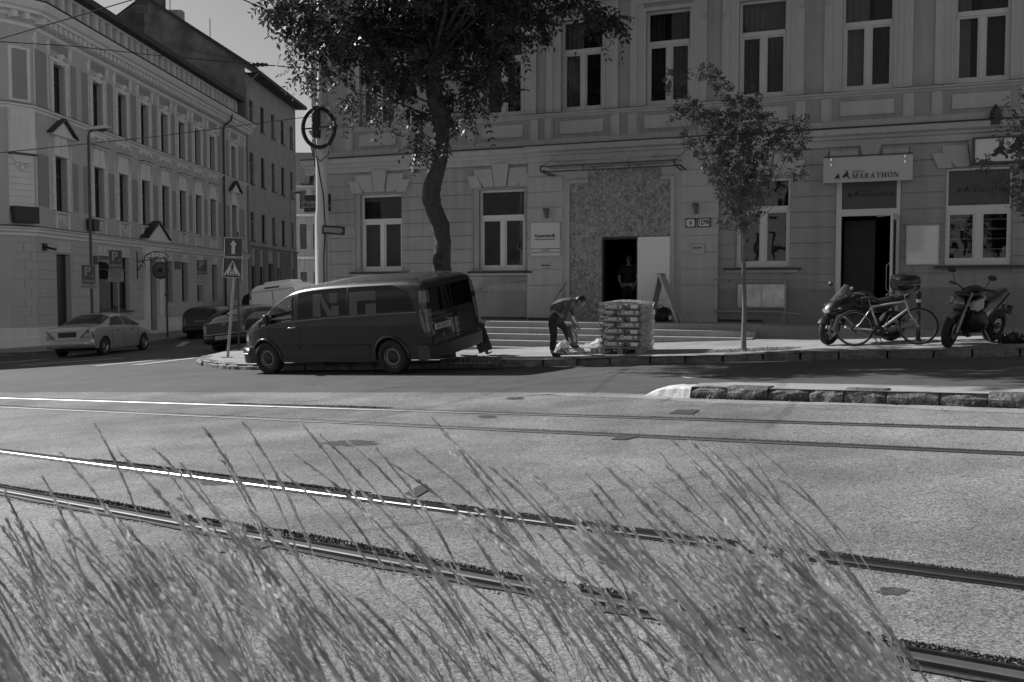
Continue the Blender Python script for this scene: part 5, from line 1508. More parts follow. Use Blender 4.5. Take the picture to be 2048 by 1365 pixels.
    if style == 'hatch':
        mb = MB(); mb.tube([(xr(.88) - .006 + .05 * math.cos(a) * 0, .055 * math.cos(a), .88 + .07 * math.sin(a)) for a in [k * math.pi / 2 for k in range(5)]], .01, 6); mb.build('emblem', M_chrome, root)
        mb = MB(); mb.tube([(b.shear(0, .62) - .085 + .30 * abs(t) ** 3.5, W / 2 * .99 * math.sin(t * math.pi / 2), .57) for t in [-1 + k / 8 for k in range(17)]], .02, 6); mb.build('bumper_strip', M_steel, root)
    mb = MB(); mb.box(.1, L - .3, -.5, .5, .2, .4); mb.box(1.25, L - 1.3, -.78, .78, .2, .4); mb.build('underbody', M_under, root)
    for x in (rx, fx):
        for sg in (1, -1): wheel(root, x, sg * .74, wr, .19, 'alloy' if alloy else 'steel', sg)
    return root
UPN = Vector((-.05, 0, 1))
def carM(x, y, h, up=UPN, dz=0.0):
    h = Vector((*h, 0)); h.z = h.x * .05
    return frame_M((x, y, GZ(x) + dz), h, up=up)
P_silver = car_paint('silver_paint', .40, metal=.55, rough=.34)
P_dark = car_paint('dark_paint', .022)
P_black = car_paint('black_car_paint', .018)
P_white = car_paint('white_van_paint', .66, rough=.35)
saloon(carM(-14.42, 33.4, (.13, .99)), 'silver saloon car parked beside the ornate building, seen from behind', P_silver, 'BL-445BM', style='sedan', plate_m=mat('dark_plate', .07))
saloon(carM(-8.75, 31.9, (.33, .94), up=Vector((-.12, 0, 1))), 'dark hatchback parked behind the sign post, its pale number plate showing', P_dark, 'BA-487VJ', style='hatch')
saloon(carM(-14.05, 45.8, (.03, 1)), 'black estate car parked on the left side of the side street, behind the hatchback', P_black, 'BL-526LX', style='estate', plate_m=mat('dim_plate', .22))
saloon(carM(-15.3, 54.5, (.03, 1)), 'car mostly hidden behind the black estate, only its curved roof and glass showing', P_dark, 'BL-221CD', style='hatch')

def panel_van(M_, label, paint, name='delivery_van', dark=False):
    L, W, wr = 5.4, 2.0, .34; rx, fx = 1.0, 4.4
    top = [(0, 1.98), (.1, 2.1), (.4, 2.14), (2, 2.16), (3.4, 2.14), (3.9, 2.0), (4.4, 1.5), (4.7, 1.2), (5.1, 1.05), (5.35, .8), (5.4, .65)]
    belt = [(0, 1.1), (2, 1.1), (4, 1.05), (4.8, .9), (5.4, .55)]
    wide = [(0, .95), (.08, .98), (.3, 1), (4, 1), (4.7, .95), (5.2, .8), (5.4, .6)]
    b = Body(L, W, top, belt, wide, [(0, .4), (.4, .32), (1.6, .28), (4, .28), (5.4, .3)], (rx, fx), wr, n=5.5, th=.10, tilt_rear=.05)
    root = thing(name, label, 'van', M=M_); b.mesh(paint, root)
    xr = lambda z: b.shear(0, z) - .006
    mb = MB()
    for y in (-.86, 0, .86): mb.tube([(xr(z) - .003, y * (1 - max(0, z - 1.1) * .08), z) for z in (.55, .8, 1.1, 1.5, 1.88)], .008, 4)
    mb.tube([(xr(1.88) - .003, y, 1.88) for y in (-.8, .8)], .008, 4); mb.tube([(xr(.55) - .003, y, .55) for y in (-.86, .86)], .008, 4); mb.build('door_gaps', M_trimb, root)
    mb = MB(); mb.box(-.28, .28, -.02, .02, -.03, .03); mb.xf(Matrix.Translation((xr(1.97) + .01, 0, 1.985)) @ REAR); mb.build('brake_light', M_lampd, root)
    for sg in (1, -1):
        mb = MB(); mb.bbox(-.05, .05, -.02, .02, -.28, .28, .01); mb.xf(Matrix.Translation((xr(1.1) - .0, sg * .91, 1.1)) @ REAR); mb.build('tail_light', M_lampd, root)
        mb = MB(); mb.bbox(-.03, .03, -.02, .02, -.06, .06, .01); mb.xf(Matrix.Translation((xr(1.6) - .0, sg * .87, 1.7)) @ REAR); mb.build('hinge', M_trimb, root)
    mb = MB(); mb.bbox(.9, 2.4, -.55, .55, 2.14, 2.24, .05); mb.build('roof_hatch', paint, root)
    mb = MB(); mb.bbox(-.1, .15, -.98, .98, .36, .58, .03); mb.build('rear_bumper', M_trimb, root)
    plate(root, 'BA-902KE', Matrix.Translation((xr(.75) - .012, 0, .75)) @ REAR)
    b.over_patch(3.95, 4.6, .8, math.pi - .8, 'windscreen', M_cglass, root)
    mb = MB(); mb.box(.2, 5.1, -.6, .6, .28, .5); mb.build('underbody', M_under, root)
    for x in (rx, fx):
        for sg in (1, -1): wheel(root, x, sg * .86, wr, .22, 'steel', sg)
    return root
q = at(548, 620, 37.0)
panel_van(carM(q.x + .15, 37.0, (.06, 1), up=Vector((-.125, 0, 1)), dz=.06), 'white panel van with plain rear doors, parked beyond the dark hatchback', P_white)
q = at(473, 620, 60)
panel_van(carM(q.x + .2, 64.0, (.03, 1)), 'dark van far down the side street between the sign posts', P_black)
# ================================================================ street furniture, signs, plaques, rails
def post(mb, base, top, r0, r1=None, n=14):
    mb.tube([base, top], [r0, r1 or r0], n); return mb
M_galv = mat('galvanised', .30, rough=.45, metal=.5, var=.15, scale=4)
M_pole = mat('painted_pole', .58, rough=.3, var=.08, scale=1.5, coat=.5)
M_blue = mat('sign_blue', .045, rough=.35)
M_white2 = mat('sign_face', .55, rough=.35, var=.03)
M_coil = mat('cable_rubber', .012, rough=.5)

# tall catenary pole
px_, py_ = -4.27, 22.5; pg = GZ(px_) + .13
cp = thing('catenary_pole', 'tall stepped steel pole behind the van, a ring of cable hung high on it', 'pole', (px_, py_, pg))
z = lambda v: v - pg
mb = MB(); mb.lathe([(.19, 0), (.19, .02), (.165, .03), (.162, z(3.12)), (.135, z(3.32)), (.13, z(5.28)), (.12, z(5.55)), (.072, z(5.9)), (.068, 9.2), (.0, 9.2)], n=32)
mb.build('shaft', M_pole, cp)
mb = MB(); mb.lathe([(.075, z(6.12)), (.09, z(6.12)), (.09, z(6.2)), (.075, z(6.2))], n=20); mb.build('collar', M_steeld, cp)
mb = MB(); mb.tube([(.06, -.165, .3), (.06, -.165, z(2.2)), (.1, -.16, z(2.9)), (.06, -.15, z(3.6)), (-.08, -.14, z(4.4)), (-.12, -.13, z(4.9))], .014, 6); mb.build('cable', M_coil, cp)
mb = MB(); mb.tube([(.12, -.12, .2), (.12, -.12, z(2.7))], .022, 8); mb.build('conduit', M_galv, cp)
mb = MB(); mb.bbox(-.06, .02, -.170, -.155, z(2.3), z(2.42), .003); mb.build('sticker', M_white2, cp)
cc = thing('cable_coil', 'black ring of spare cable with a ribbed splice box, high on the pole', 'cable coil', (px_, py_, 0))
mb = MB(); cz = 5.07; rx_, rz_ = .345, .42
for k, (dr_, dy_) in enumerate(((0, 0), (.022, .01), (-.02, -.012), (.01, -.03), (-.008, .028), (.03, -.02))):
    mb.tube([((rx_ + dr_) * math.cos(a), -.26 + dy_, cz + (rz_ + dr_) * math.sin(a)) for a in [2 * math.pi * q / 40 for q in range(41)]], .02, 6, caps=False)
mb.build('coil', M_coil, cc)
mb = MB(); mb.bbox(-.12, .02, -.38, -.2, cz - .22, cz + .48, .03)
for k in range(16): mb.bbox(-.13, .03, -.395, -.19, cz - .2 + k * .042, cz - .178 + k * .042, .005)
mb.build('splice_box', M_coil, cc)
mb = MB(); mb.bar((-.40, -.25, cz - .03), (.42, -.25, cz + .05), .03, .03); mb.build('cross_bar', M_coil, cc)
mb = MB(); mb.tube([(-.2, -.27, cz - .35), (-.12, -.22, cz - .7), (-.12, -.15, cz - .85)], .012, 6); mb.tube([(.28, -.27, cz - .25), (.2, -.3, cz - .6), (.02, -.24, cz - .73), (-.12, -.2, cz - .6), (-.15, -.25, cz - .35)], .012, 6); mb.build('cable_tail', M_coil, cc)

# one-way arrow plate on the pole
ow = thing('arrow_sign', 'small black plate with a pale arrow pointing right, strapped to the tall pole', 'sign', at(667, 461, 22.3), R(4))
ow.rotation_euler = (0, R(4), 0)
mb = MB(); mb.bbox(-.255, .255, -.012, .012, -.095, .095, .01); mb.build('plate', M_ink, ow)
mb = MB(); mb.prism([(-.21, -.055), (.15, -.055), (.14, -.08), (.215, 0), (.14, .08), (.15, .055), (-.21, .055)], -.016, -.0125); mb.build('arrow', mat('arrow_grey', .28), ow)
mb = MB(); mb.bar((-.1, .01, 0), (-.1, .1, 0), .03, .05); mb.build('bracket', M_steeld, ow)

# pedestrian crossing and straight-ahead signs on a leaning post
b0 = gr(455, 716, .13); t0 = at(475, 478, 25.3); 
sp1 = thing('sign_post', 'slightly leaning grey post carrying the arrow and pedestrian crossing signs, on the pavement corner', 'sign post', b0)
mb = MB(); post(mb, (0, 0, -.05), (t0.x - b0.x + .005, .04, 2.80 - b0.z), .035); mb.build('post', M_galv, sp1)
mb = MB(); mb.bbox(-.12, .12, -.12, .12, -.03, .02, .01); mb.build('foot', M_conc, sp1)
def square_sign(name, lab, c, w_, h, tilt, kind):
    s_ = thing(name, lab, 'sign', c); s_.rotation_euler = (0, R(tilt), R(-8))
    mb = MB(); mb.prism([(x * w_ / 2, z * h / 2) for x, z in ((-.97, -.85), (-.97, .85), (-.88, .97), (.88, .97), (.97, .85), (.97, -.85), (.88, -.97), (-.88, -.97))][::-1], -.006, .006)
    pl = mb.build('plate', M_blue, s_)
    mb = MB(); e = .014
    for a, b in (((-w_ / 2 + e, -h / 2 + e), (w_ / 2 - e, -h / 2 + e)), ((w_ / 2 - e, -h / 2 + e), (w_ / 2 - e, h / 2 - e)), ((w_ / 2 - e, h / 2 - e), (-w_ / 2 + e, h / 2 - e)), ((-w_ / 2 + e, h / 2 - e), (-w_ / 2 + e, -h / 2 + e))):
        mb.bar((a[0], -.008, a[1]), (b[0], -.008, b[1]), .006, .012)
    mb.build('border', M_white2, s_)
    mb = MB()
    if kind == 'up':
        mb.prism([(-.045, -.17), (.045, -.17), (.045, .06), (.09, .06), (0, .18), (-.09, .06), (-.045, .06)], -.011, -.007); mb.build('arrow', M_white2, s_)
    else:
        mb.prism([(-.22, -.19), (.22, -.19), (0, .19)], -.011, -.007); mb.build('triangle', M_white2, s_)
        mb = MB(); y = -.015
        mb.ball((0, y, .11), .022, 8, sq=(1, .2, 1))
        for a, b, wd in (((0, .09), (0, -.02), .045), ((0, .07), (-.055, .0), .016), ((0, .07), (.055, .0), .016), ((0, -.02), (-.06, -.13), .022), ((0, -.02), (.045, -.13), .022)):
            mb.bar((a[0], y, a[1]), (b[0], y, b[1]), .004, wd) if False else mb.bar((a[0], y, a[1]), (b[0], y, b[1]), wd, .004, up=(0, 1, 0))
        mb.build('walking_figure', M_ink, s_); mb = MB()
        for x in (-.14, -.07, 0, .07, .14): mb.prism([(x - .02, -.185), (x + .02, -.185), (x + .012, -.14), (x - .012, -.14)], -.017, -.0125)
        mb.build('crossing_stripes', M_ink, s_)
    return s_
square_sign('direction_sign', 'square sign with a white arrow pointing straight up, topmost on the leaning post', at(467, 495, 25.2), .50, .50, 2, 'up')
square_sign('crossing_sign', 'square pedestrian crossing sign with a walking figure in a white triangle', at(465, 536, 25.2), .52, .52, 3, 'ped')
b0 = gr(478, 700, .13)
sp2 = thing('sign_post', 'second grey post just behind the crossing sign, its own signs turned away', 'sign post', b0)
mb = MB(); post(mb, (0, 0, -.05), (0, 0, 3.2 - b0.z), .035); mb.build('post', M_steeld, sp2)
mb = MB(); mb.bar((0, 0, .95), (-.55, -3.5, 1.2), .02, .04) if False else mb.box(-.36, .02, -.02, .02, 1.0, 1.05); mb.build('cross_bar', M_steeld, sp2)
s_ = thing('turned_sign', 'tall sign seen almost edge-on behind the crossing sign', 'sign', (b0.x + .1, b0.y - .05, 0)); s_.rotation_euler = (0, 0, R(-62))
mb = MB(); mb.bbox(-.3, .3, -.008, .008, 1.75, 2.75, .003); mb.build('plate', M_blue, s_)
mb = MB(); mb.bar((-.29, -.012, 1.76), (-.29, -.012, 2.74), .02, .02); mb.bar((.29, -.012, 1.76), (.29, -.012, 2.74), .02, .02); mb.build('border', M_white2, s_)

# parking signs
def parking(base, name_lab, sign_lab, c, text2, sub, subsize, seed, pole_h, thick=.03, polem=M_galv, subw=.56):
    s_ = thing('parking_sign', sign_lab, 'sign', c); s_.rotation_euler = (0, 0, R(12))
    mb = MB(); mb.bbox(-.25, .25, -.01, .01, -.36, .36, .01); mb.build('plate', M_blue, s_)
    mb = MB()
    for a, b in (((-.235, -.345), (.235, -.345)), ((.235, -.345), (.235, .345)), ((.235, .345), (-.235, .345)), ((-.235, .345), (-.235, -.345))): mb.bar((a[0], -.012, a[1]), (b[0], -.012, b[1]), .008, .016)
    mb.build('border', mat('sign_dim', .30), s_)
    mb = MB(); text_mb(mb, 'P', .46, MXZ(-.03, -.016, .1), bold=.008); text_mb(mb, 'RÉSERVÉ', .115, MXZ(0, -.016, -.25), bold=.002); mb.build('lettering', mat('sign_letter', .36), s_)
    if text2:
        mb = MB(); text_mb(mb, text2, .13, MXZ(.15, -.016, -.06)); mb.build('pictogram', mat('sign_dim', .30), s_)
    if sub:
        h = subsize; q = thing('supplementary_plate', sub[1], 'sign', (c[0] + .01, c[1] - .01, c[2] - .38 - h / 2)); q.rotation_euler = (0, 0, R(12))
        mb = MB(); mb.bbox(-subw / 2, subw / 2, -.008, .008, -h / 2, h / 2, .01); mb.build('plate', mat('sign_letter', .36), q)
        mb = MB(); L_ = sub[0]; st_ = h / (len(L_) + .3)
        for i, t in enumerate(L_): text_mb(mb, t, min(.085, st_ * 1.0), MXZ(0, -.012, h / 2 - st_ * (i + .65)))
        mb.build('lettering', M_ink, q)
    return s_
lp1 = Vector((-15.75, 37.35, GZ(-15.75) + .13))
parking(lp1, '', 'reserved parking sign fixed to the street lamp post, low and leftmost of the three', at(177, 549.5, 37.2), '&', (['POČET MIEST 1'], 'narrow strip plate under the leftmost parking sign'), .14, 1, 3)
pp2 = Vector((-15.45, 39.1, GZ(-15.45) + .13))
parking(pp2, '', 'reserved parking sign mounted high above a white text plate', at(231, 519, 39), 'E', (['POČET MIEST 2', 'PRE HOSTÍ', 'S PLATNÝM', 'OPRÁVNENÍM', 'HOTELA', 'PO–NE 0–24 H'], 'white square plate with six lines of text under the high parking sign'), .50, 2, 3)
pp3 = Vector((-15.15, 49.1, GZ(-15.15) + .13))
parking(pp3, '', 'reserved parking sign farthest down the side street, above the black estate car', at(404, 535, 49), '', (['P R E', 'HOTEL'], 'pale plate under the farthest parking sign'), .5, 3, 3)
for (p, top, lab) in ((pp2, 3.0, 'thin post holding the high parking sign with the white text plate'), (pp3, 2.95, 'thin post holding the farthest parking sign')):
    s_ = thing('sign_post', lab, 'sign post', p, group='thin parking sign posts'); mb = MB(); post(mb, (0, .03, -.05), (0, .03, top - p.z), .03); mb.build('post', M_galv, s_)
    mb = MB(); mb.lathe([(.06, 0), (.06, .05), (.035, .06)], n=12); mb.build('foot', M_galv, s_)
# street lamps
def lamp(p, top, lab, scale=1.0, rz=0, lower=True):
    s_ = thing('street_lamp', lab, 'street lamp', p, rz)
    mb = MB(); pts = [(.09, 0), (.09, 1.2), (.055, 1.35), (.05, top - .1)] if lower else [(.07, 0), (.05, top - .1)]
    mb.lathe(pts, n=16); mb.tube([(0, 0, top - .12), (.02, 0, top), (.12, 0, top + .06), (.3, 0, top + .08)], .035, 8); mb.build('post', M_steeld if lower else M_galv, s_)
    mb = MB(); rings = []
    for k in range(12):
        t = k / 11; x = -.02 + .88 * t; wv = .17 * math.sin(math.pi * min(1, (.12 + .88 * t)) ** .8) ** .6 + .015; hv = .10 * math.sin(math.pi * (.1 + .86 * t)) + .01
        rings.append([(x, wv * math.cos(a), top + .09 + .10 * t + (hv if math.sin(a) > 0 else hv * .45) * math.sin(a)) for a in [2 * math.pi * q / 14 for q in range(14)]])
    mb.loft(rings, caps=True, smooth=True); h = mb.build('lamp_head', M_pole, s_)
    mb = MB(); mb.ball((.5, 0, top + .10), .15, 12, sq=(1.6, .75, .5)); mb.build('lamp_glass', M_steeld, h)
    return s_
lamp(lp1, 7.35 - lp1.z, 'tall street lamp in front of the ornate building, cobra head against its facade', rz=0)
q = at(583, 560, 70); lamp(Vector((q.x, 70, GZ(q.x) + .13)), 8.1 - GZ(q.x), 'distant street lamp near the end of the side street', lower=False)
b0 = gr(335, 675, .13)
s_ = thing('bollard_post', 'plain grey post without a sign on the left pavement', 'post', b0); mb = MB(); mb.lathe([(.06, 0), (.06, .1), (.045, .12), (.045, 3.55), (.0, 3.58)], n=12); mb.build('post', M_steeld, s_)
mb = MB(); mb.box(-.1, .1, -.05, .05, 1.9, 1.98); mb.build('clamp', M_steeld, s_)

# ---------------------------------------------------------------- signs and plates on the corner building
BM = bld.matrix_world.copy()
def wall_thing(name, lab, cat, s_, off, z_, group=None): return thing(name, lab, cat, M=BM @ Matrix.Translation((s_, -off, z_)), group=group)
def frame_rect(mb, w_, h, t, y0=-.012, y1=.0):
    mb.box(-w_ / 2, w_ / 2, y0, y1, h / 2 - t, h / 2); mb.box(-w_ / 2, w_ / 2, y0, y1, -h / 2, -h / 2 + t); mb.box(-w_ / 2, -w_ / 2 + t, y0, y1, -h / 2 + t, h / 2 - t); mb.box(w_ / 2 - t, w_ / 2, y0, y1, -h / 2 + t, h / 2 - t)
off_b = RO + .045
b1 = wall_thing('company_board', 'white company board with small black lettering left of the boarded portal', 'sign', 1.03, off_b, 2.84)
mb = MB(); mb.bbox(-.41, .41, -.02, .0, -.44, .44, .003); mb.build('board', M_sign, b1)
mb = MB(); mb.box(-.41, .41, -.023, -.0205, -.265, -.25); mb.box(-.41, .41, -.023, -.0205, -.355, -.34)
text_mb(mb, 'Kooperativa', .095, MXZ(-.06, -.024, .09), bold=.003)
mb.prism([(.18, .06), (.28, .06), (.23, .155)], -.025, -.0215); mb.build('lettering', M_ink, b1)
mb = MB(); text_mb(mb, 'VIENNA INSURANCE GROUP', .045, MXZ(0, -.024, -.01), bold=.001); mb.box(-.29, .29, -.023, -.0205, .035, .04); text_mb(mb, 'POBOČKA', .05, MXZ(0, -.024, -.305)); text_mb(mb, '↑', .05, MXZ(0, -.024, -.4)) if False else None
mb.build('small_lettering', mat('grey_ink', .12), b1)
b1 = wall_thing('name_plate', 'small plate lettered SECURIA under the company board', 'sign', 1.03, RO + .013, 2.12)
mb = MB(); mb.bbox(-.16, .16, -.015, .0, -.11, .11, .003); mb.build('plate', mat('plate_grey', .42), b1); mb = MB(); text_mb(mb, 'SECURIA', .062, MXZ(0, -.018, .02), bold=.002); text_mb(mb, 'sprostredkovanie', .03, MXZ(0, -.018, -.06)); mb.build('lettering', M_ink, b1)
for s0, w_, tx, lab in ((4.91, .26, '4', 'enamel house number plate reading 4'), (5.25, .34, '12798', 'wider enamel number plate to the right of the small one')):
    b1 = wall_thing('number_plate', lab, 'number plate', s0, RO + .035, 3.17); mb = MB(); mb.bbox(-w_ / 2, w_ / 2, -.012, .0, -.115, .115, .004); mb.build('border', M_ink, b1)
    mb = MB(); e = .022; k = .03; x_, z_ = w_ / 2 - e, .115 - e
    mb.prism([(-x_ + k, -z_), (x_ - k, -z_), (x_, -z_ + k), (x_, z_ - k), (x_ - k, z_), (-x_ + k, z_), (-x_, z_ - k), (-x_, -z_ + k)], -.015, -.0122); mb.build('plate', M_sign, b1)
    mb = MB(); text_mb(mb, tx, .16, MXZ(0, -.017, 0), bold=.004, sx=.72); mb.build('digits', M_ink, b1)
b1 = wall_thing('name_plate', 'small framed plate with two short lines, right of the portal below the house numbers', 'sign', 5.09, RO + .035, 2.52)
mb = MB(); mb.bbox(-.17, .17, -.015, .0, -.12, .12, .003); mb.build('plate', mat('plate_grey', .42), b1); mb = MB(); text_mb(mb, 'MK WIN', .058, MXZ(0, -.018, .02), bold=.002); text_mb(mb, 's.r.o.', .03, MXZ(0, -.018, -.04)); mb.build('lettering', M_ink, b1)
mb = MB(); frame_rect(mb, .36, .26, .01, -.02, .0); mb.build('frame', M_steel, b1)
for s0, lab in ((1.05, 'small wall lamp above the company board'), (5.03, 'small wall lamp above the house numbers')):
    b1 = wall_thing('wall_lamp', lab, 'lamp', s0, RO + .02, 3.52, group='matching wall lamps'); mb = MB(); mb.bbox(-.07, .07, -.1, .0, .06, .13, .01); mb.build('bracket', M_steeld, b1)
    mb = MB(); mb.tube([(-.0, -.09, .09), (.03, -.11, -.02), (.04, -.1, -.14)], [.05, .06, .045], 10); mb.build('shade', mat('lamp_grey', .12), b1)
# glass canopy frame over the portal
cf = wall_thing('canopy_frame', 'empty steel canopy frame on tie rods above the boarded portal', 'canopy', 2.9, RO, 4.55)
mb = MB()
for x in (-1.75, 1.75):
    mb.bar((x, 0, -.05), (x, -.75, -.0), .03, .03); mb.bar((x, -.75, .0), (x, -.75, .14), .03, .03); mb.bar((x, -.75, .14), (x, 0, .18), .02, .02)
    mb.bar((x + .12, 0, -.05), (x + .12, -.75, .0), .03, .03); mb.bar((x, -.75, 0), (x + .12, -.75, 0), .03, .03); mb.bar((x, -.4, .02), (x + .12, -.4, .02), .03, .03); mb.bar((x, -.6, .15), (x + .1, 0, .42), .012, .012)
mb.bar((-1.75, -.72, .12), (1.75, -.72, .12), .03, .03); mb.bar((-1.75, -.72, -.02), (1.75, -.72, -.02), .03, .03)
for x in (-.6, .6): mb.bar((x, -.72, .12), (x, -.72, -.02), .02, .02); mb.bar((x + .1, -.4, .1), (x + .28, -.4, .0), .02, .02)
mb.build('frame', M_steeld, cf)
mb = MB(); mb.bbox(-1.7, 1.7, -.70, -.05, .125, .14, .002); mb.build('glass', glass_mat('canopy_glass', .1, rough=.1, seen=.6), cf)

# serif capitals for the bistro signs
def serif(mb, ch, M):
    "letter in a 1-high cell; returns advance"
    T, t, s_ = .17, .06, .05      # thick, thin strokes, serif height
    def P(poly): mb.prism(poly, -.004, .004); 
    st = len(mb.v)
    def stem(x, w_, z0=0, z1=1): P([(x, z0), (x + w_, z0), (x + w_, z1), (x, z1)])
    def ser(x0, x1, z): P([(x0, z), (x1, z), (x1, z + s_), (x0, z + s_)])
    def diag(x0, x1, w_, z0=0, z1=1): P([(x0, z0), (x0 + w_, z0), (x1 + w_, z1), (x1, z1)])
    def bowl(cx, cz, rx, rz, wx, wz, a0, a1, n=14):
        for k in range(n):
            a, b = a0 + (a1 - a0) * k / n, a0 + (a1 - a0) * (k + 1) / n
            P([(cx + rx * math.cos(a), cz + rz * math.sin(a)), (cx + rx * math.cos(b), cz + rz * math.sin(b)), (cx + (rx - wx) * math.cos(b), cz + (rz - wz) * math.sin(b)), (cx + (rx - wx) * math.cos(a), cz + (rz - wz) * math.sin(a))][::-1])
    if ch == 'M': stem(.08, t); stem(.82, T); diag(.50, .12, T); diag(.48, .86, t); ser(0, .24, 0); ser(.72, 1.07, 0); ser(0, .2, .95); ser(.85, 1.07, .95); adv = 1.16
    elif ch == 'A': diag(.08, .42, t); diag(.62, .34, T); stem(.22, .5, .3, .36); ser(0, .26, 0); ser(.5, .92, 0); adv = .96
    elif ch == 'R': stem(.1, T); ser(0, .4, 0); bowl(.36, .74, .32, .26, T, t, -math.pi / 2, math.pi / 2); P([(.1, .94), (.38, .94), (.38, 1), (.1, 1)]); P([(.1, .48), (.38, .48), (.38, .54), (.1, .54)]); diag(.62, .34, T, 0, .5); ser(.7, .88, 0); adv = .93
    elif ch == 'T': stem(.34, T); ser(.22, .64, 0); P([(0, .94), (.85, .94), (.85, 1), (0, 1)]); P([(0, .78), (.05, .78), (.09, .95), (0, .95)]); P([(.85, .78), (.80, .78), (.76, .95), (.85, .95)]); adv = .92
    elif ch == 'H': stem(.1, T); stem(.66, T); ser(0, .38, 0); ser(.56, .93, 0); ser(0, .38, .95); ser(.56, .93, .95); stem(.2, .5, .47, .53); adv = 1.0
    elif ch == 'O': bowl(.45, .5, .43, .52, T, t, 0, 2 * math.pi, 28); adv = .96
    elif ch == 'N': stem(.12, t); stem(.76, t); diag(.66, .1, T); ser(0, .28, 0); ser(0, .2, .95); ser(.66, .92, .95); adv = .98
    mb.xf(M, st); return adv
def serif_word(mb, word, h, M, gap=.07, sx=.9):
    x = 0
    for ch in word: x += serif(mb, ch, M @ Matrix.Diagonal((h * sx, 1, h, 1)) @ Matrix.Translation((x, 0, 0))) + gap
    return x * h * sx
def runner(mb, x, z, h, y=-.01):
    "small running figure, drawn as a flat emblem"
    k = h; P = lambda pts: mb.prism([(x + a * k, z + b * k) for a, b in pts], y - .004, y + .004)
    ring = [(.52 + .13 * math.cos(a), .86 + .12 * math.sin(a)) for a in [2 * math.pi * q / 10 for q in range(10)]]; P(ring)
    P([(.40, .74), (.62, .74), (.68, .52), (.55, .38), (.30, .44)])
    P([(.62, .70), (.80, .50), (.70, .44), (.58, .56)]); P([(.42, .72), (.10, .46), (.18, .38), (.46, .54)])
    P([(.32, .46), (.0, .26), (.02, .16), (.22, .12), (.30, .2), (.56, .38)]); P([(.36, .42), (.62, .42), (.86, .16), (.86, .0), (.72, .0), (.72, .14), (.5, .26)])
def bistro_text(parent, x0, z0, h, y, word_w, ink, ink2):
    mb = MB(); runner(mb, x0 - h * 3.35, z0 - h * .15, h * 1.3, y); runner(mb, x0 - h * 1.85, z0 + h * .0, h * 1.65, y); mb.build('emblem', ink, parent)
    mb = MB(); serif_word(mb, 'MARATHON', h, Matrix.Translation((x0, y, z0)), sx=word_w / (7.6 * h)); mb.build('lettering', ink, parent)
    mb = MB(); text_mb(mb, 'bistro', h * .95, MXZ(x0, y, z0 + h * 1.45), align='LEFT', shear=.35, depth=.002); mb.build('script_lettering', ink2, parent)
M_ink2 = mat('faded_ink', .13)
sg_ = wall_thing('bistro_sign', 'pale hanging bistro sign board over the open doorway, lettered MARATHON', 'sign', 0, 0, 0)
sg_.matrix_world = BM @ Matrix.Translation((8.95, -.62, 4.42))
(sa, za), (sb, zb_), (sc2, zc2) = fac(1647, 318, .62), fac(1826, 309, .62), fac(1826, 360, .62)
cx_, w_, h_ = (sa + sb) / 2, sb - sa, (zb_ - zc2)
sg_.matrix_world = BM @ Matrix.Translation((cx_, -.62, (zb_ + zc2) / 2))
mb = MB(); mb.bbox(-w_ / 2, w_ / 2, -.012, .012, -h_ / 2, h_ / 2, .004); mb.build('board', mat('sign_board', .44, rough=.4, var=.05), sg_)
bistro_text(sg_, -w_ * .17, -h_ * .36, .115, -.022, .92, M_ink, M_ink2)
mb = MB()
for x in (-w_ / 2 + .02, w_ / 2 - .02): mb.box(x - .012, x + .012, .02, .5, -h_ / 2, h_ / 2)
mb.build('side_glass', glass_mat('canopy_glass', .1), sg_)
mb = MB(); mb.bar((-w_ / 2, 0, h_ / 2 + .03), (w_ / 2, 0, h_ / 2 + .03), .02, .03); mb.bar((-w_ / 2, .5, h_ / 2 + .03), (w_ / 2, .5, h_ / 2 + .03), .02, .03)
for x in (-w_ / 2 + .08, w_ / 2 - .08): mb.bar((x, 0, h_ / 2 + .03), (x, .62, h_ / 2 + .2), .012, .012); mb.bar((x, 0, h_ / 2 + .03), (x, .55, h_ / 2 + .03), .02, .02); mb.tube([(x, .55, h_ / 2 + .06), (x, .55, h_ / 2 + .25)], .012, 6)
mb.build('hanger', M_steeld, sg_)
mb = MB()
for x in (-w_ / 2 + .17, w_ / 2 - .17):
    for z_ in (h_ / 2 - .04, h_ / 2 - .16): mb.tube([(x, -.03, z_ - .025), (x, -.03, z_ + .025)], .02, 8)
mb.build('fixing', M_chrome, sg_)
t1 = wall_thing('bistro_lettering_board', 'dim MARATHON lettering on the dark panel over the bistro door', 'sign', 9.11, -.02, 3.82)
mb = MB(); mb.box(-.6, .6, -.012, -.001, -.43, .43); mb.build('panel', mat('panel_dark', .085, rough=.6), t1)
bistro_text(t1, -.17, -.13, .095, -.018, .66, M_ink, mat('faded_ink_dark', .05))
t1 = wall_thing('bistro_lettering_board', 'dim MARATHON lettering on the dark panel over the bistro window', 'sign', 11.46, -.085, 3.84)
mb = MB(); mb.box(-.62, .62, -.012, -.001, -.36, .36); mb.build('panel', mat('panel_dark', .085, rough=.6), t1)
bistro_text(t1, -.15, -.12, .095, -.018, .70, M_ink, mat('faded_ink_dark', .05))
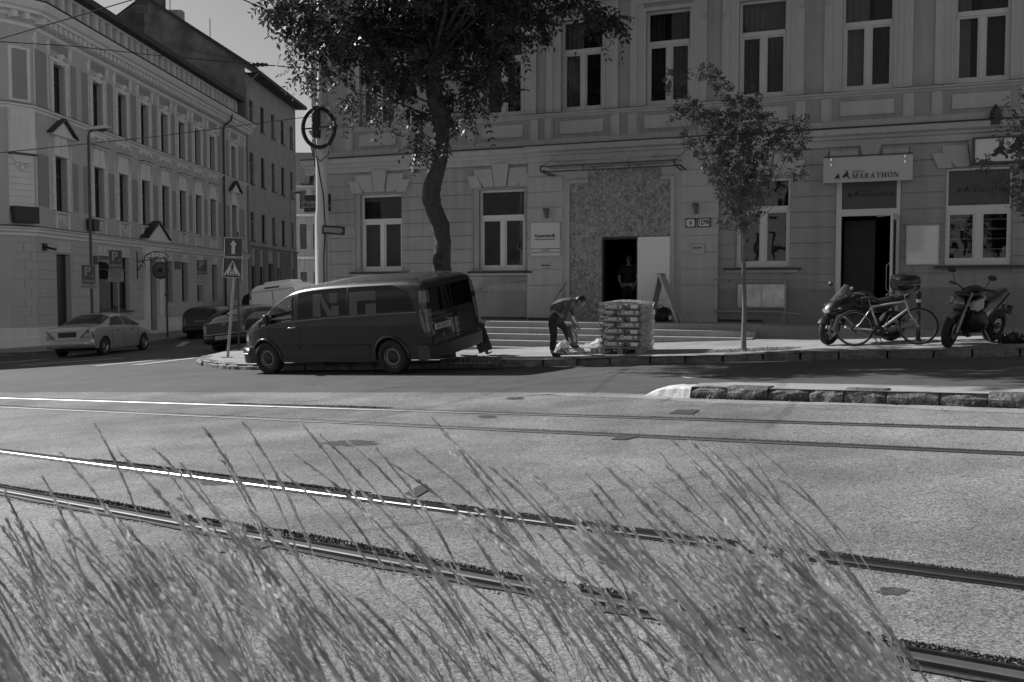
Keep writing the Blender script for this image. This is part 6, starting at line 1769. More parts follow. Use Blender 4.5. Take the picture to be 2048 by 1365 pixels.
# light box with two runners
(sa, za) = fac(1947, 279, .35); (sb, zb_) = fac(1947, 325, .35)
lx = thing('light_box', 'white box sign with two black running figures at the right edge, over the bistro window', 'sign', M=BM @ Matrix.Translation((sa, -.35, zb_)))
hh_ = za - zb_
mb = MB(); mb.bbox(.03, 2.6, -.0, .35, 0, hh_, .01); mb.build('face', mat('sign_face_lit', .60, rough=.35), lx)
mb = MB(); mb.box(-.02, .03, -.02, .36, -.04, hh_ + .04); mb.box(.03, 2.6, -.02, .36, hh_ + .001, hh_ + .04); mb.box(.03, 2.6, -.02, .36, -.04, -.001); mb.build('frame', M_steeld, lx)
mb = MB(); runner(mb, .36, .05, .40, -.006); runner(mb, .66, .09, .46, -.006); mb.build('emblem', M_ink, lx)
wl = wall_thing('wall_lantern', 'dark lantern on the cornice above the white box sign', 'lamp', 11.75, .2, 5.28)
mb = MB(); mb.lathe([(.02, .34), (.10, .2), (.13, .05), (.08, 0), (0, 0)], n=8, smooth=False); mb.build('shade', M_black, wl); mb = MB(); mb.bbox(-.1, .1, -.1, .1, -.12, 0, .01); mb.build('bracket', M_black, wl)
# poster case
pc = wall_thing('poster_case', 'blank silver framed poster case between the bistro door and window', 'poster frame', 10.30, .03, 2.53)
mb = MB(); mb.bbox(-.34, .34, -.03, .0, -.44, .44, .004); mb.build('sheet', mat('poster_film', .50, rough=.12, coat=.8, bump=.15, bscale=3), pc)
mb = MB(); frame_rect(mb, .72, .93, .028, -.045, .0); mb.build('frame', M_steel, pc)
# notice cases
(sa, za), (sb, zb_) = fac(1475, 568, .1), fac(1573, 616, .1)
nc = wall_thing('notice_case', 'double glazed notice case on the wall behind the young tree trunk', 'notice board', (sa + sb) / 2, .07, (za + zb_) / 2)
w_, h_ = sb - sa, za - zb_
mb = MB(); mb.bbox(-w_ / 2, w_ / 2, -.08, .0, -h_ / 2, h_ / 2, .01); mb.build('case', M_steel, nc)
for s_ in (-1, 1):
    mb = MB(); mb.box(min(s_ * .02, s_ * (w_ / 2 - .03)), max(s_ * .02, s_ * (w_ / 2 - .03)), -.086, -.081, -h_ / 2 + .03, h_ / 2 - .03); mb.build('door', mat('notice_glass_glare', .50, rough=.12, var=.6, scale=3.2), nc)  # pale mottled colour paints in the sunlight reflected by the glass
# handrails
def rail(name, lab, pts, posts, r=.022, grp=None, m=M_galv):
    o = thing(name, lab, 'handrail', M=BM.copy(), group=grp); mb = MB(); mb.tube(pts, r, 8); mb.build('rail', m, o)
    for p in posts: mb = MB(); mb.tube(p, .014, 6); mb.build('bracket', m, o)
    return o
rail('handrail', 'wall handrail rising from the left end of the steps', [(-1.25, -.14, 1.40), (-.51, -.14, 1.74), (.48, -.14, 1.73)], [[(-.9, -.14, 1.55), (-.9, 0, 1.5)], [(.1, -.14, 1.73), (.1, 0, 1.69)]])
rail('handrail', 'short sloping handrail with thin bars behind the bending man', [(1.62, -RO - .05, 1.68), (1.62, -1.08, 1.25), (1.62, -1.08, .70)], [[(1.62, -.85, 1.3), (1.62, -.85, .7)], [(1.62, -.6, 1.4), (1.62, -.6, .7)], [(1.62, -.38, 1.5), (1.62, -.38, .7)]])
rail('handrail', 'upper ramp handrail running right above the notice case', [(5.62, -.7, 1.76), (7.1, -.7, 1.76), (8.25, -.9, 1.66)], [[(5.9, -.7, 1.76), (5.9, 0, 1.7)], [(7.3, -.74, 1.74), (7.3, -.74, .65)]])
rail('handrail', 'low thick ramp rail below the notice case', [(5.62, -.7, .97), (7.2, -.7, .96), (7.75, -.8, .90)], [[(5.9, -.7, .97), (5.9, 0, .93)], [(7.25, -.74, .96), (7.25, -.74, .65)]], r=.032)
# projecting company sign on the flank corner
ps = wall_thing('projecting_sign', 'dark projecting sign with pale lettering at the left corner of the building, behind the pole', 'sign', S0, 0, 4.0)
q0 = at(610, 405, 28.2); q1 = at(660, 408, 27.9)
ps.matrix_world = Matrix.Translation((q0 + q1) / 2) @ Matrix.Rotation(math.atan2(q1.y - q0.y, q1.x - q0.x), 4, 'Z')
L_ = (q1 - q0).length / 2
mb = MB(); mb.bbox(-L_, L_, -.06, .06, -.24, .24, .01); mb.build('box', M_black, ps)
mb = MB(); text_mb(mb, 'Kooperativa', .16, MXZ(-.03, -.064, .03), bold=.003); mb.box(-L_ + .1, L_ - .1, -.066, -.061, -.06, -.05); text_mb(mb, 'VIENNA INSURANCE GROUP', .07, MXZ(0, -.064, -.11), bold=.001); mb.build('lettering', mat('sign_dim', .30), ps)

# ---------------------------------------------------------------- overhead wires
def wire(lab, pts, r=.008, sag=0.0, grp='overhead wires'):
    mb = MB(); P = []
    for i in range(len(pts) - 1):
        a, b = Vector(pts[i]), Vector(pts[i + 1])
        for k in range(10): t = k / 10; p = a.lerp(b, t); p.z -= sag * 4 * t * (1 - t); P.append(p)
    P.append(Vector(pts[-1])); mb.tube(P, r, 5)
    return tag(mb.build('overhead_wire', M_coil), lab, 'wire', grp)
wire('overhead wire rising steeply across the top left corner', [at(-160, 122, 9), at(0, 78, 9.5), at(265, 0, 11), at(420, -50, 12)], .006)
wire('thin overhead wire crossing the upper windows of the ornate building', [at(-60, 80, 16), at(150, 93, 18), at(300, 110, 20), at(530, 131, 22.3)], .008)
wire('overhead wire running to the tall pole from the lower left', [at(-40, 310, 16), at(300, 275, 20), at(632, 232, 22.3)], .008)
wire('overhead wire entering the tree crown from the top edge', [at(430, -25, 14), at(560, 32, 15), at(700, 90, 17)], .009)
ins = thing('insulated_wire', 'short span wire with a ribbed insulator, fixed to the pole under the leaves', 'wire', at(520, 130, 22.4))
mb = MB(); mb.tube([(0, 0, 0), at(590, 135, 22.4) - at(520, 130, 22.4), Vector((px_, py_, at(640, 140, 22.5).z)) - at(520, 130, 22.4)], .012, 6); mb.tube([(0, 0, 0), at(470, 118, 21) - at(520, 130, 22.4), at(380, 100, 18) - at(520, 130, 22.4)], .006, 5); mb.build('wire', M_coil, ins)
mb = MB(); mb.lathe([(.03, -.18), (.05, -.15), (.03, -.1), (.06, -.05), (.03, 0), (.05, .05), (.03, .1), (.04, .14), (.02, .18)], axis='x', n=10); mb.build('insulator', M_coil, ins)
# ================================================================ trees and grass
M_bark = mat('bark', .055, var=.5, scale=7, fine=.4, fscale=30, bump=1.0, bscale=28, rough=.9, stretch=(1, 1, .35))
M_bark2 = mat('young_bark', .16, var=.3, scale=9, fine=.2, fscale=60, bump=.3, rough=.8)
M_leaf = leaf_mat('ash_leaf', .055, trans=.38, var=.35)
M_leaf2 = leaf_mat('young_leaf', .11, trans=.35, var=.35)

def fronds(blobs, rng, per, leaf, lw, npair, flen, droop=.6, spread=.9):
    "blobs: (x, y, z, r). Returns quads for leafy sprays spread unevenly through them"
    Q = []
    for (bx, by, bz, br, dens) in blobs:
        N = max(6, int(per * dens * br ** 2))
        d = rng.normal(size=(N, 3)); d /= np.linalg.norm(d, axis=1)[:, None]
        rad = br * rng.uniform(.25, 1, N) ** .5 * (1 + .22 * np.sin(d[:, 0] * 5 + bx * 9) * np.cos(d[:, 2] * 4 + bz * 7))
        P = np.array([bx, by, bz]) + d * rad[:, None] * np.array([1, 1.1, .85])
        # spray direction: outward, drooping
        ax = d * spread + rng.normal(size=(N, 3)) * .45; ax[:, 2] -= droop * rng.uniform(.2, 1.3, N)
        ax /= np.linalg.norm(ax, axis=1)[:, None]
        up = rng.normal(size=(N, 3)) * .35 + np.array([0, 0, 1.0])
        sd = np.cross(ax, up); sd /= np.linalg.norm(sd, axis=1)[:, None] + 1e-9
        nr = np.cross(sd, ax)
        L = flen * rng.uniform(.6, 1.25, N)
        for k in range(npair):
            t = (k + .6) / npair
            for sg in (-1, 1):
                keep = rng.random(N) < .9
                c = P + ax * (L * t)[:, None] + np.array([0, 0, -1]) * (L * t * t * .25)[:, None]
                lv = sd * sg * .8 + ax * .55 + nr * rng.uniform(-.35, .2, N)[:, None]; lv[:, 2] -= .25
                lv /= np.linalg.norm(lv, axis=1)[:, None]
                ll = leaf * rng.uniform(.7, 1.2, N); w_ = np.cross(lv, nr + rng.normal(size=(N, 3)) * .3); w_ /= np.linalg.norm(w_, axis=1)[:, None] + 1e-9
                w_ = w_ * (ll * lw)[:, None]
                a = c; b = c + lv * (ll * .45)[:, None] + w_; t_ = c + lv * ll[:, None]; e = c + lv * (ll * .45)[:, None] - w_
                Q.append(np.stack([a, b, t_, e], 1)[keep])
    return np.concatenate(Q)

def limb(mb, a, b, r0, r1, rnd, n=6, bow=.12, seg=6):
    a, b = Vector(a), Vector(b); L = (b - a).length; off = Vector((rnd.uniform(-1, 1), rnd.uniform(-1, 1), rnd.uniform(-.2, 1.0))) * L * bow
    pts = []
    for k in range(seg + 1):
        t = k / seg; p = a.lerp(b, t) + off * math.sin(math.pi * t); p += Vector((rnd.uniform(-1, 1), rnd.uniform(-1, 1), rnd.uniform(-1, 1))) * L * .012
        pts.append(p)
    mb.tube(pts, [r0 + (r1 - r0) * (k / seg) for k in range(seg + 1)], n); return pts

# ---- big street tree behind the van
rng = np.random.default_rng(11); rnd = random.Random(5); D = 21.0
bt = thing('street_tree', 'large dark street tree with crooked trunk and drooping crown, rising behind the van', 'tree', (-1.45, D, GZ(-1.4) + .13))
O = Vector(bt.location)
tp = [(892, 740, 21), (888, 640, 19), (885, 560, 18), (884, 520, 17), (886, 484, 16), (881, 450, 17), (870, 425, 17), (862, 398, 18), (864, 372, 17), (875, 335, 16), (881, 305, 15), (883, 268, 15), (884, 236, 18), (872, 205, 17), (866, 175, 15), (867, 145, 14), (872, 115, 14), (880, 70, 13), (888, 20, 12), (890, -60, 11), (880, -160, 9)]
mb = MB(); pts = [at(a, b, D) - O for a, b, r in tp]; rs = [r / F * D for a, b, r in tp]
P2 = []; R2 = []
for i in range(len(pts) - 1):
    for k in range(4): t = k / 4; P2.append(pts[i].lerp(pts[i + 1], t)); R2.append((rs[i] * (1 - t) + rs[i + 1] * t) * (1 + rnd.uniform(-.04, .04)))
mb.tube(P2, R2, 22)
for i, v in enumerate(mb.v):
    x, y, z_ = v; a = math.atan2(y, x - 0); q = 1 + .0
    mb.v[i] = (x + .012 * math.sin(z_ * 31 + a * 7) + rnd.uniform(-.008, .008), y + rnd.uniform(-.01, .01), z_)
mb.ball(tuple(at(874, 522, D - .14) - O), .12, 10, sq=(.8, 1, 1.4)); mb.ball(tuple(at(860, 397, D - .08) - O), .10, 8, sq=(.8, 1, 1.3)); mb.ball(tuple(at(888, 245, D - .05) - O), .13, 8)
trunk = mb.build('trunk', M_bark, bt)
big = [(545, 12, 38), (575, 45, 34), (610, 45, 50), (590, 85, 22), (640, 105, 38), (652, 148, 20), (690, 70, 60), (735, 105, 58), (760, 40, 70), (800, 120, 60), (815, 175, 32), (838, 225, 30), (838, 265, 20), (700, 160, 26), (742, 170, 30), (700, 188, 14),
       (860, 60, 80), (920, 40, 70), (935, 130, 48), (925, 195, 40), (935, 238, 20), (905, 245, 14), (985, 90, 50), (995, 165, 38), (1018, 195, 24), (1050, 60, 48), (1075, 20, 40), (1088, 70, 14), (1140, 5, 34), (1175, 20, 34), (1205, 35, 36), (1232, 45, 18), (990, 20, 60), (640, 20, 60), (720, 10, 70), (855, 150, 40), (890, 290, 6)]
blobs = []
for a, b, r in big:
    dn = .4 if (a, b) in ((700, 160), (742, 170), (700, 188), (655, 152), (652, 148), (735, 105), (640, 105), (590, 85), (1050, 60)) else .85
    dd = D + rng.uniform(-1.0, 1.0) * (1 if r > 30 else .4); p = at(a, b - 9, dd); blobs.append((p.x, p.y, p.z, max(7, r - 12) / F * dd, dn))
inner = list(blobs)
for k in range(34):
    a = rng.uniform(0, 2 * math.pi); rr_ = rng.uniform(.3, 3.6); zz = rng.uniform(7.6, 11.8)
    s_ = 1 - max(0, zz - 9.5) / 4
    blobs.append((-1.5 + rr_ * s_ * math.cos(a), D - .2 + rr_ * s_ * .85 * math.sin(a), zz, rng.uniform(.7, 1.15), .30))
for k in range(16): blobs.append((rng.uniform(-4.5, 2.5), rng.uniform(15.8, 18.8), rng.uniform(7.9, 9.8), rng.uniform(.7, 1.0), .3))
Q = fronds(blobs, rng, 580, .155, .23, 4, .34, droop=.8)
# single long sprays hanging free, catching the light
sp_ = []
for (a, b) in [(700, 190), (690, 205), (745, 210), (760, 205), (775, 220), (655, 60), (575, 90), (1040, 85), (1100, 60), (1190, 65), (1235, 60), (870, 285), (830, 290), (845, 280), (600, 140), (620, 137), (640, 138), (900, 250), (965, 215), (780, 195)]:
    p = at(a, b, D + rng.uniform(-.8, .3)); sp_.append((p.x, p.y, p.z, .10, 1.6))
Q = np.concatenate([Q, fronds(sp_, rng, 560, .12, .2, 6, .5, droop=.9)]) - np.array(O)
quads_object('crown', Q, M_leaf, bt)
mb = MB()
for (x, y, z_, r, dn) in inner[::1] + blobs[len(inner)::2]:
    tgt = Vector((x, y, z_)) - O; zz = max(2.9, tgt.z - rng.uniform(.6, 1.8)) if tgt.z < 7 else rng.uniform(5.0, 7.5)
    j = min(range(len(P2)), key=lambda q: abs(P2[q].z - min(zz + 1.0, 8)))
    limb(mb, P2[j], tgt, .045 if r > .4 else .025, .008, rnd, bow=.10)
mb.build('limbs', M_bark, bt)

# ---- slender young tree before the facade
def young_tree(label, base, px, fork, blobs_px, D, seed, extra=(), lean=0):
    rng = np.random.default_rng(seed); rnd = random.Random(seed)
    t = thing('young_tree', label, 'tree', base, group='young trees along the pavement'); O = Vector(base)
    mb = MB(); F_ = at(px, fork, D) - O
    mb.tube([(0, 0, -.05), (.0, 0, .25), F_ * .35 + Vector((.012, 0, 0)), F_ * .7 + Vector((-.01, 0, 0)), F_, F_ * 1.28], [.062, .045, .042, .04, .034, .022], 12)
    mb.build('trunk', M_bark2, t)
    bl = []
    for a, b, r in blobs_px:
        dd = D + rng.uniform(-.7, .7); p = at(a, b, dd); bl.append((p.x, p.y, p.z, r * .9 / F * dd, 1.0))
    bl += list(extra)
    Q = fronds(bl, rng, 1750, .066, .28, 3, .13, droop=.0, spread=.7) - np.array(O)
    quads_object('crown', Q, M_leaf2, t)
    mb = MB()
    for x, y, z_, r, dn in bl:
        tgt = Vector((x, y, z_)) - O; hh = F_.z * rng.uniform(.98, 1.25); h0 = Vector((F_.x, F_.y, min(hh, tgt.z - .1)))
        m_ = Vector((F_.x + (tgt.x - F_.x) * .45, F_.y + (tgt.y - F_.y) * .45, F_.z + (tgt.z - F_.z) * .42))
        p = [h0, h0.lerp(m_, .5) + Vector((0, 0, .02)), m_, m_.lerp(tgt, .5) + Vector((0, 0, .05)), tgt]
        mb.tube(p, [.014, .011, .008, .005, .003], 5)
    mb.build('limbs', M_bark2, t); return t
yb_px = [(1345, 158, 13), (1332, 168, 8), (1362, 148, 9), (1412, 148, 15), (1440, 163, 15), (1462, 188, 15), (1472, 215, 20), (1368, 210, 15), (1392, 222, 20), (1430, 240, 26), (1350, 230, 10), (1500, 188, 14), (1508, 215, 18), (1535, 242, 18), (1485, 255, 32), (1440, 272, 28), (1368, 278, 11), (1395, 292, 14), (1425, 320, 26), (1470, 310, 34), (1520, 285, 32), (1560, 275, 22), (1588, 252, 18), (1612, 245, 10), (1600, 285, 15), (1580, 305, 15),
         (1438, 355, 20), (1480, 365, 30), (1520, 335, 26), (1592, 340, 11), (1604, 350, 8), (1468, 410, 20), (1500, 400, 22), (1452, 440, 9), (1512, 432, 11), (1485, 445, 12), (1450, 385, 14), (1530, 380, 13)]
ybase = gr(1487, 701, .13)
young_tree('slender young tree with upswept leafy branches, between the boarded portal and the bistro', ybase, 1489, 470, yb_px, ybase.y, 21)
rbase = gr(2128, 696, .13)
rt_px = [(2000, 212, 8), (2018, 228, 11), (2042, 240, 16), (1953, 315, 8), (1972, 332, 10), (1990, 348, 9), (2012, 368, 15), (2032, 388, 18), (2045, 350, 22), (2005, 265, 9), (2030, 283, 14), (2052, 300, 26), (1994, 395, 9), (2055, 410, 18),
         (2095, 250, 42), (2105, 330, 50), (2080, 190, 30), (2140, 200, 45), (2150, 290, 55), (2120, 400, 40), (2170, 350, 40)]
young_tree('young tree mostly outside the right edge, its leafy twigs hanging before the bistro window', rbase, 2130, 480, rt_px, rbase.y, 33)

# leaf litter and gravel round the young tree, weeds at the right
def scatter(name, lab, cat, cx, cy, ax, ay, n, sz, m, seed, lift=.135, tall=.3):
    rng = np.random.default_rng(seed); a = rng.uniform(0, 2 * math.pi, n); r = np.sqrt(rng.random(n)) ** .8
    x = cx + ax * r * np.cos(a); y = cy + ay * r * np.sin(a); b = np.stack([x, y, .05 * x + lift], 1)
    s_ = sz * rng.uniform(.4, 1.4, n); th = rng.uniform(0, math.pi, n)
    u = np.stack([np.cos(th) * s_, np.sin(th) * s_, rng.uniform(0, tall, n) * s_], 1); v = np.stack([-np.sin(th) * s_ * .6, np.cos(th) * s_ * .6, rng.uniform(0, 1, n) * s_ * tall * 2.5], 1)
    return stuff(quads_object(name, np.stack([b - u, b - v * .5, b + u, b + v], 1), m), lab, cat)
scatter('fallen_leaves', 'pale dry leaves and gravel scattered round the foot of the young tree', 'leaves', ybase.x + .12, ybase.y - .05, .95, .42, 1500, .022, mat('dry_leaf', .40, var=.4, scale=14), 3)
scatter('weeds', 'low dark weeds on the pavement at the right edge', 'weeds', 9.1, 17.3, .6, .35, 900, .06, M_moss, 6, tall=1.0)
scatter('litter', 'small pale leaves and crumbs lying along the kerb and road', 'litter', 2.5, 16.9, 7, 1.0, 70, .012, mat('dry_leaf', .40), 8, lift=.006)
M_pebble = mat('pebble', .3, var=.5, scale=20)
# weeds along the island kerb foot
rng = np.random.default_rng(2); s_ = rng.uniform(0, 14, 2600); gate = (np.sin(s_ * 2.1) + np.sin(s_ * 5.3 + 1)) > -.1; s_ = s_[gate]
x = A.x + d.x * s_ - nn_.x * rng.uniform(.0, .05, len(s_)); y = A.y + d.y * s_ - nn_.y * rng.uniform(.0, .05, len(s_)); b = np.stack([x, y, .05 * x + .008], 1)
hgt = rng.uniform(.01, .06, len(s_)); th_a = rng.uniform(0, math.pi, len(s_)); o = np.stack([np.cos(th_a), np.sin(th_a), 0 * th_a], 1) * .007
tip = b + np.stack([rng.normal(0, .02, len(s_)), rng.normal(0, .02, len(s_)), hgt], 1)
stuff(quads_object('weeds', np.stack([b - o, b + o, tip + o * .3, tip - o * .3], 1), M_moss), 'moss and small weeds growing at the foot of the island kerb', 'weeds')

# ---- wind-bent reed grass in the foreground
M_grass = leaf_mat('dry_grass', .58, trans=.30, var=.6)
for nd in M_grass.node_tree.nodes:
    if nd.type == 'TEX_NOISE': nd.inputs['Scale'].default_value = 7; nd.inputs['Detail'].default_value = 2
def grass(seed):
    rng = np.random.default_rng(seed); Q = []
    tips = []
    # (px, py) of seed-head tips standing clear, with rough depth
    for px, py in [(190, 848), (85, 950), (10, 985), (122, 905), (240, 905), (305, 895), (410, 858), (445, 920), (492, 850), (497, 905), (560, 940), (590, 832), (585, 905), (640, 870), (700, 885), (330, 935), (365, 930),
                   (755, 900), (780, 925), (830, 900), (862, 833), (885, 862), (900, 905), (700, 960), (660, 985), (930, 935), (975, 930), (1005, 935), (1035, 935), (1075, 955), (1165, 940), (1195, 920), (1225, 925), (1255, 960), (1185, 985), (1120, 1000),
                   (1318, 905), (1330, 930), (1380, 880), (1405, 885), (1345, 880), (1495, 880), (1500, 905), (1450, 930), (1440, 960), (1515, 985), (1290, 960), (1400, 940), (1460, 900), (1530, 940), (1545, 985), (1270, 930), (1360, 905), (1425, 905), (1480, 950)]:
        tips.append((px, py, rng.uniform(2.3, 3.2)))
    def bunch(px, py, dp):
        for _ in range(rng.integers(3, 8)):
            a = abs(rng.normal(0, 1)); tips.append((px + rng.normal(0, 30) + a * 18, py + a * 55, dp + rng.normal(0, .07)))
    for _ in range(98):                   # the mass of the stand, in bunches
        px = rng.uniform(-260, 1690)
        if 560 < px < 1130 and rng.random() < .45: continue
        top = np.interp(px, [-260, 0, 200, 450, 620, 860, 1100, 1250, 1400, 1540, 1640, 1700], [1000, 1010, 1000, 985, 980, 985, 1010, 985, 950, 1000, 1180, 1330])
        lo = 1420
        py = top + (lo - top) * rng.random() ** (1.15 if px < 650 or px > 1180 else 1.0)
        bunch(px, py, rng.uniform(1.55, 3.1))
    for _ in range(30):
        px = rng.uniform(-300, 600); bunch(px, rng.uniform(1060, 1450), rng.uniform(1.4, 2.8))
    for _ in range(20):
        px = rng.uniform(1150, 1560) ; bunch(*(px, np.interp(px, [1150, 1350, 1500, 1600], [1010, 930, 960, 1100]) + abs(rng.normal(0, 120)), rng.uniform(1.5, 2.4)))
    for px, py, dp in tips:
        T = np.array(at(px, py, dp)); gz = .05 * T[0]
        hgt = T[2] - gz
        if hgt < .12: continue
        lean = ((.14 if px < 560 else .24) + .22 * rng.random()) * hgt + .04
        B = np.array([T[0] + lean + rng.normal(0, .03), T[1] + rng.normal(0, .12), gz])
        # curve: upright at the base, bending over to the left at the tip
        n = 12; ts = np.linspace(0, 1, n + 1)
        bend = ts ** 2.5
        C_ = np.stack([B[0] + (T[0] - B[0]) * bend, B[1] + (T[1] - B[1]) * ts, B[2] + (T[2] - B[2]) * (ts * 1.06 - .06 * ts ** 3)], 1)
        w0 = .0017
        view = C_ - np.array([0, 0, ZC]); 
        tan = np.gradient(C_, axis=0); side = np.cross(tan, view); side /= np.linalg.norm(side, axis=1)[:, None]
        ww = (w0 * (1 - .5 * ts))[:, None]
        a, b = C_ - side * ww, C_ + side * ww
        Q.append(np.stack([a[:-1], b[:-1], b[1:], a[1:]], 1))
        s2 = np.cross(tan, side); s2 /= np.linalg.norm(s2, axis=1)[:, None]; a, b = C_ - s2 * ww, C_ + s2 * ww
        Q.append(np.stack([a[:-1], b[:-1], b[1:], a[1:]], 1))
        # seed head over the last part: a lumpy tapering core with spikelets round it
        hl = min(.55, rng.uniform(.26, .44) / max(hgt, .3)); m = int(rng.uniform(90, 120))
        t0 = 1 - hl * rng.random(m); t0 = np.clip(t0, 0, 1); idx = t0 * n; i0 = np.clip(idx.astype(int), 0, n - 1); fr = (idx - i0)[:, None]
        p = C_[i0] * (1 - fr) + C_[i0 + 1] * fr; tg = C_[i0 + 1] - C_[i0]; tg /= np.linalg.norm(tg, axis=1)[:, None]
        u = (1 - t0) / hl; env = (np.sin(np.pi * np.clip(u, .0, 1) ** .9) * .7 + .12)
        cs = 16; cu_ = np.linspace(1 - hl, 1, cs + 1); ci = np.clip((cu_ * n).astype(int), 0, n - 1); cf = (cu_ * n - ci)[:, None]
        cc_ = C_[ci] * (1 - cf) + C_[ci + 1] * cf; rad = .0036 * np.sin(np.pi * np.clip((cu_ - 1 + hl) / hl, .02, .98)) ** .7 * (1 + .35 * rng.normal(size=cs + 1)).clip(.4, 1.6) * rng.uniform(.7, 1.15)
        sa = side[np.minimum(ci, n)]; sb3 = s2[np.minimum(ci, n)]
        rg = [cc_ + (sa * math.cos(q * 1.2566) + sb3 * math.sin(q * 1.2566)) * rad[:, None] for q in range(5)]
        for q in range(5): g0, g1 = rg[q], rg[(q + 1) % 5]; Q.append(np.stack([g0[:-1], g1[:-1], g1[1:], g0[1:]], 1))
        fl = rng.uniform(.003, .0075) * env
        dr = rng.normal(size=(m, 3)) * .6; dr[:, 0] -= .25
        dr -= tg * np.sum(dr * tg, 1)[:, None]; dr /= np.linalg.norm(dr, axis=1)[:, None] + 1e-9
        st = p + dr * (fl * rng.uniform(.0, .8, m))[:, None]
        lv = tg * .95 + dr * .28; lv /= np.linalg.norm(lv, axis=1)[:, None]
        ll = rng.uniform(.012, .023, m)[:, None]; wv = np.cross(lv, rng.normal(size=(m, 3))); wv /= np.linalg.norm(wv, axis=1)[:, None]; wv *= ll * .15
        Q.append(np.stack([st, st + lv * ll * .4 + wv, st + lv * ll, st + lv * ll * .4 - wv], 1))
    # blades low down
    for _ in range(2300):
        px = rng.uniform(-350, 1800) if rng.random() < .45 else rng.uniform(-350, 760); dp = rng.uniform(1.7, 3.0)
        x = (px - 1024) / F * dp; g = .05 * x; h_ = rng.uniform(.12, .40) * (1.25 if px < 650 else .75)
        if px > 1750: continue
        x += .1; ts = np.linspace(0, 1, 5); C_ = np.stack([x - (h_ * .6 * ts ** 2) * rng.uniform(-.4, 1.3), dp + ts * rng.normal(0, .08), g + h_ * np.sin(ts * 1.35)], 1)
        sd = np.array([rng.normal(), rng.normal(), 0]); sd /= np.linalg.norm(sd); ww = (.0022 * (1 - ts))[:, None] * sd
        a, b = C_ - ww, C_ + ww; Q.append(np.stack([a[:-1], b[:-1], b[1:], a[1:]], 1))
    return np.concatenate(Q)
GQ = grass(5)
stuff(quads_object('tall_grass', GQ, M_grass), 'tall dry reed grass with feathery seed heads bent left by the wind, along the near edge', 'grass')
# the soil it grows from
sb_ = MB(); rnd = random.Random(4); top = []
for k in range(40):
    x = -3.4 + k * .125; top.append((x, 3.05 + .18 * math.sin(x * 3) + rnd.uniform(-.08, .08) - max(0, x + .9) * .62))
sb_.loft([[(x, -1.5, GZ(x) + .011), (x, y, GZ(x) + .011)] for x, y in top if y > -1], closed=False)
struct(sb_.build('soil', ground_mat('verge_soil', .055, spot=.5, big=.4, speck=60, fleck=.4, bump=1.0)))
# ================================================================ people
M_skin = mat('skin', .20, rough=.5, var=.06, scale=12)
M_skin_d = mat('skin_pale', .24, rough=.5, var=.06, scale=12)  # a little lighter, for the man in the doorway
M_hair = mat('dark_hair', .012, rough=.5)
M_hair2 = mat('short_hair', .07, rough=.6)
M_jean = mat('jeans', .028, rough=.8, var=.35, scale=9, fine=.15)
M_shoe = mat('shoe', .02, rough=.6)
def shirt_mat():
    m = mat('checked_shirt', .075, rough=.85, var=.3, scale=10)
    n = m.node_tree; p = n.nodes['Principled BSDF']; src = p.inputs['Base Color'].links[0].from_socket
    tc = n.nodes.new('ShaderNodeTexCoord'); ck = n.nodes.new('ShaderNodeTexChecker'); ck.inputs['Scale'].default_value = 26
    ck.inputs['Color1'].default_value = (.8, .8, .8, 1); ck.inputs['Color2'].default_value = (1.7, 1.7, 1.7, 1)
    n.links.new(tc.outputs['Object'], ck.inputs['Vector']); mu = n.nodes.new('ShaderNodeVectorMath'); mu.operation = 'MULTIPLY'
    n.links.new(src, mu.inputs[0]); n.links.new(ck.outputs[0], mu.inputs[1]); n.links.new(mu.outputs[0], p.inputs['Base Color']); return m
M_shirt = shirt_mat()
M_tee = mat('dark_tshirt', .014, rough=.85, var=.2)

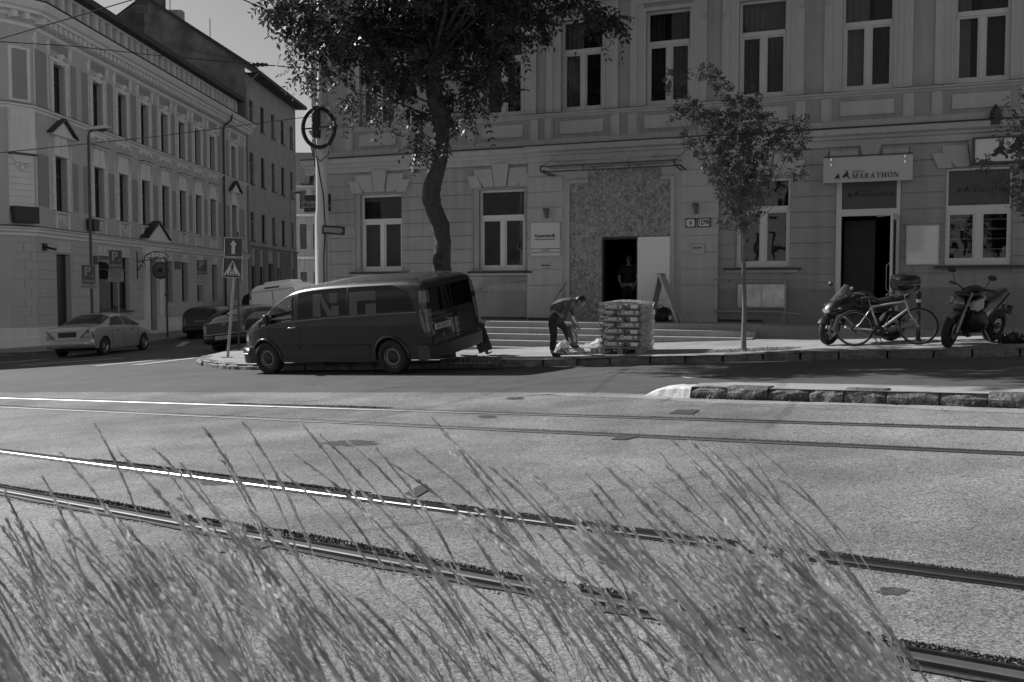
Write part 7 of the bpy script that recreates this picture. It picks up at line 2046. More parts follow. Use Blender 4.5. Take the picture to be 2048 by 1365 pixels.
def head_mesh(name, c, fwd, up, m, hair, parent, s=1.0):
    "head with brow, nose, lips, chin and ears; hair as a cap of its own"
    f = Vector(fwd).normalized(); u = Vector(up); u = (u - f * u.dot(f)).normalized(); l = u.cross(f)
    M_ = Matrix((f, l, u)).transposed().to_4x4(); M_.translation = Vector(c)
    def surf(a, b, hair_=0.0):
        # a azimuth (0 = face), b elevation
        x, y, z_ = math.cos(b) * math.cos(a), math.cos(b) * math.sin(a), math.sin(b)
        rx, ry, rz = .098, .076, .118
        if z_ < 0: rx *= 1 - .12 * (-z_) * (1 if x < 0 else .2); ry *= 1 - .26 * (-z_)
        p = Vector((rx * x, ry * y, rz * z_))
        fa = max(0, x)
        p.x += .018 * math.exp(-((y / .16) ** 2) - (((z_ + .18) / .20) ** 2)) * fa * 1.5          # nose
        p.x -= .010 * math.exp(-(((abs(y) - .38) / .18) ** 2) - (((z_ - .06) / .12) ** 2)) * fa     # eye sockets
        p.x += .006 * math.exp(-((y / .5) ** 2) - (((z_ - .22) / .08) ** 2)) * fa                  # brow
        p.x += .007 * math.exp(-((y / .28) ** 2) - (((z_ + .52) / .07) ** 2)) * fa - .005 * math.exp(-((y / .25) ** 2) - (((z_ + .60) / .04) ** 2)) * fa
        p.x += .012 * math.exp(-((y / .3) ** 2) - (((z_ + .85) / .15) ** 2)) * fa                   # chin
        return p * (1 + hair_)
    mb = MB(); rings = []
    for i in range(19):
        b = -math.pi / 2 + math.pi * i / 18; rings.append([surf(2 * math.pi * k / 28, b) * s for k in range(28)])
    mb.loft(rings, smooth=True)
    for sg in (1, -1): mb.ball((-.004 * s, sg * .078 * s, -.012 * s), .028 * s, 8, sq=(.55, .35, 1.1))
    mb.xf(M_); hd = mb.build(name, m, parent)
    mb = MB(); rings = []
    for i in range(10):
        b = math.pi / 2 * (1 - i / 9) * 1.0 - .0; row = []
        for k in range(28):
            a = 2 * math.pi * k / 28; low = .42 if abs((a + math.pi) % (2 * math.pi) - math.pi) < .9 else (-.35 if abs((a + math.pi) % (2 * math.pi) - math.pi) > 1.75 else .0)
            bb = math.pi / 2 + (low - math.pi / 2) * i / 9; row.append(surf(a, bb, .07 + .015 * math.sin(a * 9 + i)) * s)
        rings.append(row)
    mb.loft(rings, smooth=True); mb.xf(M_); mb.build('hair', hair, parent)
    for sg in (1, -1):
        mb = MB(); mb.ball((.082 * s, sg * .030 * s, .012 * s), .011 * s, 8, sq=(.6, 1.2, .7)); mb.xf(M_); mb.build('eye', M_ink, parent)
    return hd

def hand_nodes(nodes, edges, wrist_i, wrist, palm_dir, side_dir, curl_dir, s=1.0, curl=.8):
    "palm, four fingers and a thumb grown from the wrist joint"
    w = Vector(wrist); d_ = Vector(palm_dir).normalized(); sd_ = Vector(side_dir).normalized(); cv = Vector(curl_dir).normalized()
    nodes.append((w + d_ * .045 * s, (.030 * s, .018 * s))); pi = len(nodes) - 1; edges.append((wrist_i, pi))
    lens = (.075, .083, .078, .062)
    for k in range(4):
        o = sd_ * (k - 1.5) * .019 * s; a = w + d_ * .088 * s + o; L = lens[k] * s
        d1 = (d_ * math.cos(curl * .5) + cv * math.sin(curl * .5)); d2 = (d_ * math.cos(curl * 1.3) + cv * math.sin(curl * 1.3))
        nodes += [(a, .0105 * s), (a + d1 * L * .5, .0088 * s), (a + d1 * L * .5 + d2 * L * .5, .0068 * s)]
        n_ = len(nodes); edges.append((pi, n_ - 3)); edges.append((n_ - 3, n_ - 2)); edges.append((n_ - 2, n_ - 1))
    a = w + d_ * .03 * s - sd_ * .034 * s; dt = (d_ * .7 - sd_ * .6 + cv * .4).normalized()
    nodes += [(a, .013 * s), (a + dt * .035 * s, .0105 * s), (a + dt * .06 * s + cv * .01, .008 * s)]
    n_ = len(nodes); edges.append((pi, n_ - 3)); edges.append((n_ - 3, n_ - 2)); edges.append((n_ - 2, n_ - 1))

Dm = 19.6
foot0 = at(1104, 712, Dm)
def bending_man():
    o = Vector((foot0.x, Dm, GZ(foot0.x) + .13))
    root = thing('person', 'man in a checked shirt and dark jeans bending over the plastic sheet, lifting a sack', 'person', o)
    P = lambda px, py, dd=0.0: at(px, py, Dm + dd) - o
    S = 1.0
    hip = P(1106, 632, .05); 
    nodes = [(hip, .105), (P(1114, 620, .05), .12), (P(1124, 610, .05), .135), (P(1137, 603, .05), .125), (P(1145, 601, .05), .055), (P(1152, 600, .05), .05)]
    edges = [(0, 1), (1, 2), (2, 3), (3, 4), (4, 5)]
    # near (left) arm and far arm
    def arm(sh, el, wr, fd, side):
        i = len(nodes); nodes.extend([(sh, .062), (sh.lerp(el, .5), .05), (el, .042), (el.lerp(wr, .5), .038), (wr, .026)])
        edges.extend([(3, i), (i, i + 1), (i + 1, i + 2), (i + 2, i + 3), (i + 3, i + 4)])
        hand_nodes(nodes, edges, i + 4, wr, fd, (.2, side, .1), (.3, 0, -.9), curl=.9)
    arm(P(1136, 607, -.16), P(1131, 630, -.22), P(1147, 646, -.14), (.7, .15, -.6), -1)
    arm(P(1140, 608, .24), P(1146, 630, .27), P(1153, 646, .14), (.4, -.3, -.8), 1)
    def leg(h, k, a, toe):
        i = len(nodes); nodes.extend([(h.lerp(k, .12), .085), (h.lerp(k, .5), .08), (k, .062), (k.lerp(a, .4), .058), (a, .038), (a + Vector((.02, 0, -.045)), .038), (toe, .026)])
        edges.extend([(0, i), (i, i + 1), (i + 1, i + 2), (i + 2, i + 3), (i + 3, i + 4), (i + 4, i + 5), (i + 5, i + 6)])
        return [n[0] for n in nodes[i:i + 7]]
    L1 = leg(P(1104, 640, -.07), P(1108, 672, -.1), P(1104, 704, -.05), P(1112, 711, -.08))
    L2 = leg(P(1112, 640, .18), P(1130, 657, .25), P(1141, 686, .35), P(1149, 694, .33))
    skin('body', nodes, edges, M_skin, root, sub=2)
    # clothes follow the body
    sh = [(hip + Vector((0, 0, .02)), .142), (P(1113, 620, .05), .150), (P(1124, 610, .05), .160), (P(1137, 603, .05), .145), (P(1144, 602, .05), .075)]
    se = [(0, 1), (1, 2), (2, 3), (3, 4)]
    for a, b in ((P(1136, 607, -.16), P(1131, 630, -.22)), (P(1140, 608, .24), P(1146, 630, .27))):
        i = len(sh); sh += [(a, .082), (a.lerp(b, .5), .066), (b, .056), (b + Vector((.03, 0, -.04)), .05)]; se += [(3, i), (i, i + 1), (i + 1, i + 2), (i + 2, i + 3)]
    skin('shirt', sh, se, M_shirt, root, sub=2)
    tn = [(hip + Vector((.0, 0, .02)), .125), (P(1116, 622, .05), .13)]; te = [(0, 1)]
    for L_ in (L1, L2):
        i = len(tn); tn += [(L_[0], .098), (L_[1], .09), (L_[2], .075), (L_[3], .072), (L_[4] + Vector((0, 0, .01)), .058)]; te += [(0, i), (i, i + 1), (i + 1, i + 2), (i + 2, i + 3), (i + 3, i + 4)]
    skin('jeans', tn, te, M_jean, root, sub=2)
    for L_ in (L1, L2):
        a = L_[5]; skin('shoe', [(a + Vector((-.03, 0, 0)), .05), (a + Vector((.06, -.02, -.015)), .045), (a + Vector((.15, -.05, -.03)), .032)], [(0, 1), (1, 2)], M_shoe, root, sub=2)
    head_mesh('head', P(1160, 603, .05), (.80, -.15, -.62), (.62, 0, .78), M_skin, M_hair, root, 1.0)
    return root
bending_man()

def doorway_man():
    "standing with his back to us inside the boarded portal"
    o = fw(3.04, -.8, .69); root = thing('person', 'man in a dark T-shirt standing inside the boarded doorway, seen from behind', 'person', o, RZ)
    h = 1.70; V = Vector
    nodes = [(V((0, 0, .93)), .125), (V((0, .01, 1.08)), .12), (V((0, .02, 1.25)), .14), (V((0, .01, 1.38)), .13), (V((0, 0, 1.47)), .055), (V((0, .01, 1.53)), .05)]
    edges = [(0, 1), (1, 2), (2, 3), (3, 4), (4, 5)]
    for sg in (-1, 1):
        i = len(nodes); s_, e, w_ = V((sg * .19, .02, 1.39)), V((sg * .26, -.03, 1.12)), V((sg * .17, -.02, .90))
        nodes += [(s_, .06), (s_.lerp(e, .5), .05), (e, .042), (e.lerp(w_, .5), .036), (w_, .026)]; edges += [(3, i), (i, i + 1), (i + 1, i + 2), (i + 2, i + 3), (i + 3, i + 4)]
        hand_nodes(nodes, edges, i + 4, w_, (-sg * .3, -.1, -1), (0, 1, 0), (-sg, -.2, 0), curl=.6)
        i = len(nodes); a, k, b = V((sg * .095, 0, .84)), V((sg * .11, .02, .48)), V((sg * .12, 0, .09))
        nodes += [(a, .095), (k, .062), (k.lerp(b, .35), .06), (b, .04), (V((sg * .14, .12, .035)), .032)]; edges += [(0, i), (i, i + 1), (i + 1, i + 2), (i + 2, i + 3), (i + 3, i + 4)]
    skin('body', nodes, edges, M_skin_d, root)
    sh = [(V((0, 0, .92)), .155), (V((0, .01, 1.08)), .15), (V((0, .02, 1.25)), .165), (V((0, .01, 1.39)), .145), (V((0, 0, 1.46)), .07)]; se = [(0, 1), (1, 2), (2, 3), (3, 4)]
    for sg in (-1, 1): i = len(sh); sh += [(V((sg * .19, .02, 1.39)), .08), (V((sg * .235, -.005, 1.24)), .075), (V((sg * .25, -.02, 1.18)), .072)]; se += [(3, i), (i, i + 1), (i + 1, i + 2)]
    skin('shirt', sh, se, M_tee, root)
    tn = [(V((0, 0, .90)), .13), (V((0, 0, 1.0)), .13)]; te = [(0, 1)]
    for sg in (-1, 1): i = len(tn); tn += [(V((sg * .095, 0, .76)), .095), (V((sg * .11, .02, .48)), .08), (V((sg * .12, 0, .10)), .07)]; te += [(0, i), (i, i + 1), (i + 1, i + 2)]
    skin('trousers', tn, te, M_tee, root)
    for sg in (-1, 1): skin('shoe', [(V((sg * .12, -.03, .05)), .05), (V((sg * .13, .1, .04)), .045), (V((sg * .14, .17, .035)), .03)], [(0, 1), (1, 2)], M_shoe, root)
    head_mesh('head', (0, .015, 1.62), (0, 1, 0), (0, 0, 1), M_skin_d, M_hair2, root, .98)
doorway_man()

# ================================================================ pallets and sacks
M_sack = mat('sack_paper', .15, rough=.4, var=.2, scale=6, coat=.35)
M_sack_l = mat('sack_paper_light', .30, rough=.4, var=.15, scale=6, coat=.35)
M_print = mat('sack_print', .80, rough=.45)
M_wood = mat('pallet_wood', .22, rough=.8, var=.3, scale=4, stretch=(1, 6, 6), fine=.2)
def film_mat():
    m = bpy.data.materials.new('plastic_film'); m.use_nodes = True; n = m.node_tree; p = n.nodes['Principled BSDF']
    p.inputs['Base Color'].default_value = (.72, .72, .72, 1); p.inputs['Roughness'].default_value = .18; p.inputs['Coat Weight'].default_value = .5
    tc = n.nodes.new('ShaderNodeTexCoord'); mp = n.nodes.new('ShaderNodeMapping'); mp.inputs['Scale'].default_value = (4, 4, 22); n.links.new(tc.outputs['Object'], mp.inputs[0])
    no = n.nodes.new('ShaderNodeTexNoise'); no.inputs['Scale'].default_value = 2.2; no.inputs['Detail'].default_value = 5; n.links.new(mp.outputs[0], no.inputs['Vector'])
    b = n.nodes.new('ShaderNodeBump'); b.inputs['Strength'].default_value = .9; b.inputs['Distance'].default_value = .03; n.links.new(no.outputs[0], b.inputs['Height']); n.links.new(b.outputs[0], p.inputs['Normal'])
    tr = n.nodes.new('ShaderNodeBsdfTransparent'); mx = n.nodes.new('ShaderNodeMixShader')
    r = n.nodes.new('ShaderNodeMapRange'); r.inputs[1].default_value = .35; r.inputs[2].default_value = .65; r.inputs[3].default_value = .90; r.inputs[4].default_value = .45
    n.links.new(no.outputs[0], r.inputs[0]); n.links.new(r.outputs[0], mx.inputs[0])
    n.links.new(p.outputs[0], mx.inputs[1]); n.links.new(tr.outputs[0], mx.inputs[2]); n.links.new(mx.outputs[0], n.nodes['Material Output'].inputs[0]); return m
M_film = film_mat()
for nd in M_film.node_tree.nodes:
    if nd.type == 'MAP_RANGE': nd.inputs[3].default_value = 1.0; nd.inputs[4].default_value = .8
M_filmd = film_mat(); M_filmd.name = 'plastic_film_dense'
for nd in M_filmd.node_tree.nodes:
    if nd.type == 'MAP_RANGE': nd.inputs[3].default_value = .75; nd.inputs[4].default_value = .25

def pallet(lab, M_, w_=.95, dp=1.15):
    t = thing('pallet', lab, 'pallet', M=M_)
    for k in range(6):
        y = k * (dp - .1) / 5; mb = MB(); mb.bbox(-.0, w_, y, y + .1, .122, .144, .003); mb.build('deck_board', M_wood, t)
    for x in (0, w_ / 2 - .05, w_ - .1):
        mb = MB(); mb.bbox(x, x + .1, 0, dp, .1, .1215, .003); mb.build('stringer', M_wood, t)
        for y in (0, dp / 2 - .07, dp - .14): mb = MB(); mb.bbox(x, x + .1, y, y + .14, .022, .0995, .004); mb.build('block', M_wood, t)
        mb = MB(); mb.bbox(x, x + .1, 0, dp, .0, .0215, .003); mb.build('runner', M_wood, t)
    return t
PL = gr(1200, 710, .13); XS = .842
PMz = Matrix.Translation((PL.x, PL.y, GZ(PL.x + .2) + .135)) @ Matrix.Rotation(R(-20), 4, 'Z')
pallet('wooden pallet carrying the wrapped stack of sacks', PMz, w_=.8)
rs = random.Random(14)
def pillow(mb, x0, x1, y0, y1, z0, z1, rnd, e=.03):
    nx, ny = 10, 8; rings = []
    for i in range(nx + 1):
        u = i / nx; row = []
        for j in range(ny * 2):
            k = j / ny if j <= ny else (2 * ny - j) / ny
            top = j <= ny
            v = k
            eu = min(u, 1 - u) * 2; ev = min(v, 1 - v) * 2
            f = min(1, (eu * 4.5) ** .5) * min(1, (ev * 4.5) ** .5) if eu > 0 and ev > 0 else 0
            zc, hz = (z0 + z1) / 2, (z1 - z0) / 2
            f = .45 + .55 * f
            row.append((x0 + (x1 - x0) * u + rnd.uniform(-.003, .003), y0 + (y1 - y0) * v + (.0 if 0 < u < 1 else 0), zc + (hz * f if top else -hz * f) + rnd.uniform(-.002, .002)))
        rings.append(row)
    mb.loft(rings, caps=True, smooth=True)
layers = 7; hz = .121
for L_ in range(layers):
    z0 = .146 + L_ * hz; A_ = L_ % 2 == 0
    ordn = ['bottom', 'second', 'third', 'fourth', 'fifth', 'sixth', 'top'][L_]
    fr = [(0, .57, 'long'), (.575, .95, 'label')] if A_ else [(0, .37, 'end'), (.375, .95, 'long')]
    for (a, b, kind) in fr:
        a *= XS; b *= XS
        dx_ = rs.uniform(-.012, .012); dy_ = rs.uniform(-.012, .012)
        lab = {'long': 'mortar sack lying lengthwise at the front', 'label': 'mortar sack with white label end, front right', 'end': 'mortar sack end-on at the front left'}[kind] + ', %s layer of the stack' % ordn
        t = thing('sack', lab, 'sack', M=PMz @ Matrix.Translation((a + dx_, .0 + dy_, z0)) @ Matrix.Rotation(rs.uniform(-.03, .03), 4, 'Y'), group='sacks in the wrapped stack')
        w_ = b - a; dp = .37 if kind == 'long' else .57
        mb = MB(); pillow(mb, .0, w_, 0, dp, .002, hz - .002, rs); mb.build('paper', M_sack, t)
        mb = MB(); yf = -.004
        mb.box(.02, w_ - .02, yf, .01, .018, .045) if kind == 'long' else None
        if kind == 'long': mb.build('stripe', M_sack_l, t); mb = MB()
        if kind == 'label': mb.box(.12, w_ - .06, yf - .003, .01, .022, .095)
        elif kind == 'end': text_mb(mb, 'Cemix', .085, MXZ(w_ / 2, yf - .004, .082), bold=.003, shear=.2); text_mb(mb, '110 I', .065, MXZ(w_ / 2 + .02, yf - .004, .03), bold=.001)
        else: text_mb(mb, 'Cemix', .09, MXZ(w_ * .45, yf - .004, .074), bold=.004, shear=.2); mb.box(w_ * .80, w_ * .9, yf - .004, .01, .055, .09)
        mb.build('print', M_print, t)
    for (a, b) in ((0, .57), (.575, .95)):
        mb = MB(); pillow(mb, a * XS, b * XS, .59, 1.13, z0, z0 + hz - .003, rs); q = mb.build('sack', M_sack); q.matrix_world = PMz.copy(); tag(q, 'mortar sack in the rear half of the wrapped stack', 'sack', 'rear sacks in the wrapped stack')
# stretch film over the stack: loose shell on top and round the right side
def wrap(name, path, z0, z1, M_, m, rnd, amp=.02, cols=5, top=None):
    mb = MB(); rings = []
    P = []
    for i in range(len(path) - 1):
        for k in range(cols): t = k / cols; P.append((path[i][0] * (1 - t) + path[i + 1][0] * t, path[i][1] * (1 - t) + path[i + 1][1] * t))
    P.append(path[-1])
    nz = 26
    for (x, y) in P:
        x *= XS; ph = rnd.uniform(0, 6); rings.append([(x + amp * math.sin(j * 1.3 + ph) * .6 + rnd.uniform(-amp, amp) * .5, y + amp * math.cos(j * 1.7 + ph) * .6 + rnd.uniform(-amp, amp) * .4, z0 + (z1 - z0) * j / nz) for j in range(nz + 1)])
    mb.loft(rings, closed=False, smooth=True); return mb.build(name, m, M_)
zt_ = .146 + layers * hz
fl = thing('plastic_wrap', 'shiny crumpled stretch film round the stack of sacks', 'plastic film', M=PMz.copy())
rw = random.Random(3)
wrap('film_side', [(.965, -.02), (1.0, .3), (.99, .7), (.975, 1.17), (.5, 1.18), (-.02, 1.17), (-.03, .6), (-.025, -.02)], .02, zt_ + .02, fl, M_filmd, rw, .028)
wrap('film_front', [(-.025, -.022), (.3, -.026), (.65, -.026), (.965, -.022)], .10, zt_ + .0, fl, M_film, rw, .004, 6)
mb = MB(); rings = []
for i in range(15):
    x = -.02 + i / 14 * .85; rings.append([(x + rw.uniform(-.01, .01), -.02 + j / 12 * 1.18, zt_ - .01 + .075 * math.sin(math.pi * min(1, max(0, i / 14))) ** .6 * math.sin(math.pi * (.12 + .76 * j / 12)) ** .5 + rw.uniform(-.008, .012)) for j in range(13)])
mb.loft(rings, closed=False, smooth=True); mb.build('film_top', M_filmd, fl)
# second pallet, nearly empty, under crumpled sheeting
Q0 = gr(1112, 711, .13)
QM = Matrix.Translation((Q0.x, Q0.y, GZ(Q0.x) + .14)) @ Matrix.Rotation(R(-14), 4, 'Z')
pallet('empty wooden pallet beside the bending man, under crumpled plastic', QM, w_=.80, dp=.9)
sh_ = thing('plastic_sheet', 'crumpled translucent sheeting pulled over the second pallet', 'plastic film', M=QM.copy())
mb = MB(); rings = []; nx, ny = 26, 18
for i in range(nx + 1):
    row = []
    for j in range(ny + 1):
        u, v = i / nx, j / ny; x = -.0 + u * .95; y = -.05 + v * .8
        zz = .16 + .30 * max(0, u - .42) ** 1.5 * (1.0 - .3 * v) * 1.6 + .10 * math.exp(-((u - .12) ** 2) / .01) + .035 * math.sin(u * 19 + v * 5) * math.sin(v * 11 + u * 3) + rw.uniform(-.014, .014)
        if v < .12: zz -= (.12 - v) * 1.1
        row.append((x, y + .02 * math.sin(u * 9), zz))
    rings.append(row)
mb.loft(rings, closed=False, smooth=True); mb.build('sheet', M_filmd, sh_)
# sack being lifted, on end
hs_ = thing('sack', 'mortar sack standing on end in the hands of the bending man', 'sack', at(1149, 694, Dm - .05)); hs_.rotation_euler = (0, R(-9), R(-20))
mb = MB(); pillow(mb, -.2, .22, -.06, .06, -.09, .09, rs); mb.xf(Matrix.Rotation(R(90), 4, 'Y')); mb.xf(Matrix.Translation((0, 0, .24))); mb.build('paper', M_sack, hs_)
mb = MB(); text_mb(mb, 'Cemix', .10, Matrix.Translation((.05, -.066, .22)) @ Matrix.Rotation(R(90), 4, 'X') @ Matrix.Rotation(R(-90), 4, 'Z'), bold=.003); mb.build('print', M_print, hs_)
# hand truck tipped behind the van
ht = gr(985, 712, .13)
tr = thing('hand_truck', 'dark hand truck leaning by the rear corner of the van', 'hand truck', (ht.x, ht.y, GZ(ht.x) + .13))
P = lambda px, py, dd=0: at(px, py, ht.y + dd) - Vector(tr.location)
mb = MB(); mb.bar(P(972, 703, .19), P(953, 650, .19), .30, .05, up=(0, 1, 0)); mb.build('back_plate', M_black, tr)
for dd in (0, .38):
    mb = MB(); mb.tube([P(975, 708, dd), P(962, 678, dd), P(951, 645, dd), P(944, 640, dd)], .035, 8); mb.build('side_rail', M_black, tr)
mb = MB()
for a, b in ((966, 690), (960, 672), (954, 655)): mb.bar(P(a, b, 0), P(a, b, .38), .03, .02)
mb.build('crossbar', M_black, tr)
mb = MB(); mb.bar(P(975, 708, .19), P(984, 704, .19), .42, .012, up=(0, 0, 1)); mb.build('toe_plate', M_steeld, tr)
for dd in (-.04, .42):
    mb = MB(); c = P(967, 676, dd); mb.lathe([(.02, -.03), (.09, -.03), (.10, -.02), (.10, .02), (.09, .03), (.02, .03)], origin=tuple(c), axis='y', n=20); mb.build('wheel', M_rubber, tr)
mb = MB(); mb.bar(P(948, 648, .1), P(957, 643, .2), .12, .1); mb.build('grip', M_black, tr)
for (px, py, w_, lab) in ((955, 716, .5, 'broken pale board on the cobbles behind the van'), (938, 713, .35, 'small split board beside the van wheel'), (984, 690, .2, 'dark block of wood on the pavement beside the hand truck')):
    q = gr(px, py, .13); mb = MB(); mb.bbox(-w_ / 2, w_ / 2, -.07, .07, 0, .03 if w_ > .3 else .08, .004); o = mb.build('board', M_wood if w_ > .3 else M_black); o.location = (q.x, q.y, GZ(q.x) + .137); o.rotation_euler = (0, 0, rw.uniform(-.6, .6)); tag(o, lab, 'board')
cb = MB(); rr_ = random.Random(6)          # small cobbles at the kerb behind the van
for i in range(13):
    for j in range(4):
        q = gr(885 + i * 9.5, 727 - j * 3.4, .13); cb.bbox(q.x - .045, q.x + .045, q.y - .10, q.y + .10, GZ(q.x) + .12, GZ(q.x) + .145 + rr_.uniform(0, .012), .01)
struct(cb.build('cobbles', M_kerb))

# A-frame board, bag and bottle on the landing
def afr():
    p0, p1 = fac(1300, 645, .9), fac(1360, 645, .9); pt = fac(1322, 549, .9)
    o = thing('a_frame_board', 'tall folding A-frame board standing open before the white door', 'sign board', M=BM @ Matrix.Translation((pt[0], -.9, .69)))
    H = pt[1] - .69; x0, x1 = p0[0] - pt[0], p1[0] - pt[0]
    for sx, nm in ((x0, 'l'), (x1, 'r')):
        for y in (-.28, .28):
            mb = MB(); mb.bar((0.01 if sx > 0 else -.01, y, H), (sx, y * 1.0, 0), .035, .045); mb.build('leg', mat('alu_frame', .42, rough=.4, metal=.4), o)
        mb = MB(); mb.add([(.0 + (.015 if sx > 0 else -.015), -.28, H - .03), (sx * .80, -.28, H * .2), (sx * .80, .28, H * .2), (.0 + (.015 if sx > 0 else -.015), .28, H - .03)], [(0, 1, 2, 3)]); mb.build('panel', mat('board_panel', .42, rough=.4, var=.1), o)
    mb = MB(); mb.bbox(-.05, .05, -.3, .3, H - .01, H + .02, .005); mb.build('hinge', M_steel, o)
    mb = MB(); mb.tube([(x0 * .5, -.2, H * .5), (0, -.2, H * .46), (x1 * .5, -.2, H * .5)], .006, 5); mb.build('chain', M_steel, o)
afr()
s_, z_ = fac(1322, 640, .5)
bg_ = thing('backpack', 'black backpack slumped on the landing behind the A-frame board', 'bag', M=BM @ Matrix.Translation((s_, -.42, .69)))
mb = MB(); mb.ball((0, 0, .16), .26, 14, sq=(1, .6, .75)); mb.ball((.05, 0, .28), .14, 10, sq=(1.1, .7, .7)); mb.build('bag', M_black, bg_); mb = MB(); mb.tube([(-.1, -.1, .34), (.0, -.14, .44), (.1, -.1, .34)], .014, 6); mb.build('strap', M_trimb, bg_)
s_, z_ = fac(1341, 640, .75)
bo = thing('bottle', 'small drinks bottle standing on the landing under the A-frame board', 'bottle', M=BM @ Matrix.Translation((s_, -.75, .692)))
mb = MB(); mb.lathe([(0, 0), (.045, 0), (.047, .02), (.047, .2), (.02, .27), (.018, .30)], n=16); mb.build('body', glass_mat('bottle_glass', .06, rough=.1), bo); mb = MB(); mb.lathe([(.0485, .07), (.0485, .16)], n=16); mb.build('label', M_sign, bo); mb = MB(); mb.lathe([(.02, .295), (.02, .325), (0, .325)], n=10); mb.build('cap', M_sign, bo)
# ================================================================ motorcycles and bicycle
M_mblack = mat('bike_black', .008, rough=.3, coat=.3, var=.1)
M_engine = mat('engine_metal', .014, rough=.4, metal=.4, var=.4, scale=12)
M_silverp = mat('silver_plastic', .20, rough=.3, metal=.3, coat=.4, var=.05)
def mwheel(root, x, y, r, w_, steer=0.0, n=5, name='wheel'):
    Mx = Matrix.Translation((x, y, r)) @ Matrix.Rotation(steer, 4, 'Z')
    t = MB(); prof = [(r - w_ * .62, -w_ * .34), (r - w_ * .42, -w_ * .5), (r - w_ * .18, -w_ * .42), (r - .008, -w_ * .22), (r, 0), (r - .008, w_ * .22), (r - w_ * .18, w_ * .42), (r - w_ * .42, w_ * .5), (r - w_ * .62, w_ * .34)]
    t.lathe(prof, axis='y', n=40); t.xf(Mx); t = t.build(name, M_rubber, root)
    d = MB(); rr = r - w_ * .6
    d.lathe([(rr, -w_ * .36), (rr - .02, -w_ * .3), (rr - .02, w_ * .3), (rr, w_ * .36)], axis='y', n=40); d.tube([(0, -.06, 0), (0, .06, 0)], .035, 12)
    for k in range(n):
        a = 2 * math.pi * k / n
        for da in (-.12, .12): d.bar((.03 * math.cos(a), 0, .03 * math.sin(a)), ((rr - .01) * math.cos(a + da), 0, (rr - .01) * math.sin(a + da)), .03, .022, up=(0, 1, 0))
    d.xf(Mx); d.build('rim', M_engine, t)
    for sg in (-1, 1):
        d = MB(); d.lathe([(.07, sg * .065), (.145, sg * .065), (.145, sg * .070), (.07, sg * .070)], axis='y', n=28); d.xf(Mx); d.build('brake_disc', M_steel, t)
    return t
def tubes(root, name, m, items, n=8):
    mb = MB()
    for pts, r in items: mb.tube(pts, r, n)
    return mb.build(name, m, root)
def blob(root, name, m, rings, caps=True):
    mb = MB(); mb.loft(rings, caps=caps, smooth=True); return mb.build(name, m, root)
def oval(x, cy, cz, ry, rz, n=14, e=1.0, tilt=0.0):
    out = []
    for k in range(n):
        a = 2 * math.pi * k / n; ca, sa = math.cos(a), math.sin(a)
        out.append((x + tilt * rz * sa, cy + ry * abs(ca) ** e * (1 if ca >= 0 else -1), cz + rz * abs(sa) ** e * (1 if sa >= 0 else -1)))
    return out
def moto_frame(pf, pr, lean):
    f = Vector(pf) - Vector(pr); M_ = frame_M(pr, f, up=(-.05, 0, 1)); return M_ @ Matrix.Rotation(R(lean), 4, 'X')

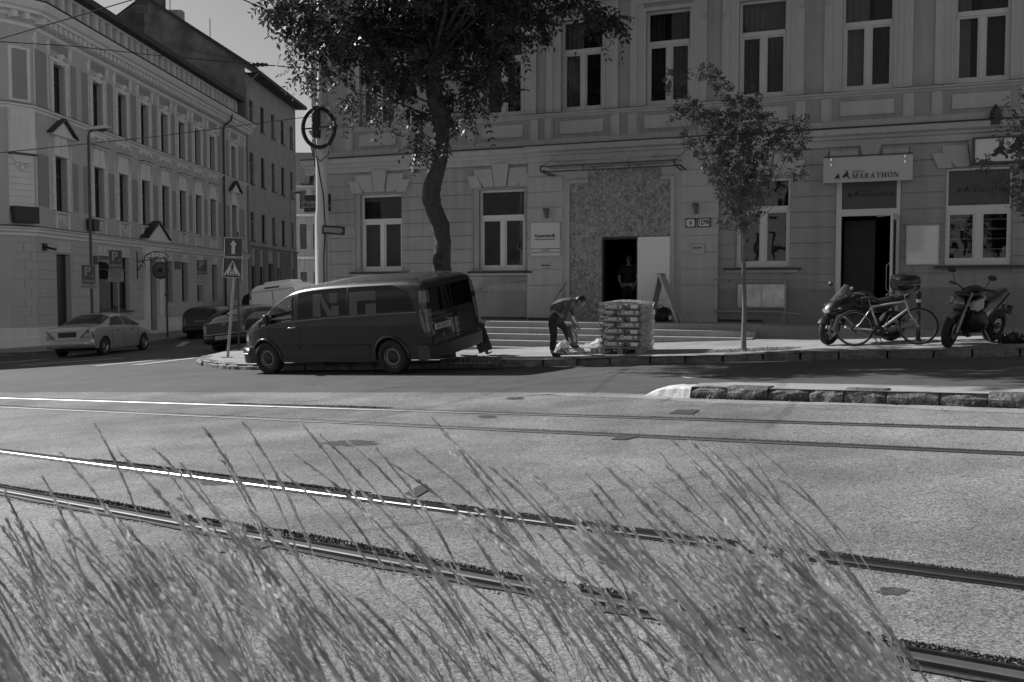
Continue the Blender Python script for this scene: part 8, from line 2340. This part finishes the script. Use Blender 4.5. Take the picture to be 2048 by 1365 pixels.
def tourer():
    pf, pr = Vector((6.05, 19.0, GZ(6.05) + .133)), Vector((7.36, 19.35, GZ(7.36) + .133))
    root = thing('motorcycle', 'black faired touring motorcycle with a large top box, parked behind the bicycle', 'motorcycle', M=moto_frame(pf, pr, -9))
    WB = (pf - pr).length; r = .30
    mwheel(root, 0, 0, r, .17); mwheel(root, WB, 0, r, .12, steer=R(24))
    for sg in (-1, 1):
        tubes(root, 'fork_leg', M_steel, [([(WB, sg * .09, r), (WB - .12, sg * .09, r + .33)], .028), ([(WB - .12, sg * .09, r + .33), (WB - .27, sg * .09, r + .66)], .021)])
    rings = []
    for k in range(9):
        a = R(30 + 110 * k / 8); rr = r + .03
        rings.append([(rr * math.cos(a), y, r + (rr - abs(y) * .35) * math.sin(a)) for y in (-.075, -.05, 0, .05, .075)])
    mb = MB(); mb.loft(rings, closed=False, smooth=True); mb.xf(Matrix.Translation((WB, 0, 0)) @ Matrix.Rotation(R(24), 4, 'Z')); mb.build('front_mudguard', M_mblack, root)
    # nose fairing, screen, lamp
    F0x = WB - .28
    blob(root, 'fairing', M_mblack, [oval(WB + .12, 0, .66, .05, .05), oval(WB + .09, 0, .68, .15, .11, tilt=-.2), oval(WB - .02, 0, .72, .22, .17, tilt=-.2), oval(WB - .18, 0, .76, .25, .20), oval(WB - .38, 0, .70, .23, .24), oval(WB - .60, 0, .60, .20, .22), oval(WB - .85, 0, .5, .17, .16)])
    for sg in (-1, 1):
        mb = MB(); mb.prism([(WB - .15, .62), (WB - .32, .80), (WB - .75, .66), (WB - .95, .40), (WB - .7, .27), (WB - .40, .36)], sg * .20, sg * .235); mb.build('side_panel', M_mblack, root)
    mb = MB(); mb.ball((WB + .07, 0, .66), .13, 12, sq=(.45, 1.15, .6)); mb.build('headlight', M_lamp, root)
    rings = []
    for k in range(7):
        t = k / 6; w_ = .17 * (1 - .35 * t ** 2.2); x = WB - .0 - .28 * t; z_ = .86 + .30 * t
        rings.append([(x - .10 * (abs(q) ** 2), w_ * q, z_ - .04 * abs(q) ** 2) for q in (-1, -.7, -.35, 0, .35, .7, 1)])
    mb = MB(); mb.loft(rings, closed=False, smooth=True); mb.build('windscreen', glass_mat('screen_glass', .12, rough=.08, seen=.3), root)
    blob(root, 'tank', M_mblack, [oval(WB - .42, 0, .84, .07, .06), oval(WB - .50, 0, .86, .15, .12), oval(WB - .68, 0, .88, .17, .14), oval(WB - .85, 0, .84, .14, .12), oval(WB - .95, 0, .80, .09, .07)])
    blob(root, 'seat', M_trimb, [oval(WB - .88, 0, .80, .10, .05), oval(WB - 1.0, 0, .78, .14, .05), oval(WB - 1.2, 0, .80, .15, .055), oval(WB - 1.42, 0, .86, .13, .05), oval(WB - 1.58, 0, .88, .09, .04)])
    blob(root, 'tail_fairing', M_mblack, [oval(WB - .95, 0, .66, .12, .10), oval(WB - 1.25, 0, .72, .13, .10), oval(WB - 1.5, 0, .80, .11, .07), oval(WB - 1.68, 0, .86, .07, .04)])
    tubes(root, 'grab_rail', M_steel, [([(WB - 1.3, .14, .88), (WB - 1.45, .15, .93), (WB - 1.62, .1, .95), (WB - 1.62, -.1, .95), (WB - 1.45, -.15, .93), (WB - 1.3, -.14, .88)], .014)])
    blob(root, 'top_box', M_mblack, [oval(WB - 1.36, 0, 1.13, .14, .09, e=.7), oval(WB - 1.42, 0, 1.13, .22, .15, e=.6), oval(WB - 1.6, 0, 1.13, .25, .17, e=.6), oval(WB - 1.78, 0, 1.13, .22, .15, e=.6), oval(WB - 1.86, 0, 1.12, .13, .09, e=.7)])
    tubes(root, 'box_trim', M_steel, [([(WB - 1.36, .15, 1.12), (WB - 1.45, .235, 1.12), (WB - 1.6, .258, 1.12), (WB - 1.78, .235, 1.12)], .008), ([(WB - 1.5, 0, .97), (WB - 1.5, 0, .9)], .03)])
    blob(root, 'engine', M_engine, [oval(WB - .42, 0, .42, .14, .12), oval(WB - .55, 0, .42, .20, .18), oval(WB - .8, 0, .40, .22, .19), oval(WB - 1.0, 0, .38, .16, .13)])
    for sg in (-1, 1):
        tubes(root, 'exhaust', M_steel, [([(WB - .45, sg * .16, .30), (WB - .8, sg * .2, .20), (WB - 1.1, sg * .2, .24)], .03), ([(WB - 1.1, sg * .21, .25), (WB - 1.65, sg * .23, .40)], .055)], 12)
        tubes(root, 'handlebar', M_trimb, [([(WB - .33, sg * .05, .98), (WB - .38, sg * .25, 1.02), (WB - .46, sg * .38, 1.0)], .014), ([(WB - .41, sg * .28, 1.015), (WB - .47, sg * .39, 1.0)], .021)])
        mi = MB(); mi.ball((WB - .2, sg * .36, 1.12), .07, 10, sq=(.5, 1.1, .7)); mi.tube([(WB - .22, sg * .2, .95), (WB - .2, sg * .33, 1.08)], .01, 6); mi.build('mirror', M_trimb, root)
        mi = MB(); mi.ball((WB - .05, sg * .24, .74), .03, 8, sq=(1.4, 1, .7)); mi.build('indicator', M_lamp, root)
        tubes(root, 'swing_arm', M_engine, [([(0, sg * .1, r), (.3, sg * .11, .36), (.5, sg * .1, .42)], .028)])
    tubes(root, 'frame', M_engine, [([(WB - .3, 0, .85), (WB - .6, .1, .6), (WB - .95, .1, .45)], .03), ([(WB - .3, 0, .85), (WB - .6, -.1, .6), (WB - .95, -.1, .45)], .03), ([(.45, .08, .45), (.1, .1, .75), (-.2, .08, .85)], .018)])
    mb = MB(); mb.ball((-.25, 0, .82), .06, 8, sq=(.5, 1.5, .6)); mb.build('tail_light', M_lampd, root)
    tubes(root, 'side_stand', M_steel, [([(.55, .12, .25), (.48, .34, .0)], .012)])
    return root
tourer()

def naked():
    pf, pr = Vector((7.42, 16.95, GZ(7.42) + .133)), Vector((8.58, 17.85, GZ(8.58) + .133))
    root = thing('motorcycle', 'unfaired roadster motorcycle with silver front mudguard, facing the road at the right', 'motorcycle', M=moto_frame(pf, pr, -14))
    WB = (pf - pr).length; r = .305
    mwheel(root, 0, 0, r, .19); mwheel(root, WB, 0, r, .125, steer=R(10))
    for sg in (-1, 1):
        tubes(root, 'fork_leg', M_silverp, [([(WB + .0, sg * .105, r - .02), (WB - .10, sg * .105, r + .30)], .034), ([(WB - .10, sg * .105, r + .30), (WB - .25, sg * .105, r + .66)], .022)])
    rings = []
    for k in range(7):
        a = R(50 + 70 * k / 6); rr = r + .035; rings.append([(WB + rr * math.cos(a), y, r + (rr - abs(y) * .4) * math.sin(a)) for y in (-.085, -.05, 0, .05, .085)])
    mb = MB(); mb.loft(rings, closed=False, smooth=True); mb.build('front_mudguard', M_silverp, root)
    mb = MB(); mb.ball((WB - .06, 0, .77), .10, 14, sq=(.6, 1.15, 1.0)); mb.build('headlight', mat('lamp_glass_dim', .12, rough=.1, var=.8, scale=30, coat=1), root)
    mb = MB(); mb.ball((WB - .1, 0, .93), .12, 12, sq=(.7, 1.1, .45)); mb.build('clocks', M_mblack, root)
    for sg in (-1, 1):
        mb = MB(); mb.prism([(WB - .18, .70), (WB - .20, .84), (WB - .48, .90), (WB - .52, .72), (WB - .35, .66)], sg * .16, sg * .22); mb.build('radiator_shroud', M_silverp, root)
        tubes(root, 'handlebar', M_trimb, [([(WB - .27, sg * .04, .98), (WB - .30, sg * .2, 1.05), (WB - .40, sg * .38, 1.05)], .014), ([(WB - .33, sg * .26, 1.05), (WB - .41, sg * .40, 1.05)], .021), ([(WB - .28, sg * .24, 1.03), (WB - .30, sg * .38, 1.02)], .006)])
        mi = MB(); mi.tube([(WB - .32, sg * .26, 1.05), (WB - .30, sg * .33, 1.22)], .007, 6); mi.ball((WB - .30, sg * .36, 1.27), .075, 10, sq=(.35, 1.1, .62)); mi.build('mirror', M_trimb, root)
        tubes(root, 'swing_arm', M_engine, [([(0, sg * .11, r), (.35, sg * .12, .38), (.5, sg * .1, .44)], .03)])
        mi = MB(); mi.ball((WB - .12, sg * .22, .72), .03, 8, sq=(1.2, 1.2, .7)); mi.build('indicator', M_lamp, root)
    blob(root, 'tank', M_mblack, [oval(WB - .30, 0, .90, .08, .06), oval(WB - .38, 0, .92, .17, .12), oval(WB - .58, 0, .93, .19, .14), oval(WB - .76, 0, .88, .14, .11), oval(WB - .86, 0, .83, .08, .06)])
    blob(root, 'seat', M_trimb, [oval(WB - .78, 0, .82, .09, .045), oval(WB - .95, 0, .80, .14, .05), oval(WB - 1.15, 0, .84, .13, .05), oval(WB - 1.35, 0, .92, .11, .045), oval(WB - 1.55, 0, .95, .07, .03)])
    blob(root, 'tail', M_mblack, [oval(WB - .9, 0, .70, .10, .08), oval(WB - 1.25, 0, .80, .10, .07), oval(WB - 1.62, 0, .92, .05, .03)])
    blob(root, 'engine', M_engine, [oval(WB - .34, 0, .45, .16, .16, e=.7), oval(WB - .45, 0, .46, .22, .22, e=.6), oval(WB - .72, 0, .44, .23, .21, e=.6), oval(WB - .92, 0, .40, .17, .14, e=.7)])
    mb = MB(); mb.bbox(WB - .33, WB - .27, -.17, .17, .42, .68, .01)
    for k in range(10): mb.box(WB - .268, WB - .264, -.16, .16, .44 + k * .023, .448 + k * .023)
    mb.build('radiator', M_engine, root)
    tubes(root, 'exhaust', M_engine, [([(WB - .36, y, .50), (WB - .28, y, .36), (WB - .38, y * .8, .20), (WB - .7, y * .4 - .05, .16)], .022) for y in (-.13, -.045, .045, .13)] + [([(WB - .7, -.1, .17), (.25, -.16, .25), (-.12, -.2, .42)], .05)], 10)
    tubes(root, 'frame', M_engine, [([(WB - .25, 0, .88), (WB - .6, .14, .68), (WB - .9, .12, .42)], .028), ([(WB - .25, 0, .88), (WB - .6, -.14, .68), (WB - .9, -.12, .42)], .028), ([(.4, .08, .5), (.05, .1, .78), (-.2, .05, .88)], .018)])
    tubes(root, 'plate_bracket', M_silverp, [([(-.18, 0, .86), (-.32, 0, .72), (-.34, 0, .6)], .018)])
    mb = MB(); mb.bbox(-.36, -.345, -.1, .1, .5, .66, .003); mb.build('number_plate', M_trimb, root)
    for sg in (-1, 1): mb = MB(); mb.bbox(.34, .5, sg * .2 - .05, sg * .2 + .05, .34, .36, .004); mb.tube([(.4, sg * .2, .35), (.5, sg * .12, .5)], .012, 6); mb.build('footrest', M_engine, root)
    tubes(root, 'side_stand', M_steel, [([(.55, .12, .28), (.50, .33, .0)], .012)])
naked()

def bicycle():
    pr, pf = gr(1710, 693, .13), gr(1838, 690, .13); pr.z = GZ(pr.x) + .133; pf.z = GZ(pf.x) + .133
    root = thing('bicycle', 'pale diamond-frame bicycle with black mudguardless wheels, leaning at the bollard', 'bicycle', M=moto_frame(pf, pr, 6))
    WB = (pf - pr).length; r = .335
    M_fr = mat('bicycle_frame', .50, rough=.25, metal=.2, coat=.6, var=.05)
    for x, nm in ((0, 'rear'), (WB, 'front')):
        t = MB(); t.lathe([(r - .028, -.016), (r - .012, -.023), (r, -.010), (r + .002, 0), (r, .010), (r - .012, .023), (r - .028, .016), (r - .03, 0), (r - .028, -.016)], origin=(x, 0, r), axis='y', n=56); t = t.build('wheel', M_rubber, root)
        d = MB(); d.lathe([(r - .030, -.012), (r - .046, -.010), (r - .046, .010), (r - .030, .012)], origin=(x, 0, r), axis='y', n=56); d.build('rim', M_silverp, t)
        d = MB()
        for k in range(32):
            a = 2 * math.pi * k / 32; b = a + (.5 if k % 2 else -.5); sg = 1 if k % 4 < 2 else -1
            d.tube([(x + .02 * math.cos(b), sg * .03, r + .02 * math.sin(b)), (x + (r - .045) * math.cos(a), 0, r + (r - .045) * math.sin(a))], .0011, 3, caps=False)
        d.build('spokes', M_chrome, t); d = MB(); d.tube([(x, -.05, r), (x, .05, r)], .018, 10); d.build('hub', M_steel, t)
    bb = (.42, 0, .28); st = (.30, 0, .72); ht, hb = (WB - .20, 0, .80), (WB - .165, 0, .66); se = (.26, 0, .86)
    tubes(root, 'frame', M_fr, [([bb, st], .016), ([st, ht], .017), ([bb, hb], .021), ([ht, hb], .021), ([(0, .06, r), (.09, .05, .40), (st[0], .02, st[2] - .03)], .009), ([(0, -.06, r), (.09, -.05, .40), (st[0], -.02, st[2] - .03)], .009), ([(0, .06, r), (bb[0], .03, bb[2])], .010), ([(0, -.06, r), (bb[0], -.03, bb[2])], .010)], 12)
    for sg in (-1, 1): tubes(root, 'fork_blade', M_fr, [([hb, (WB - .15, sg * .05, .60), (WB - .06, sg * .055, .44), (WB, sg * .055, r)], .012)], 10)
    tubes(root, 'seat_post', M_steel, [([st, se], .013)])
    blob(root, 'saddle', M_trimb, [oval(se[0] - .13, 0, .885, .06, .02), oval(se[0] - .06, 0, .89, .075, .025), oval(se[0] + .05, 0, .885, .04, .02), oval(se[0] + .15, 0, .88, .018, .015)])
    tubes(root, 'stem', M_steel, [([ht, (WB - .215, 0, .90), (WB - .12, 0, .93)], .014)])
    tubes(root, 'handlebar', M_trimb, [([(WB - .16, -.29, .94), (WB - .12, -.05, .93), (WB - .12, .05, .93), (WB - .16, .29, .94)], .012), ([(WB - .16, -.30, .94), (WB - .148, -.19, .937)], .018), ([(WB - .16, .30, .94), (WB - .148, .19, .937)], .018)])
    mb = MB(); mb.lathe([(.095, -.004), (.10, 0), (.095, .004), (.03, .004), (.03, -.004)], origin=(bb[0], -.05, bb[2]), axis='y', n=30); mb.build('chainring', M_trimb, root)
    tubes(root, 'crank', M_trimb, [([(bb[0], -.07, bb[2]), (bb[0] + .12, -.07, bb[2] - .12)], .009), ([(bb[0], .07, bb[2]), (bb[0] - .12, .07, bb[2] + .12)], .009)])
    for p in ((bb[0] + .12, -.11, bb[2] - .12), (bb[0] - .12, .11, bb[2] + .12)): mb = MB(); mb.bbox(p[0] - .045, p[0] + .045, p[1] - .04, p[1] + .04, p[2] - .01, p[2] + .01, .003); mb.build('pedal', M_trimb, root)
    tubes(root, 'chain', M_trimb, [([(0, -.045, r + .04), (bb[0], -.05, bb[2] + .095)], .005), ([(0, -.045, r - .04), (bb[0], -.05, bb[2] - .095)], .005)], 5)
    mb = MB(); mb.lathe([(.055, -.06), (.05, -.045), (.02, -.045)], origin=(0, 0, r), axis='y', n=24); mb.tube([(0.02, -.06, r - .03), (.03, -.06, r - .11)], .012, 6); mb.build('derailleur', M_steeld, root)
    tubes(root, 'bottle_cage', M_steeld, [([(.55, .0, .42), (.60, -.05, .52), (.70, -.05, .62)], .006), ([(.50, 0, .36), (.56, -.04, .44)], .006)])
    tubes(root, 'stand', M_steeld, [([(bb[0] - .02, .05, bb[2] - .02), (bb[0] + .04, .22, .0)], .008)])
    mb = MB(); mb.bbox(-.045, .045, -.03, .03, -.07, .07, .01); mb.xf(Matrix.Translation((.18, 0, .80))); mb.build('rear_lamp', M_lampd, root)
bicycle()
q = gr(1836, 684, .13)
bp = thing('bollard', 'slim black bollard on the pavement behind the bicycle front wheel', 'bollard', (q.x, q.y, GZ(q.x) + .13))
mb = MB(); mb.lathe([(.055, 0), (.055, .06), (.04, .07), (.04, .86), (.05, .88), (.05, .93), (.0, .96)], n=18); mb.build('post', M_black, bp); mb = MB(); mb.lathe([(.0415, .74), (.0415, .80)], n=18); mb.build('band', M_sign, bp)
# potted plant and chair shapes inside the bistro door
pp = thing('potted_plant', 'dark potted plant standing just inside the bistro doorway', 'plant', M=BM @ Matrix.Translation((8.95, .45, .62)))
mb = MB(); mb.lathe([(.0, 0), (.13, 0), (.17, .3), (.15, .3), (.14, .25), (0, .25)], n=20); mb.build('pot', M_black, pp)
rng = np.random.default_rng(4); Q = []
for k in range(22):
    a = rng.uniform(0, 6.28); L_ = rng.uniform(.3, .6); el = rng.uniform(.5, 1.3); c0 = np.array([0, 0, .28])
    for j in range(5):
        t0, t1 = j / 5, (j + 1) / 5; f_ = lambda t: c0 + np.array([math.cos(a) * math.cos(el) * L_ * t, math.sin(a) * math.cos(el) * L_ * t, math.sin(el) * L_ * t - .25 * L_ * t * t]); s__ = np.array([-math.sin(a), math.cos(a), 0]) * .025
        Q.append(np.stack([f_(t0) - s__ * (1 - t0), f_(t0) + s__ * (1 - t0), f_(t1) + s__ * (1 - t1), f_(t1) - s__ * (1 - t1)]))
quads_object('leaves', np.array(Q), M_leaf, pp)
# ================================================================ the other side of the street, behind the camera: seen only in window reflections
ob = thing('opposite_building', 'long pale building facing the corner building from across the street', 'building', (-30, -26, -1))
oh = [(2.0 + i * 3.2, 3.3 + i * 3.2, z0, z0 + 2.1) for i in range(20) for z0 in (1.2, 5.2, 9.0)]
mb = MB(); wall_holes(mb, 0, 66, -1, 13, [(66 - b, 66 - a, c_, d_) for a, b, c_, d_ in oh], depth=.25)
for i, v in enumerate(mb.v): mb.v[i] = (v[0], -v[1], v[2])
mb.add([(0, 0, 13), (66, 0, 13), (66, -12, 13), (0, -12, 13)], [(0, 1, 2, 3)]); mb.build('wall', M_lt, ob)
for a, b, c_, d_ in oh: MB().box(66 - b, 66 - a, -.27, -.25, c_, d_).build('window', M_glassd, ob)
